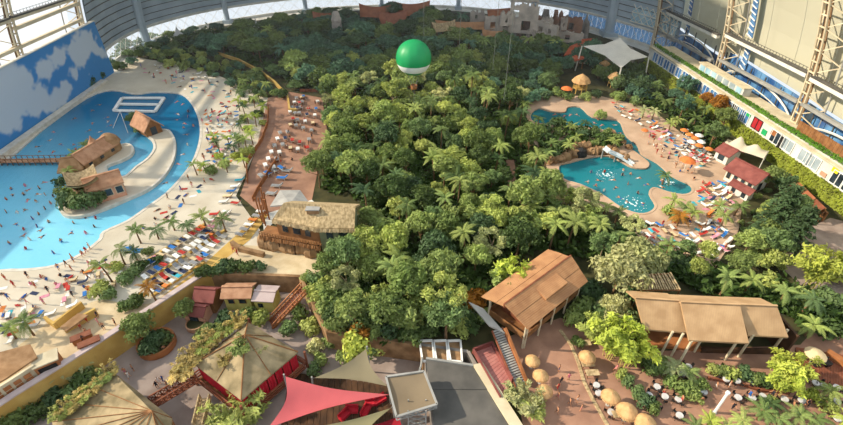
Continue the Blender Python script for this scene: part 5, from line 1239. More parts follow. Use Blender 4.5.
# ------------------------------------------------------------------ plants
VG = random.Random(404)
def crown_mesh(seed, blobs, per, size, low=-.35, squash=.8, jit=.6, aspect=1.7):
    r = random.Random(seed); mb = MB()
    for c, rad in blobs:
        p, d = sphere_pts(r, c, rad, int(per * rad * rad), low, squash); leaf_cloud(mb, p, d, size, r, 0, aspect, jit)
    return mb.mesh('foliage', 'leaf')
def blobs_round(seed, R, h, n, rb, flat_=.7):
    r = random.Random(seed); out = [((0, 0, h), R * .62)]
    for k in range(n):
        z = r.uniform(-.35, 1); t = 2.4 * k + r.uniform(-.4, .4); q = math.sqrt(max(0, 1 - z * z)); k_ = r.uniform(.55, .98); out.append(((R * k_ * q * math.cos(t), R * k_ * q * math.sin(t), h + R * flat_ * k_ * z * r.uniform(.8, 1.3)), rb * r.uniform(.6, 1.3)))
    return out
def trunk_mesh(seed, h, r0, R, m='bark'):
    r = random.Random(seed); mb = MB(); mb.tube([(0, 0, -.2), (r.uniform(-.2, .2), r.uniform(-.2, .2), h * .5), (0, 0, h)], [r0, r0 * .75, r0 * .5], 7)
    for k in range(6): t = k * 1.05 + r.uniform(-.2, .2); z = h * r.uniform(.5, .85); mb.tube([(0, 0, z), (R * .35 * math.cos(t), R * .35 * math.sin(t), z + R * .3), (R * .65 * math.cos(t), R * .65 * math.sin(t), z + R * .45)], [r0 * .4, r0 * .28, r0 * .12], 5)
    return mb.mesh('trunk', m)
KINDS = {}
def kind(name, tr, fo): KINDS.setdefault(name, []).append((tr, fo))
for s_ in range(4):
    kind('broadleaf_tree', trunk_mesh(s_, 6.5, .24, 3), crown_mesh(s_, blobs_round(s_, 3.1, 7.0, 26, 1.0), 74, .36, -.4, .85, .9, 2.2))
for s_ in range(3):
    kind('fig_tree', trunk_mesh(20 + s_, 5.5, .3, 3.4), crown_mesh(20 + s_, blobs_round(20 + s_, 3.5, 6.2, 30, .9), 95, .32, -.4, .9, .8, 2.0))
for s_ in range(3):
    kind('understorey_tree', trunk_mesh(30 + s_, 3.4, .26, 3.2), crown_mesh(30 + s_, blobs_round(30 + s_, 3.5, 3.6, 30, 1.0), 80, .38, -.4, .9, .9, 2.2))
for s_ in range(3):
    r = random.Random(40 + s_); bl_ = [((r.uniform(-1, 1) * 3.2, r.uniform(-1, 1) * 3.2, 8.0 + r.uniform(-1.4, 1.2)), r.uniform(.7, 1.3)) for _ in range(20)]
    kind('rain_tree', trunk_mesh(40 + s_, 7, .22, 3.6, 'bark_pale'), crown_mesh(40 + s_, bl_, 90, .32, -.2, .6, .9, 2.4))
for s_ in range(2):
    r = random.Random(60 + s_); mb = MB(); tr = MB()
    for k in range(16):
        t = r.uniform(0, 6.28); q = r.uniform(.1, 1.0); lean = r.uniform(.5, 2.2); H_ = r.uniform(4.5, 7.5); path = [(q * math.cos(t) * (1 + 0), q * math.sin(t), 0), ((q + lean * .25) * math.cos(t), (q + lean * .25) * math.sin(t), H_ * .5), ((q + lean) * math.cos(t), (q + lean) * math.sin(t), H_ * .95), ((q + lean * 1.6) * math.cos(t), (q + lean * 1.6) * math.sin(t), H_ * .9)]
        tr.tube(path, [.06, .05, .03, .015], 5); sp = smooth_poly(path, 6, False); pts = []; nn = []
        for p in sp[5:]:
            for _ in range(9): pts.append((p[0] + r.gauss(0, .3), p[1] + r.gauss(0, .3), p[2] + r.gauss(0, .25))); nn.append((math.cos(t) * .5, math.sin(t) * .5, .8))
        leaf_cloud(mb, pts, nn, .3, r, 0, 2.8, .7)
    kind('bamboo_clump', tr.mesh('canes', 'pale_yellow'), mb.mesh('foliage', 'leaf'))
for s_ in range(2):       # layered feathery conifer-like tree
    r = random.Random(80 + s_); mb = MB(); tr = MB(); tr.tube([(0, 0, -.2), (0, 0, 9.5)], [.26, .06], 7); pts = []; nn = []
    for k in range(70):
        z = 1.4 + 7.8 * (k / 70); L = 3.3 * (1 - z / 10.5) + .4; t = k * 2.4; ends = []
        tr.tube([(0, 0, z), (L * .8 * math.cos(t), L * .8 * math.sin(t), z + .1)], [.05, .02], 4)
        for j in range(36): u = r.uniform(.25, 1.05); pts.append((L * u * math.cos(t) + r.gauss(0, .22), L * u * math.sin(t) + r.gauss(0, .22), z + .35 * u - .5 * u * u + r.gauss(0, .12))); nn.append((math.cos(t) * .3, math.sin(t) * .3, 1))
    leaf_cloud(mb, pts, nn, .3, r, 0, 2.2, .4); kind('layered_tree', tr.mesh('trunk', 'bark'), mb.mesh('foliage', 'leaf'))
for s_ in range(3):
    st_ = MB(); r = random.Random(100 + s_)
    for k in range(5): t = k * 1.26; st_.tube([(0, 0, -.1), (.5 * math.cos(t), .5 * math.sin(t), .9)], [.06, .03], 4)
    kind('leafy_shrub', st_.mesh('stems', 'bark'), crown_mesh(100 + s_, [((0, 0, .8), .9)] + [((r.uniform(-.9, .9), r.uniform(-.9, .9), r.uniform(.5, 1.3)), r.uniform(.4, .65)) for _ in range(7)], 150, .26, -.3, .85))
for s_ in range(2):       # wispy upright plant
    r = random.Random(120 + s_); mb = MB(); st_ = MB(); pts = []; nn = []
    for k in range(26):
        t = r.uniform(0, 6.28); L = r.uniform(1.0, 2.6); path = [(0, 0, 0), (L * .35 * math.cos(t), L * .35 * math.sin(t), L * .8), (L * .9 * math.cos(t), L * .9 * math.sin(t), L * .95)]
        st_.tube(path, [.04, .03, .01], 4)
        for p in smooth_poly(path, 5, False)[2:]:
            for _ in range(5): pts.append((p[0] + r.gauss(0, .14), p[1] + r.gauss(0, .14), p[2] + r.gauss(0, .12))); nn.append((math.cos(t) * .4, math.sin(t) * .4, .8))
    leaf_cloud(mb, pts, nn, .18, r, 0, 3.5, .6); kind('wispy_plant', st_.mesh('stems', 'bark_pale'), mb.mesh('foliage', 'leaf'))
# fronds
def frond_mesh(L, wid, droop, nl, name='frond', fan=False):
    mb = MB(); r = random.Random(int(L * 10))
    path = [(L * t * (1 - .12 * t), 0, L * (.42 * t - droop * t * t)) for t in [k / 8 for k in range(9)]]
    mb.tube(path, [.05 - .042 * k / 8 for k in range(9)], 4)
    for k in range(nl):
        t = .14 + .86 * k / (nl - 1); i = min(7, int(t * 8)); f = t * 8 - i; a, b = Vector(path[i]), Vector(path[i + 1]); p = a.lerp(b, f); d = (b - a).normalized(); wl = wid * (math.sin(math.pi * min(1, .18 + .8 * t)) ** .7) * r.uniform(.88, 1.08); wb = L / nl * .42
        for s_ in (-1, 1):
            tip = p + Vector((0, s_, 0)) * wl * .86 + d * wl * .5 + Vector((0, 0, -wl * .38)); m_ = p.lerp(tip, .5) + Vector((0, 0, wl * .1))
            mb.add([p - d * wb * .6, p + d * wb * .6, m_ + d * wb, tip, m_ - d * wb], [(0, 1, 2, 3, 4)] if s_ > 0 else [(4, 3, 2, 1, 0)])
    return mb.mesh(name, 'leaf_plain')
FR = [frond_mesh(2.9, .62, .72, 15), frond_mesh(2.5, .55, .55, 14), frond_mesh(3.3, .7, .85, 16)]
def palm_trunk(h, r0, bend, m='bark'):
    mb = MB(); mb.tube([(bend * (t * t - 1) , 0, h * t - .2 * (t == 0)) for t in (0, .2, .4, .6, .8, 1)], [r0 * 1.25, r0, r0 * .9, r0 * .85, r0 * .8, r0 * .8], 7); return mb.mesh('trunk', m)
PT_H = (3.0, 4.5, 6.0, 8.0)
PTR = {h: palm_trunk(h, .2, h * .08) for h in PT_H}
def frond_crown(k):
    r = random.Random(500 + k); mb = MB()
    for i in range(15):
        me = FR[i % 3]; t = i * 2.4 + r.uniform(-.2, .2); el = r.uniform(-.25, .75); Mx = Matrix.Rotation(t, 4, 'Z') @ Matrix.Rotation(-el, 4, 'Y'); mb.add([Mx @ v.co for v in me.vertices], [tuple(p.vertices) for p in me.polygons])
    return mb.mesh('fronds', 'leaf_plain')
FCR = [frond_crown(k) for k in range(4)]
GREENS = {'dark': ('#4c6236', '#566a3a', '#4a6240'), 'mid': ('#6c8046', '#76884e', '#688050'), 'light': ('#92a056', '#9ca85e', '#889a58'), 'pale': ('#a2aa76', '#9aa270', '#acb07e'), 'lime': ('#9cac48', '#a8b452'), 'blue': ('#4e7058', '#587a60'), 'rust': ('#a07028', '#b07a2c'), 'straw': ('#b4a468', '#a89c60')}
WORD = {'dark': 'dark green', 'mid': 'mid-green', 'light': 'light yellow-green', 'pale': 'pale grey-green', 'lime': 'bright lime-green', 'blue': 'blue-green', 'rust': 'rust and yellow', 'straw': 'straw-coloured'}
NOUN = {'broadleaf_tree': 'broadleaf tree', 'fig_tree': 'dense fig tree', 'understorey_tree': 'low spreading tree', 'rain_tree': 'spreading rain tree', 'bamboo_clump': 'bamboo clump', 'layered_tree': 'layered feathery tree', 'leafy_shrub': 'leafy shrub', 'wispy_plant': 'wispy upright plant'}
CATN = {'bamboo_clump': 'bamboo', 'leafy_shrub': 'shrub', 'wispy_plant': 'plant'}
def plant(kindname, p, scale, tone, where, label=None, rz=None, sz=None):
    tr, fo = VG.choice(KINDS[kindname]); lab = label or '%s %s %s' % (WORD[tone], NOUN[kindname], where)
    r = empty(kindname, lab, CATN.get(kindname, 'tree'), (p[0], p[1], p[2] if len(p) > 2 else 0), VG.uniform(0, 6.28) if rz is None else rz, None if label else lab[0:60], (scale, scale, scale * (sz or VG.uniform(.88, 1.12))))
    link(tr.name.split('.')[0], tr, r); o = link('foliage', fo, r); c = Vector(lin(VG.choice(GREENS[tone]))[:3]) * VG.uniform(.95, 1.42); o.color = (c.x * 1.06, c.y, c.z * .95, 1); return r
def palm(p, h, scale, tone, where, detail=True, label=None, brown=False):
    lab = label or '%s palm %s' % ({'dark': 'dark green', 'mid': 'green', 'light': 'light green', 'pale': 'pale silvery', 'lime': 'bright green', 'rust': 'brown-leaved', 'blue': 'blue-green'}[tone], where)
    hh = min(PT_H, key=lambda q: abs(q - h)); r = empty('palm_tree', lab, 'palm', (p[0], p[1], p[2] if len(p) > 2 else 0), VG.uniform(0, 6.28), None if label else lab[0:60], scale)
    link('trunk', PTR[hh], r); c = Vector(lin(VG.choice(GREENS[tone]))[:3]) * VG.uniform(.9, 1.25)
    if detail:
        n = VG.randint(11, 14)
        for i in range(n):
            o = link('frond', FR[VG.randrange(3)], r, (0, 0, hh), (0, -VG.uniform(-.3, .8), i * 2.4 + VG.uniform(-.2, .2)), VG.uniform(.85, 1.1)); o.color = (c.x, c.y, c.z, 1)
    else:
        o = link('fronds', VG.choice(FCR), r, (0, 0, hh)); o.color = (c.x, c.y, c.z, 1)
    return r
def poly(px): return [(p.x, p.y) for p in GP(px)]
# which part of the woods a tree belongs to, told by what stands nearest
LM1 = [(G(312, 230), 'lodge'), (G(318, 130), 'red-paved sunbed terrace'), (G(540, 125), 'upper lagoon'), (G(560, 185), 'lower lagoon'), (G(512, 262), 'stilt house'), (G(400, 330), 'plaza bank'), (G(414, 95), 'balloon tether'), (G(511, 180), 'forest path'), (G(450, 320), 'white-framed tanks'), (G(345, 300), 'timber stair')]
LM2 = [(G(112, 66), 'end of the cloud mural'), (G(338, 37), 'stone tower'), (G(393, 30), 'orange saddle house'), (G(466, 36), 'long orange gallery'), (G(524, 40), 'stone ruins'), (G(240, 62), 'yellow garden wall'), (G(246, 34), 'white pointed tents'), (G(300, 90), 'end of the sunbed terrace'), (G(414, 75), 'green balloon'), (G(200, 45), 'far sand')]
def near(p, LM): return min(LM, key=lambda q: (q[0].x - p[0]) ** 2 + (q[0].y - p[1]) ** 2)[1]
# central rainforest
F1 = poly([(326, 96), (336, 150), (318, 188), (364, 202), (368, 240), (347, 270), (338, 298), (348, 328), (402, 340), (474, 333), (474, 305), (515, 262), (550, 246), (590, 236), (546, 200), (536, 174), (528, 130), (522, 108), (480, 95), (400, 88)])
def hides_lagoon(p, h=10):
    return any(inside(project((p[0] + dx, p[1], z)), LAG_PX) for z in (3, h * .6, h) for dx in (-2.5, 0, 2.5))
spots = scatter(F1, 3.9, VG, 40, 270)
for p in spots:
    u = VG.random(); far = p[1] > 120; s_ = VG.uniform(.62, 1.02)
    if hides_lagoon(p, 8): plant('leafy_shrub', p, VG.uniform(1.0, 1.6), VG.choice(['mid', 'dark', 'light']), 'at the lagoon edge of the rainforest'); continue
    if inside(p, FOREST_PATH): continue
    ea, eb = Vector(G(481, 296.5, 6).xy), Vector(G(548, 249, 6).xy); pv_ = Vector(p); tt = max(0, min(1, (pv_ - ea).dot(eb - ea) / (eb - ea).length_squared))
    if (pv_ - ea.lerp(eb, tt)).length < 4.8: continue
    if u < .40: plant('broadleaf_tree', p, s_, VG.choice(['mid', 'light', 'mid', 'light', 'dark']), 'in the rainforest nearest the ' + near(p, LM1))
    elif u < .5: plant('fig_tree', p, s_ * .9, VG.choice(['dark', 'mid', 'dark']), 'in the rainforest nearest the ' + near(p, LM1))
    elif u < .6: plant('understorey_tree', p, s_ * .9, VG.choice(['dark', 'mid', 'light']), 'in the rainforest nearest the ' + near(p, LM1))
    elif u < .70: plant('rain_tree', p, s_ * .95, VG.choice(['light', 'pale', 'light']), 'in the rainforest nearest the ' + near(p, LM1))
    elif u < .76: plant('bamboo_clump', p, s_ * 1.1, VG.choice(['light', 'mid']), 'in the rainforest nearest the ' + near(p, LM1))
    else: palm(p, VG.choice((6, 8)), VG.uniform(.85, 1.15), VG.choice(['mid', 'light', 'dark']), 'in the rainforest nearest the ' + near(p, LM1), p[1] < 110)
# shaded far woods
F2 = poly([(110, 60), (122, 46), (170, 34), (228, 28), (300, 18), (420, 15), (470, 30), (555, 50), (560, 72), (548, 95), (525, 104), (480, 95), (400, 89), (330, 95), (312, 90), (292, 90), (272, 72), (225, 55), (170, 48), (135, 56)])
RUINS = poly([(470, 50), (472, 20), (520, 10), (600, 22), (600, 52), (560, 54)]); CLEAR = [(RUINS)] + [poly([(x - w_, y + 7), (x - w_, y - 6), (x + w_, y - 6), (x + w_, y + 7)]) for x, y, w_ in ((393, 30, 14), (376, 23, 14), (412, 21, 14), (466, 36, 22), (443, 38, 10), (338, 37, 4))]
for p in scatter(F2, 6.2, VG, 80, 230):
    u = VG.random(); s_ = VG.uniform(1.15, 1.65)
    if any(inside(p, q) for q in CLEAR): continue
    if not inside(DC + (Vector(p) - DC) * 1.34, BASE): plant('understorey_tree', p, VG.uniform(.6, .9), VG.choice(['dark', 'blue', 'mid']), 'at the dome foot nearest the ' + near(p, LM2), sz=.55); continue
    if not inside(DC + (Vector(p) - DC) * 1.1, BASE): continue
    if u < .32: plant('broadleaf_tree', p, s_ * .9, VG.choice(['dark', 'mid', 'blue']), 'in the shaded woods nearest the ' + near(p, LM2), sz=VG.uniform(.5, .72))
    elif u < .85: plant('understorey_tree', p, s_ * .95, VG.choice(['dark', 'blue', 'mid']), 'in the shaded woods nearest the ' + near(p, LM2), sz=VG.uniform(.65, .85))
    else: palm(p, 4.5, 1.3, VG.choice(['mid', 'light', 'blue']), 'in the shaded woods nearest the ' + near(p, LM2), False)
for p in scatter(poly([(474, 52), (556, 52), (600, 60), (566, 70), (546, 92), (500, 88), (474, 80)]), 4.6, VG, 40, 46): plant(VG.choice(['understorey_tree', 'understorey_tree', 'leafy_shrub']), p, VG.uniform(.7, 1.1), VG.choice(['dark', 'blue', 'mid']), 'between the ruins and the lagoon')
for p in scatter(poly([(300, 88), (330, 94), (400, 87), (474, 92), (474, 66), (400, 62), (320, 70), (286, 76)]), 5.2, VG, 40, 70): plant('understorey_tree', p, VG.uniform(.8, 1.25), VG.choice(['dark', 'mid', 'light', 'blue']), 'where the shaded woods meet the rainforest')
for p in scatter(poly([(590, 62), (640, 74), (660, 96), (640, 100), (600, 84)]), 3.4, VG, 40, 26): plant('leafy_shrub', p, VG.uniform(1.6, 2.6), VG.choice(['dark', 'mid', 'blue']), 'below the white stage sail')
# slope behind the lagoon, on the right
F3 = poly([(640, 88), (655, 92), (690, 105), (722, 132), (716, 152), (690, 134), (668, 118), (648, 108), (636, 98)])
for p in scatter(F3, 4.6, VG, 30, 26):
    u = VG.random()
    if u < .45: plant('fig_tree', p, VG.uniform(.6, .85), VG.choice(['dark', 'blue', 'mid']), 'between the lagoon beach and the hedge')
    elif u < .6: plant('leafy_shrub', p, VG.uniform(1.2, 1.9), VG.choice(['mid', 'light']), 'between the lagoon beach and the hedge')
    else: palm(p, VG.choice((3, 4.5)), .9, VG.choice(['mid', 'light']), 'between the lagoon beach and the hedge', True)
# belt behind the long house
F4 = poly([(638, 262), (668, 252), (700, 262), (722, 272), (760, 282), (800, 292), (838, 305), (850, 335), (806, 336), (786, 312), (700, 293), (684, 282), (636, 272)])
for p in scatter(F4, 3.4, VG, 30, 40):
    u = VG.random()
    if u < .3: plant('broadleaf_tree', p, VG.uniform(.45, .65), VG.choice(['mid', 'light']), 'behind the long house')
    elif u < .5: plant('leafy_shrub', p, VG.uniform(1.2, 2.0), VG.choice(['mid', 'light', 'dark']), 'behind the long house')
    else: palm(p, VG.choice((3, 4.5)), VG.uniform(.8, 1.0), VG.choice(['mid', 'light']), 'behind the long house', True)
# belt between lagoon and stilt house
F5 = poly([(558, 208), (602, 226), (642, 238), (634, 246), (600, 262), (572, 256), (540, 244), (520, 236), (530, 205)])
for p in scatter(F5, 3.6, VG, 30, 34):
    u = VG.random()
    if hides_lagoon(p, 6): plant('leafy_shrub', p, VG.uniform(1.0, 1.6), VG.choice(['mid', 'light']), 'below the lagoon'); continue
    if u < .4: palm(p, VG.choice((4.5, 6)), 1.0, VG.choice(['light', 'mid']), 'below the lagoon', True)
    else: plant(VG.choice(['broadleaf_tree', 'rain_tree']), p, VG.uniform(.5, .75), VG.choice(['light', 'mid', 'pale']), 'below the lagoon')
F7 = poly([(736, 226), (752, 214), (800, 236), (796, 262), (770, 272), (738, 268)])
for p in scatter(F7, 2.6, VG, 30, 26): plant(VG.choice(['leafy_shrub', 'leafy_shrub', 'understorey_tree']), p, VG.uniform(.45, .7) * (1 if VG.random() < .5 else 1), VG.choice(['mid', 'dark', 'light']), 'at the paved corner below the hedge')
for x, y, s_, t in ((590, 300, 2.0, 'dark'), (580, 312, 1.8, 'mid'), (600, 316, 1.8, 'mid'), (572, 322, 1.4, 'light'), (612, 326, 1.8, 'mid'), (592, 330, 1.5, 'dark'), (628, 330, 1.8, 'mid'), (640, 320, 1.6, 'dark'), (636, 300, 1.6, 'mid')): plant('leafy_shrub', G(x, y), s_, t, 'between stilt house and long house')
for x, y, s_ in ((338, 282, 1.6), (346, 296, 1.8), (342, 310, 1.8), (350, 322, 1.7), (362, 330, 1.6), (334, 270, 1.3), (376, 334, 1.5), (390, 336, 1.6), (412, 338, 1.6), (428, 334, 1.6), (458, 332, 1.6), (468, 324, 1.5), (482, 320, 1.2), (308, 281, 1.0), (316, 284, 1.3), (322, 292, 1.3), (318, 300, 1.2), (328, 304, 1.5), (324, 314, 1.3), (332, 318, 1.5), (334, 328, 1.3), (342, 330, 1.5), (330, 288, 1.6), (336, 296, 1.6), (312, 292, 1.0)): plant('leafy_shrub', G(x, y), s_, VG.choice(['mid', 'light', 'dark']), 'on the bank above the plaza')
for p in scatter(poly([(756, 176), (776, 186), (800, 214), (784, 222), (764, 212), (752, 196)]), 2.8, VG, 30, 16): plant(VG.choice(['leafy_shrub', 'understorey_tree']), p, VG.uniform(.5, .8), VG.choice(['mid', 'dark', 'light']), 'between the restaurant and the hedge')
# garden between the far sand and the yellow wall
F8 = poly([(140, 54), (170, 50), (215, 56), (262, 76), (284, 98), (268, 100), (245, 94), (215, 78), (165, 66)])
for p in scatter(F8, 2.6, VG, 30, 60): plant('leafy_shrub', p, VG.uniform(1.0, 1.9), VG.choice(['mid', 'light', 'dark', 'blue']), 'in the far garden beside the yellow wall')
# islet in the lagoon
F6 = poly([(536, 126), (560, 128), (586, 130), (606, 135), (616, 142), (622, 150), (604, 150), (580, 149), (556, 158), (542, 160)])
for p in scatter(F6, 3.0, VG, 30, 22):
    if VG.random() < .45: palm(p, 3, .8, VG.choice(['mid', 'light', 'dark']), 'on the lagoon islet', True)
    else: plant('leafy_shrub', p, VG.uniform(1.2, 2.0), VG.choice(['dark', 'mid', 'mid']), 'on the lagoon islet')
# single specimens: pixel of the foot, size
def at(px, py, z=0): return G(px, py, z)
plant('fig_tree', at(330, 282), .78, 'mid', '', 'green tree standing in front of the lodge rock base')
plant('rain_tree', at(366, 268), .8, 'light', '', 'light green tree at the forest edge beside the lodge wall')
palm(at(400, 284), 6, 1.05, 'light', '', True, 'tall light green palm at the forest edge')
plant('fig_tree', at(446, 338), .9, 'mid', '', 'round green tree in front of the forest by the white-framed tanks')
plant('broadleaf_tree', at(400, 336), .62, 'mid', '', 'bushy green tree behind the olive shade sail')
plant('leafy_shrub', at(355, 352), 1.8, 'lime', '', 'bright shrub beside the peak of the olive sail')
plant('leafy_shrub', at(360, 338), 1.6, 'rust', '', 'orange-flowered shrub by the plaza bank')
plant('bamboo_clump', at(512, 292), .95, 'lime', '', 'bright green bush against the stilt house roof')
plant('bamboo_clump', at(500, 300), .8, 'light', '', 'yellow-green bush at the corner of the stilt house')
plant('leafy_shrub', at(474, 308), 2.0, 'rust', '', 'rust-coloured shrub at the stilt house eave')
plant('broadleaf_tree', at(610, 300), 1.2, 'pale', '', 'large pale feathery tree beside the stilt house')
plant('understorey_tree', at(636, 276), 1.1, 'pale', '', 'pale feathery tree leaning on the slat pergola')
plant('understorey_tree', at(612, 318), .7, 'pale', '', 'low pale feathery tree next to the lime bamboo')
plant('bamboo_clump', at(608, 356), 1.0, 'lime', '', 'lime bamboo clump behind the thatched parasol')
plant('bamboo_clump', at(624, 366), .95, 'lime', '', 'lime bamboo clump at the long house corner')
plant('bamboo_clump', at(592, 342), .7, 'light', '', 'small yellow-green bamboo clump at the path bend')
plant('bamboo_clump', at(783, 386), .85, 'lime', '', 'round lime-green bush in the restaurant planter')
plant('bamboo_clump', at(776, 392), .7, 'lime', '', 'lower lime-green bush joined to the restaurant planter')
plant('layered_tree', at(768, 236), 1.25, 'dark', '', 'big dark layered tree between restaurant and hedge')
plant('layered_tree', at(786, 252), 1.1, 'dark', '', 'dark layered tree beside the paved corner')
plant('broadleaf_tree', at(764, 262), .85, 'mid', '', 'broad green tree below the dark layered trees')
plant('broadleaf_tree', at(742, 258), .72, 'light', '', 'light green tree at the edge of the sunbed beach')
plant('bamboo_clump', at(808, 290), 1.1, 'lime', '', 'tall lime tree beside the paved path')
plant('leafy_shrub', at(832, 280), 2.4, 'lime', '', 'bright round shrub at the end of the paved path')
plant('broadleaf_tree', at(712, 122), .75, 'rust', '', 'rust and yellow tree in front of the terrace building')
plant('broadleaf_tree', at(702, 112), .6, 'rust', '', 'smaller rust-coloured tree beside the lattice arch')
plant('broadleaf_tree', at(148, 344, PLZ), .7, 'mid', '', 'green tree growing in the large orange planter')
plant('broadleaf_tree', at(190, 322, PLZ), .5, 'mid', '', 'small green tree in the bowl planter')
for x, y, s_ in ((156, 344, 1.6), (166, 342, 1.3), (150, 352, 1.2)): plant('leafy_shrub', at(x, y, PLZ + 1.0), s_, 'dark', 'in the large orange planter')
plant('wispy_plant', at(237, 422, PLZ), 2.0, 'light', '', 'large wispy plant below the curtained pavilion')
for x, y in ((190, 368), (200, 358), (210, 350), (184, 378)): plant('wispy_plant', at(x, y, .4), 1.0, 'straw', 'hanging beside the curtained pavilion')
plant('wispy_plant', at(252, 417, PLZ), 1.3, 'light', '', 'wispy plant against the red curtains')
plant('wispy_plant', at(242, 352, 3.0), .9, 'light', '', 'wispy green plant growing on the thatched pyramid roof')
plant('wispy_plant', at(225, 365, 1.8), .6, 'straw', '', 'dry pale plant on the lower slope of the pyramid roof')
plant('wispy_plant', at(262, 352, 2.2), .5, 'pale', '', 'small straw plant beside the ridge of the pyramid roof')
for k, (x, y) in enumerate(((112, 376), (104, 384), (94, 394), (84, 402), (72, 412), (64, 418))): plant('wispy_plant', at(x, y, .3), .75, 'light' if k % 2 else 'straw', 'along the mossy hip of the thatched pavilion')
for k, (x, y) in enumerate(((196, 362), (206, 352), (216, 344), (226, 336), (238, 328))): plant('wispy_plant', at(x, y, 1.0), .85, 'light' if k % 2 else 'straw', 'along the hip of the curtained pavilion')
for x, y, s_, t in ((20, 424, 2.2, 'mid'), (40, 416, 1.8, 'dark'), (56, 404, 2.0, 'dark'), (72, 396, 1.7, 'mid'), (84, 386, 1.8, 'dark'), (92, 376, 1.5, 'mid'), (6, 432, 2.2, 'light')): plant('leafy_shrub', at(x, y, PLZ), s_ * .8, t, 'at the foot of the yellow wall')
for x, y in ((68, 384), (88, 372)): palm(at(x, y, PLZ), 3, .8, 'pale', 'at the foot of the yellow wall', True)
for x, y, s_, t in ((262, 322, 1.5, 'light'), (300, 318, 1.6, 'mid'), (312, 330, 1.5, 'light'), (290, 332, 1.4, 'mid'), (228, 322, 1.5, 'dark'), (216, 336, 1.4, 'dark'), (206, 340, 1.6, 'mid'), (316, 350, 1.1, 'pale'), (322, 364, 1.1, 'light'), (330, 344, 1.2, 'mid'), (314, 372, 1.0, 'mid'), (346, 362, 1.2, 'light'), (250, 318, 1.2, 'mid'), (372, 352, 1.4, 'mid'), (384, 350, 1.4, 'light')): plant('leafy_shrub', at(x, y, PLZ), s_, t, 'on the sunken plaza')
for x, y, s_ in ((214, 275, 1.2), (224, 272, 1.4), (236, 270, 1.3), (248, 272, 1.2), (262, 270, 1.0), (206, 276, 1.3)): plant('leafy_shrub', at(x, y), s_, 'dark', 'along the lodge path edge')
plant('wispy_plant', at(522, 408, .05), 1.2, 'pale', '', 'spiky bright plant at the foot of the dark stair')
plant('wispy_plant', at(534, 414, .05), 1.0, 'light', '', 'spiky yellow-green plant beside the open path')
plant('wispy_plant', at(516, 400, .05), 1.0, 'pale', '', 'spiky plant leaning on the dark stair')
for x, y, s_, t in ((680, 392, 1.5, 'mid'), (690, 398, 1.4, 'light'), (668, 386, 1.3, 'mid'), (700, 388, 1.1, 'mid'), (626, 386, 1.2, 'mid'), (620, 378, 1.1, 'light'), (636, 396, 1.2, 'mid'), (644, 404, 1.3, 'dark'), (652, 410, 1.1, 'mid'), (730, 376, 1.2, 'light'), (722, 374, 1.2, 'mid'), (742, 378, 1.3, 'dark'), (752, 382, 1.3, 'mid'), (762, 384, 1.2, 'dark'), (712, 372, 1.0, 'light'), (648, 372, 1.6, 'dark'), (660, 370, 1.6, 'mid'), (640, 362, 1.6, 'dark'), (576, 344, 1.2, 'mid'), (810, 398, 1.1, 'lime'), (828, 410, 1.3, 'light'), (770, 404, 1.0, 'light')): plant('leafy_shrub', at(x, y, .05), s_ * .8, t, 'beside the restaurant tables')
for x, y, t in ((672, 376, 'pale'), (684, 380, 'light'), (756, 420, 'mid'), (736, 430, 'light'), (772, 428, 'mid'), (792, 424, 'light'), (808, 428, 'mid'), (824, 400, 'light'), (704, 430, 'lime'), (690, 436, 'mid'), (720, 438, 'light'), (840, 430, 'lime'), (764, 412, 'dark')): palm(at(x, y, .05), 3, .72, t, 'beside the restaurant tables', True)
# beach palms on the left
for x, y, h, t in ((111, 285, 6, 'light'), (127, 264, 4.5, 'pale'), (142, 244, 4.5, 'mid'), (160, 239, 3, 'mid'), (175, 231, 3, 'mid'), (190, 234, 3, 'mid'), (226, 233, 4.5, 'mid'), (205, 226, 3, 'light'), (138, 262, 3, 'dark'), (36, 336, 4.5, 'mid'), (18, 338, 3, 'light')): palm(at(x, y), h, .82, t, 'on the wave-pool beach', True)
palm(at(155, 302), 4.5, .8, 'rust', '', True, 'brown-leaved palm at the corner of the sunbed rows')
def at7(x, y): return G(160 + x / 3.54, 60 + y / 3.54)
for x, y in ((290, 150), (300, 200), (330, 90), (350, 140), (370, 200), (290, 250), (280, 310), (210, 330), (265, 330), (130, 410), (160, 400), (245, 300), (310, 320), (340, 170), (320, 120), (300, 110), (350, 90), (240, 400), (300, 380), (200, 310), (345, 235), (320, 265), (380, 120), (330, 300), (285, 180), (315, 225)): palm(at7(x, y), VG.choice((3, 4.5)), .75, VG.choice(['mid', 'light', 'lime', 'dark']), 'between the beach and the sunbed terrace', y > 150)
for x, y in ((300, 160), (330, 150), (310, 250), (350, 200), (290, 290), (270, 350), (210, 350), (320, 340), (360, 160), (300, 340), (340, 120), (230, 380), (185, 400), (300, 220), (365, 230), (335, 200), (295, 130)): plant('leafy_shrub', at7(x, y), VG.uniform(.8, 1.4), VG.choice(['mid', 'light', 'lime', 'dark']), 'between the beach and the sunbed terrace')
for x, y, s_ in ((103, 294, 1.4), (112, 298, 1.2), (128, 282, 1.2), (136, 276, 1.3), (146, 268, 1.1), (128, 310, 1.3), (140, 304, 1.2), (160, 262, .9), (120, 270, 1.1), (150, 254, 1.0)): plant('leafy_shrub', at(x, y), s_, VG.choice(['mid', 'dark', 'light']), 'on the wave-pool beach')
for x, y, s_ in ((70, 206, 2.0), (80, 208, 2.2), (90, 207, 2.2), (98, 203, 1.8), (76, 196, 1.8), (66, 198, 1.6), (86, 198, 1.8), (64, 186, 1.3)): plant('leafy_shrub', at(x, y, .35), s_, VG.choice(['mid', 'dark', 'mid']), 'in front of the island huts')
for x, y in ((72, 178), (84, 158), (76, 160), (94, 148), (88, 152)): palm(at(x, y, .35), 3, .7, VG.choice(['light', 'mid']), 'behind the island huts', True)
for x, y in ((130, 122), (135, 128), (140, 132), (134, 118)): plant('leafy_shrub', at(x, y, .35), 1.1, 'mid', 'beside the far island hut')
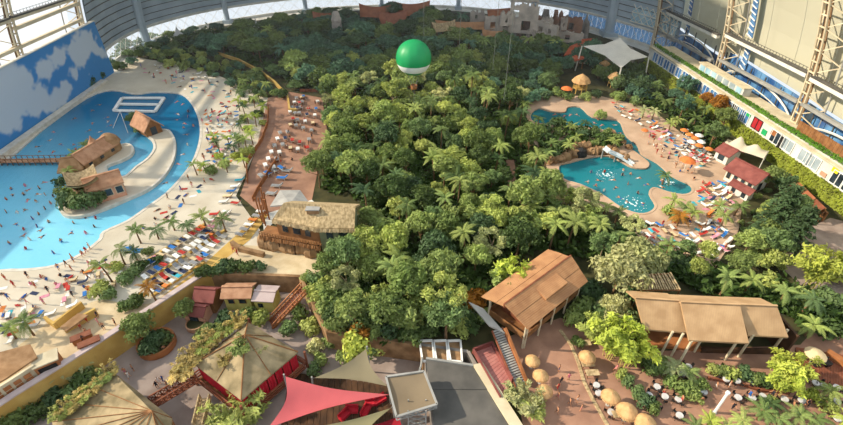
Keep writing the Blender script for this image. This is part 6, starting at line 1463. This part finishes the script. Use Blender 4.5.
for x, y, h, t in ((545, 166, 4.5, 'light'), (543, 186, 4.5, 'light'), (553, 190, 3, 'light'), (590, 210, 3, 'mid'), (604, 216, 3, 'light'), (616, 222, 3, 'mid'), (574, 202, 3, 'mid'), (662, 184, 3, 'mid'), (642, 118, 3, 'pale'), (652, 120, 3, 'pale'), (674, 128, 3, 'light'), (668, 132, 3, 'light'), (670, 210, 3, 'light'), (682, 216, 3, 'mid'), (690, 222, 3, 'light'), (676, 226, 3, 'rust'), (715, 216, 3, 'light'), (735, 216, 3, 'mid'), (720, 226, 3, 'light')): palm(at(x, y), h, .85, t, 'on the lagoon beach', True)
for x, y, s_ in ((600, 118, 1.4), (585, 100, 1.6), (566, 100, 1.6), (618, 100, 1.8), (634, 106, 1.6), (640, 100, 1.8), (666, 214, 1.2), (676, 220, 1.2), (672, 262, 1.6), (664, 268, 1.5), (654, 262, 1.5), (684, 268, 1.4), (545, 100, 1.8), (556, 96, 1.6), (596, 98, 1.6)): plant('leafy_shrub', at(x, y), s_, VG.choice(['mid', 'dark', 'light']), 'on the lagoon beach')
for x, y in ((112, 66), (118, 70), (124, 70), (106, 74), (100, 80), (92, 86), (132, 64), (140, 58), (150, 56)): plant('leafy_shrub', at(x, y), 1.6, VG.choice(['dark', 'blue']), 'at the far end of the cloud mural')
# undergrowth between the trees
ug = MB(); r = random.Random(9)
for F, n in ((F1, 26000), (F2, 22000), (F3, 1600), (F4, 2600), (F5, 2000), (F6, 1400)):
    xs = [p[0] for p in F]; ys_ = [p[1] for p in F]; pts = []; nn = []
    while len(pts) < n:
        c = (r.uniform(min(xs), max(xs)), r.uniform(min(ys_), max(ys_)))
        if not inside(c, F) or inside(c, FOREST_PATH): continue
        for _ in range(9): pts.append((c[0] + r.gauss(0, .6), c[1] + r.gauss(0, .6), abs(r.gauss(.4, .8)))); nn.append((0, 0, 1))
    leaf_cloud(ug, pts, nn, .75, r, 0, 2.0, .8)
o = ug.build('undergrowth', 'leaf'); o.color = lin('#48602a'); tag(o, 'low leafy undergrowth covering the ground between the trees', 'undergrowth', kind='stuff')
# ------------------------------------------------------------------ sun loungers
LG = random.Random(31)
fm = MB(); fm.box((0, .28, .30), (.66, 1.35, .06)); fm.add([(-.33, -.4, .28), (.33, -.4, .28), (.33, -.95, .72), (-.33, -.95, .72), (-.33, -.4, .34), (.33, -.4, .34), (.33, -.95, .78), (-.33, -.95, .78)], [(0, 1, 2, 3), (7, 6, 5, 4), (0, 4, 5, 1), (1, 5, 6, 2), (2, 6, 7, 3), (3, 7, 4, 0)])
for x in (-.28, .28):
    for y in (-.45, .85): fm.box((x, y, .14), (.06, .06, .28))
FRM = fm.mesh('frame', 'steel_white'); FRW = fm.mesh('frame', 'brown_wood')
tmm = MB(); tmm.box((0, .28, .38), (.6, 1.3, .08)); tmm.add([(-.3, -.38, .36), (.3, -.38, .36), (.3, -.92, .8), (-.3, -.92, .8), (-.3, -.36, .44), (.3, -.36, .44), (.3, -.9, .88), (-.3, -.9, .88)], [(0, 1, 2, 3), (7, 6, 5, 4), (0, 4, 5, 1), (1, 5, 6, 2), (2, 6, 7, 3), (3, 7, 4, 0)])
MAT = tmm.mesh('mattress', 'cloth')
HUES = {'blue': '#2f6cae', 'white': '#e2e0da', 'red': '#b23a30', 'turquoise': '#3aa0b0', 'navy': '#2a3450', 'orange': '#cc7a3c', 'pink': '#cc8898', 'beige': '#d2bc94', 'grey': '#8c8c8c'}
NL = [0]
def lounger(p, rz, hue, where, sc=1.25):
    lab = '%s sun lounger %s' % (hue, where)
    r = empty('sun_lounger', lab, 'sun lounger', (p[0], p[1], p[2] if len(p) > 2 else .05), rz, lab, sc); link('frame', FRW if hue in ('beige', 'orange') else FRM, r)
    o = link('mattress', MAT, r); c = Vector(lin(HUES[hue])[:3]) * LG.uniform(.85, 1.15); o.color = (c.x, c.y, c.z, 1); NL[0] += 1
W2 = ['white', 'grey', 'white', 'blue', 'grey', 'white', 'beige', 'navy', 'red']
def hue(wts): return LG.choice(wts)
W1 = ['white', 'blue', 'white', 'red', 'white', 'beige', 'navy', 'white', 'grey', 'blue', 'grey', 'white', 'beige', 'pink', 'white', 'red', 'turquoise', 'orange']
def row(a, b, n, where, turn=0.0, skip=.08):
    a, b = G(*a), G(*b); d = math.atan2(b.y - a.y, b.x - a.x)
    for k in range(n):
        if LG.random() < skip: continue
        p = a.lerp(b, (k + LG.uniform(-.1, .1)) / max(1, n - 1)); lounger((p.x, p.y, .08), d + turn + LG.uniform(-.1, .1), hue(W1 if 'terraced' in where else W2), where, 1.25 if 'terraced' in where else 1.5)
wb = 'in the terraced rows beside the wave-pool beach'
row((140, 272), (204, 229), 13, wb); row((147, 279), (216, 233), 13, wb); row((152, 290), (222, 238), 12, wb, math.pi); row((160, 292), (206, 257), 9, wb)
row((211, 222), (240, 182), 8, wb, .2); row((204, 238), (236, 205), 8, wb); row((241, 236), (262, 213), 6, wb)
ws_ = 'on the red-paved terrace beside the forest'
row((266, 168), (297, 100), 13, ws_, -1.2); row((274, 170), (302, 100), 12, ws_, -1.2); row((291, 150), (304, 98), 9, ws_, -1.4); row((298, 152), (312, 100), 9, ws_, -1.4)
row((308, 150), (318, 104), 7, ws_, -1.4); row((262, 178), (282, 170), 4, ws_); row((272, 196), (288, 172), 4, ws_)
def field(px, n, where, sp=1.7):
    F = [(p.x, p.y) for p in GP(px)]; base = LG.uniform(0, 6)
    for p in scatter(F, sp, LG, 20, n):
        lounger((p[0], p[1], .06), LG.choice((.5, 2.0, .3)) + LG.uniform(-.3, .3), hue(W1), where, 1.02)
field([(150, 62), (215, 78), (250, 94), (240, 102), (200, 84), (160, 74)], 24, 'crowded on the far sand by the shaded woods', 1.9)
field([(150, 54), (200, 60), (255, 82), (264, 98), (240, 92), (190, 68)], 4, 'in the far garden beside the yellow wall', 2.4)
field([(208, 110), (236, 112), (232, 160), (205, 178), (206, 140)], 26, 'on the open sand beside the curved pool edge', 2.3)
field([(60, 284), (100, 268), (125, 262), (118, 285), (90, 305), (50, 318)], 16, 'on the near sand below the wave pool', 2.2)
field([(0, 320), (40, 305), (50, 318), (10, 345)], 8, 'on the sand beside the terrace bar', 2.0)
field([(684, 132), (700, 140), (712, 160), (702, 166), (684, 150)], 26, 'packed on the sand above the lagoon', 1.4)
field([(700, 188), (722, 182), (735, 205), (728, 222), (708, 214), (698, 200)], 34, 'on the beach in front of the white restaurant', 1.4)
field([(700, 222), (728, 228), (728, 250), (706, 262), (692, 246), (696, 228)], 26, 'on the lower lagoon beach', 1.7)
field([(634, 226), (660, 222), (690, 238), (688, 258), (662, 258), (640, 240)], 24, 'on the sand between lagoon and long house', 1.7)
field([(650, 120), (668, 130), (690, 142), (706, 160), (698, 166), (676, 150), (654, 132)], 22, 'on the sand strip beside the lagoon palms', 1.5)
field([(612, 102), (640, 112), (650, 124), (640, 126), (618, 114)], 14, 'on the far lagoon shore', 1.9)
# ------------------------------------------------------------------ beach parasols on the lagoon side
bcn = MB(); bcn.lathe([(1.15, 1.95), (.75, 2.2), (.3, 2.38), (.02, 2.45)], 8); BC = bcn.mesh('canopy', 'cloth'); bpn = MB(); bpn.tube([(0, 0, 0), (0, 0, 2.3)], .04, 5); BP = bpn.mesh('pole', 'steel_white')
for px in ([(680, 134), (698, 142), (708, 158), (690, 152)],):
    for k, p in enumerate(scatter([(q.x, q.y) for q in GP(px)], 2.0, LG, 20, 12)):
        hn = LG.choice(['white', 'beige', 'pink', 'white', 'orange']); lab = '%s beach parasol over the packed sand above the lagoon' % hn
        r = empty('beach_parasol', lab, 'parasol', (p[0], p[1], .05), 0, lab); o = link('canopy', BC, r); o.color = lin(HUES[hn]); link('pole', BP, r)
for x, y, s_, lab in ((565, 98, 1.6, 'orange sun canopy at the head of the lagoon'), (683, 172, 1.7, 'orange sun canopy at the lagoon corner'), (643, 136, .9, 'small orange parasol on the lagoon path')):
    r = empty('beach_parasol', lab, 'parasol', G(x, y, .05), 0, None, s_); o = link('canopy', BC, r); o.color = lin('#d8743c'); link('pole', BP, r)
for x, y in ((126, 249), (136, 251)):
    p = G(x, y, .06); mb = MB(); mb.box((p.x, p.y, .1), (2.2, 1.3, .12), .1); o = mb.build('beach_mat', 'cloth'); o.color = lin('#2f78b8'); tag(o, 'large blue mat lying on the wave-pool sand', 'mat', 'blue mats on the sand')

# ------------------------------------------------------------------ towels lying on the sand
twm = MB(); nx = 6
tv = [((-.45 + .9 * i / 2), (-.9 + 1.8 * j / nx), .02 + .02 * math.sin(j * 1.7 + i)) for j in range(nx + 1) for i in range(3)]
twm.add(tv, [(j * 3 + i, j * 3 + i + 1, (j + 1) * 3 + i + 1, (j + 1) * 3 + i) for j in range(nx) for i in range(2)]); TW = twm.mesh('beach_towel', 'cloth')
def towels(px, n, sp, where):
    for p in scatter([(q.x, q.y) for q in GP(px)], sp, LG, 20, n):
        hn = LG.choice(['blue', 'red', 'turquoise', 'pink', 'navy', 'orange', 'white']); lab = '%s towel spread %s' % (hn, where)
        o = link('beach_towel', TW, None, (p[0], p[1], .06), (0, 0, LG.uniform(0, 6)), .85); o.color = lin(HUES[hn]); tag(o, lab, 'towel', lab)
towels([(204, 112), (240, 104), (236, 160), (210, 186), (160, 228), (150, 224), (200, 168), (207, 140)], 44, 1.9, 'on the sand beside the curved pool edge')
towels([(0, 284), (60, 280), (100, 258), (124, 262), (110, 290), (50, 318), (0, 340)], 22, 1.8, 'on the near sand below the wave pool')
towels([(140, 66), (200, 78), (240, 98), (230, 110), (190, 92), (150, 80)], 30, 2.2, 'on the far sand by the shaded woods')
towels([(648, 116), (664, 128), (690, 142), (706, 160), (700, 170), (676, 156), (650, 134)], 40, 1.5, 'on the sand above the lagoon')
towels([(700, 190), (732, 196), (726, 250), (690, 256), (640, 232), (690, 206)], 26, 1.8, 'on the lower lagoon beach')

# ------------------------------------------------------------------ people
def skin_body(name, J, E, rad, assign, mats):
    me = bpy.data.meshes.new(name); names = list(J); me.from_pydata([J[k] for k in names], [(names.index(a), names.index(b)) for a, b in E], []); o = bpy.data.objects.new(name, me); COL.objects.link(o)
    o.modifiers.new('skin', 'SKIN'); me.update()
    sv = me.skin_vertices[0].data if me.skin_vertices else None
    for i, k in enumerate(names): sv[i].radius = rad[k]; sv[i].use_root = (k == 'pelvis')
    ss = o.modifiers.new('sub', 'SUBSURF'); ss.levels = 1; ss.render_levels = 1
    dg = bpy.context.evaluated_depsgraph_get(); ev = o.evaluated_get(dg); out = bpy.data.meshes.new_from_object(ev); out.name = name
    out.materials.clear()
    for m in mats: out.materials.append(M[m])
    for p in out.polygons: p.material_index = assign(p.center); p.use_smooth = True
    bpy.data.objects.remove(o); return out
def body(name, pose, dress):
    J = {'pelvis': (0, 0, .95), 'waist': (0, 0, 1.12), 'chest': (0, .0, 1.34), 'neck': (0, 0, 1.5), 'head': (0, -.02, 1.62), 'crown': (0, -.01, 1.74),
         'shl': (-.19, 0, 1.42), 'shr': (.19, 0, 1.42), 'ell': (-.27, .02, 1.14), 'elr': (.27, .02, 1.14), 'wrl': (-.30, -.06, .9), 'wrr': (.30, -.06, .9), 'hal': (-.30, -.09, .8), 'har': (.30, -.09, .8),
         'hil': (-.1, 0, .9), 'hir': (.1, 0, .9), 'knl': (-.12, -.02, .5), 'knr': (.12, -.02, .5), 'anl': (-.12, .02, .08), 'anr': (.12, .02, .08), 'tol': (-.13, -.17, .04), 'tor': (.13, -.17, .04)}
    J.update(pose)
    E = [('pelvis', 'waist'), ('waist', 'chest'), ('chest', 'neck'), ('neck', 'head'), ('head', 'crown'), ('chest', 'shl'), ('chest', 'shr'), ('shl', 'ell'), ('shr', 'elr'), ('ell', 'wrl'), ('elr', 'wrr'), ('wrl', 'hal'), ('wrr', 'har'), ('pelvis', 'hil'), ('pelvis', 'hir'), ('hil', 'knl'), ('hir', 'knr'), ('knl', 'anl'), ('knr', 'anr'), ('anl', 'tol'), ('anr', 'tor')]
    R0 = {'pelvis': (.15, .11), 'waist': (.13, .1), 'chest': (.16, .11), 'neck': (.06, .06), 'head': (.1, .1), 'crown': (.07, .08), 'sh': (.075, .075), 'el': (.05, .05), 'wr': (.035, .035), 'ha': (.035, .025), 'hi': (.1, .1), 'kn': (.065, .065), 'an': (.045, .045), 'to': (.04, .03)}
    rad = {k: R0.get(k) or R0[k[:2]] for k in J}
    hd, cr, pv, ch = (Vector(J[k]) for k in ('head', 'crown', 'pelvis', 'chest')); upv = (cr - hd).normalized()
    hips = [Vector(J['hil']), Vector(J['hir'])]; kn = [Vector(J['knl']), Vector(J['knr'])]
    def near_seg(p, a, b, r):
        ab = b - a; t = max(0, min(1, (p - a).dot(ab) / ab.length_squared)); return (p - a - ab * t).length < r
    def assign(c):
        if (c - hd).length < .22 and (c - hd).dot(upv) > .03 and c.z > -9: return 2
        if any(near_seg(c, hips[i], hips[i].lerp(kn[i], .35 if dress < 2 else .95), .15) for i in (0, 1)) or (c - pv).length < .18: return 1
        if dress >= 1 and near_seg(c, pv, ch + (ch - pv) * .15, .2): return 1
        return 0
    return skin_body(name, J, E, rad, assign, ['skin', 'cloth', 'hair'])
POSES = {
 'standing': [body('person', {}, 0), body('person', {'hal': (-.12, -.28, 1.0), 'wrl': (-.2, -.22, .98), 'wrr': (.42, .02, .92), 'har': (.46, -.02, .82)}, 1)],
 'walking': [body('person', {'knl': (-.11, -.2, .52), 'anl': (-.11, -.28, .1), 'tol': (-.11, -.46, .1), 'knr': (.11, .06, .5), 'anr': (.11, .3, .14), 'tor': (.11, .18, .03), 'wrl': (-.3, .2, .94), 'hal': (-.3, .24, .86), 'wrr': (.3, -.26, .98), 'har': (.3, -.34, .92)}, 2), body('person', {'knl': (-.11, -.16, .52), 'anl': (-.11, -.2, .1), 'tol': (-.11, -.38, .08), 'knr': (.11, .05, .5), 'anr': (.11, .22, .12), 'tor': (.11, .1, .03)}, 0)],
 'swimming': [body('person', {'pelvis': (0, .1, .0), 'waist': (0, -.07, .03), 'chest': (0, -.3, .06), 'neck': (0, -.47, .1), 'head': (0, -.58, .16), 'crown': (0, -.64, .26), 'shl': (-.19, -.36, .06), 'shr': (.19, -.36, .06), 'ell': (-.42, -.5, .03), 'elr': (.42, -.5, .03), 'wrl': (-.4, -.74, .02), 'wrr': (.4, -.74, .02), 'hal': (-.36, -.83, .02), 'har': (.36, -.83, .02), 'hil': (-.1, .16, 0), 'hir': (.1, .16, 0), 'knl': (-.16, .55, -.04), 'knr': (.16, .55, -.04), 'anl': (-.14, .95, -.02), 'anr': (.14, .95, -.06), 'tol': (-.14, 1.12, -.04), 'tor': (.14, 1.12, -.08)}, 0)],
 'lying': [body('person', {'pelvis': (0, .1, .12), 'waist': (0, -.07, .12), 'chest': (0, -.3, .14), 'neck': (0, -.46, .14), 'head': (0, -.58, .16), 'crown': (0, -.7, .17), 'shl': (-.19, -.37, .12), 'shr': (.19, -.37, .12), 'ell': (-.3, -.12, .08), 'elr': (.3, -.12, .08), 'wrl': (-.32, .12, .06), 'wrr': (.32, .12, .06), 'hal': (-.32, .22, .06), 'har': (.32, .22, .06), 'hil': (-.1, .16, .12), 'hir': (.1, .16, .12), 'knl': (-.13, .55, .14), 'knr': (.13, .55, .14), 'anl': (-.14, .96, .08), 'anr': (.14, .96, .08), 'tol': (-.16, 1.02, .2), 'tor': (.16, 1.02, .2)}, 1)],
 'sitting': [body('person', {'pelvis': (0, .1, .12), 'waist': (0, .12, .3), 'chest': (0, .08, .52), 'neck': (0, .05, .68), 'head': (0, .02, .8), 'crown': (0, .02, .92), 'shl': (-.19, .08, .6), 'shr': (.19, .08, .6), 'ell': (-.26, -.06, .42), 'elr': (.26, -.06, .42), 'wrl': (-.16, -.3, .46), 'wrr': (.16, -.3, .46), 'hal': (-.1, -.38, .46), 'har': (.1, -.38, .46), 'hil': (-.1, .06, .12), 'hir': (.1, .06, .12), 'knl': (-.12, -.3, .46), 'knr': (.12, -.3, .46), 'anl': (-.12, -.5, .08), 'anr': (.12, -.5, .08), 'tol': (-.12, -.66, .04), 'tor': (.12, -.66, .04)}, 1)]}
PG = random.Random(64)
CLO = {'dark': '#2a2830', 'red': '#b02c2c', 'blue': '#2c5aa0', 'white': '#e0dcd4', 'pink': '#d07888'}
NP = [0]
def person(p, pose, where, z=0.0, sc=1.0):
    hn = PG.choice(['dark', 'dark', 'red', 'blue', 'white', 'pink']); art = 'swimwear' if pose in ('swimming', 'lying') or 'pool' in where or 'sand' in where or 'beach' in where or 'lagoon' in where else 'clothes'
    lab = 'person in %s %s %s %s' % (hn, art, pose, where); r = link('person', PG.choice(POSES[pose]), None, (p[0], p[1], z), (0, 0, PG.uniform(0, 6.28)), sc * PG.uniform(.94, 1.06)); r.color = lin(CLO[hn]); tag(r, lab, 'person', lab); NP[0] += 1
def crowd(px, n, sp, poses, where, z=.05, avoid=()):
    F = [(p.x, p.y) for p in GP(px)]
    for p in scatter(F, sp, PG, 20, n):
        if any(inside(p, q) for q in avoid): continue
        po = PG.choice(poses); person(p, po, where, z if po != 'swimming' else -.25)
deep = [(0, 175), (40, 140), (88, 104), (110, 97), (60, 150), (55, 190), (60, 225), (20, 240), (0, 240)]
crowd([(0, 190), (50, 176), (58, 214), (110, 216), (100, 232), (70, 252), (0, 262)], 40, 1.5, ['swimming', 'standing', 'standing'], 'in the shallow wave pool', -1.0, (ISL,))
crowd([(2, 170), (60, 125), (95, 102), (112, 108), (118, 130), (60, 155)], 20, 3.0, ['swimming'], 'in the deep wave pool by the mural', -.25, (ISL,))
crowd([(176, 100), (192, 108), (197, 128), (192, 150), (178, 172), (150, 196), (140, 200), (172, 170), (180, 145)], 14, 2.4, ['swimming', 'swimming', 'standing'], 'in the curved pool channel', -1.0, (ISL,))
crowd([(55, 258), (85, 240), (98, 243), (80, 262), (60, 272)], 18, 1.0, ['standing', 'walking'], 'at the wave-pool waterline', .05, (POOL,))
crowd([(0, 278), (60, 276), (100, 256), (118, 268), (90, 296), (30, 316), (0, 330)], 34, 1.4, ['walking', 'sitting', 'lying', 'standing'], 'on the near wave-pool sand')
crowd([(200, 112), (236, 104), (232, 160), (206, 190), (150, 232), (140, 228), (196, 170), (206, 140)], 44, 2.0, ['walking', 'lying', 'sitting', 'standing'], 'on the sand beside the curved pool edge')
crowd([(140, 66), (190, 76), (236, 96), (228, 110), (190, 92), (150, 80)], 16, 2.2, ['walking', 'lying', 'standing'], 'on the far wave-pool sand')
crowd([(276, 168), (296, 110), (318, 104), (314, 160)], 18, 2.2, ['walking', 'standing', 'sitting'], 'on the red-paved sunbed terrace', .06)
crowd([(552, 114), (580, 112), (616, 124), (632, 146), (612, 128), (570, 118)], 9, 2.0, ['swimming'], 'in the upper lagoon', -.25)
crowd([(566, 172), (604, 164), (640, 172), (680, 188), (640, 190), (648, 206), (620, 200), (584, 182)], 20, 2.0, ['swimming', 'swimming', 'standing'], 'in the lower lagoon', -1.1)
crowd([(646, 132), (664, 150), (690, 168), (705, 186), (692, 182), (660, 158), (646, 144)], 26, 1.5, ['walking', 'standing', 'sitting'], 'on the lagoon beach path')
crowd([(700, 190), (732, 196), (726, 250), (690, 256), (650, 226), (690, 206)], 20, 2.0, ['walking', 'lying', 'sitting', 'standing'], 'on the lower lagoon beach')
crowd([(560, 362), (570, 372), (582, 412), (556, 420), (552, 380)], 9, 1.2, ['walking', 'walking', 'standing'], 'on the open restaurant path')
crowd([(660, 395), (720, 380), (800, 398), (830, 410), (700, 412)], 12, 2.0, ['walking', 'standing'], 'between the restaurant tables')
crowd([(70, 335), (80, 322), (110, 316), (118, 326), (78, 350)], 8, 1.3, ['standing', 'walking'], 'on the terrace bar floor', .1)
for x, y in ((126, 374), (130, 378), (134, 371), (160, 384), (164, 382), (168, 387), (158, 388), (166, 352)): person(G(x, y, PLZ), PG.choice(['walking', 'standing']), 'on the sunken plaza', PLZ)
for x, y in ((234, 252), (238, 256), (580, 357), (615, 372)): person(G(x, y), 'walking', 'on the lodge path' if x < 400 else 'beside the lime bamboo', .08)
# ------------------------------------------------------------------ moist haze, thicker towards the shaded far end of the hall
hz = MB(); hz.box((-9, 110, 50), (230, 330, 112)); hm = bpy.data.materials.new('haze'); hm.use_nodes = True; nt = hm.node_tree
nt.nodes.remove(nt.nodes['Principled BSDF']); vsn = nt.nodes.new('ShaderNodeVolumeScatter'); vsn.inputs['Color'].default_value = (.88, .95, 1, 1); vsn.inputs['Anisotropy'].default_value = .1
tc = nt.nodes.new('ShaderNodeTexCoord'); sx = nt.nodes.new('ShaderNodeSeparateXYZ'); nt.links.new(tc.outputs['Object'], sx.inputs['Vector'])
mr = nt.nodes.new('ShaderNodeMapRange'); mr.inputs['From Min'].default_value = 90; mr.inputs['From Max'].default_value = 200; mr.inputs['To Min'].default_value = 0.00003; mr.inputs['To Max'].default_value = .0011
nt.links.new(sx.outputs['Y'], mr.inputs['Value']); nt.links.new(mr.outputs['Result'], vsn.inputs['Density'])
nt.links.new(vsn.outputs['Volume'], nt.nodes['Material Output'].inputs['Volume']); M['haze'] = hm
o = hz.build('haze', 'haze'); tag(o, 'thin pale haze hanging in the air of the hall', 'haze', kind='stuff')
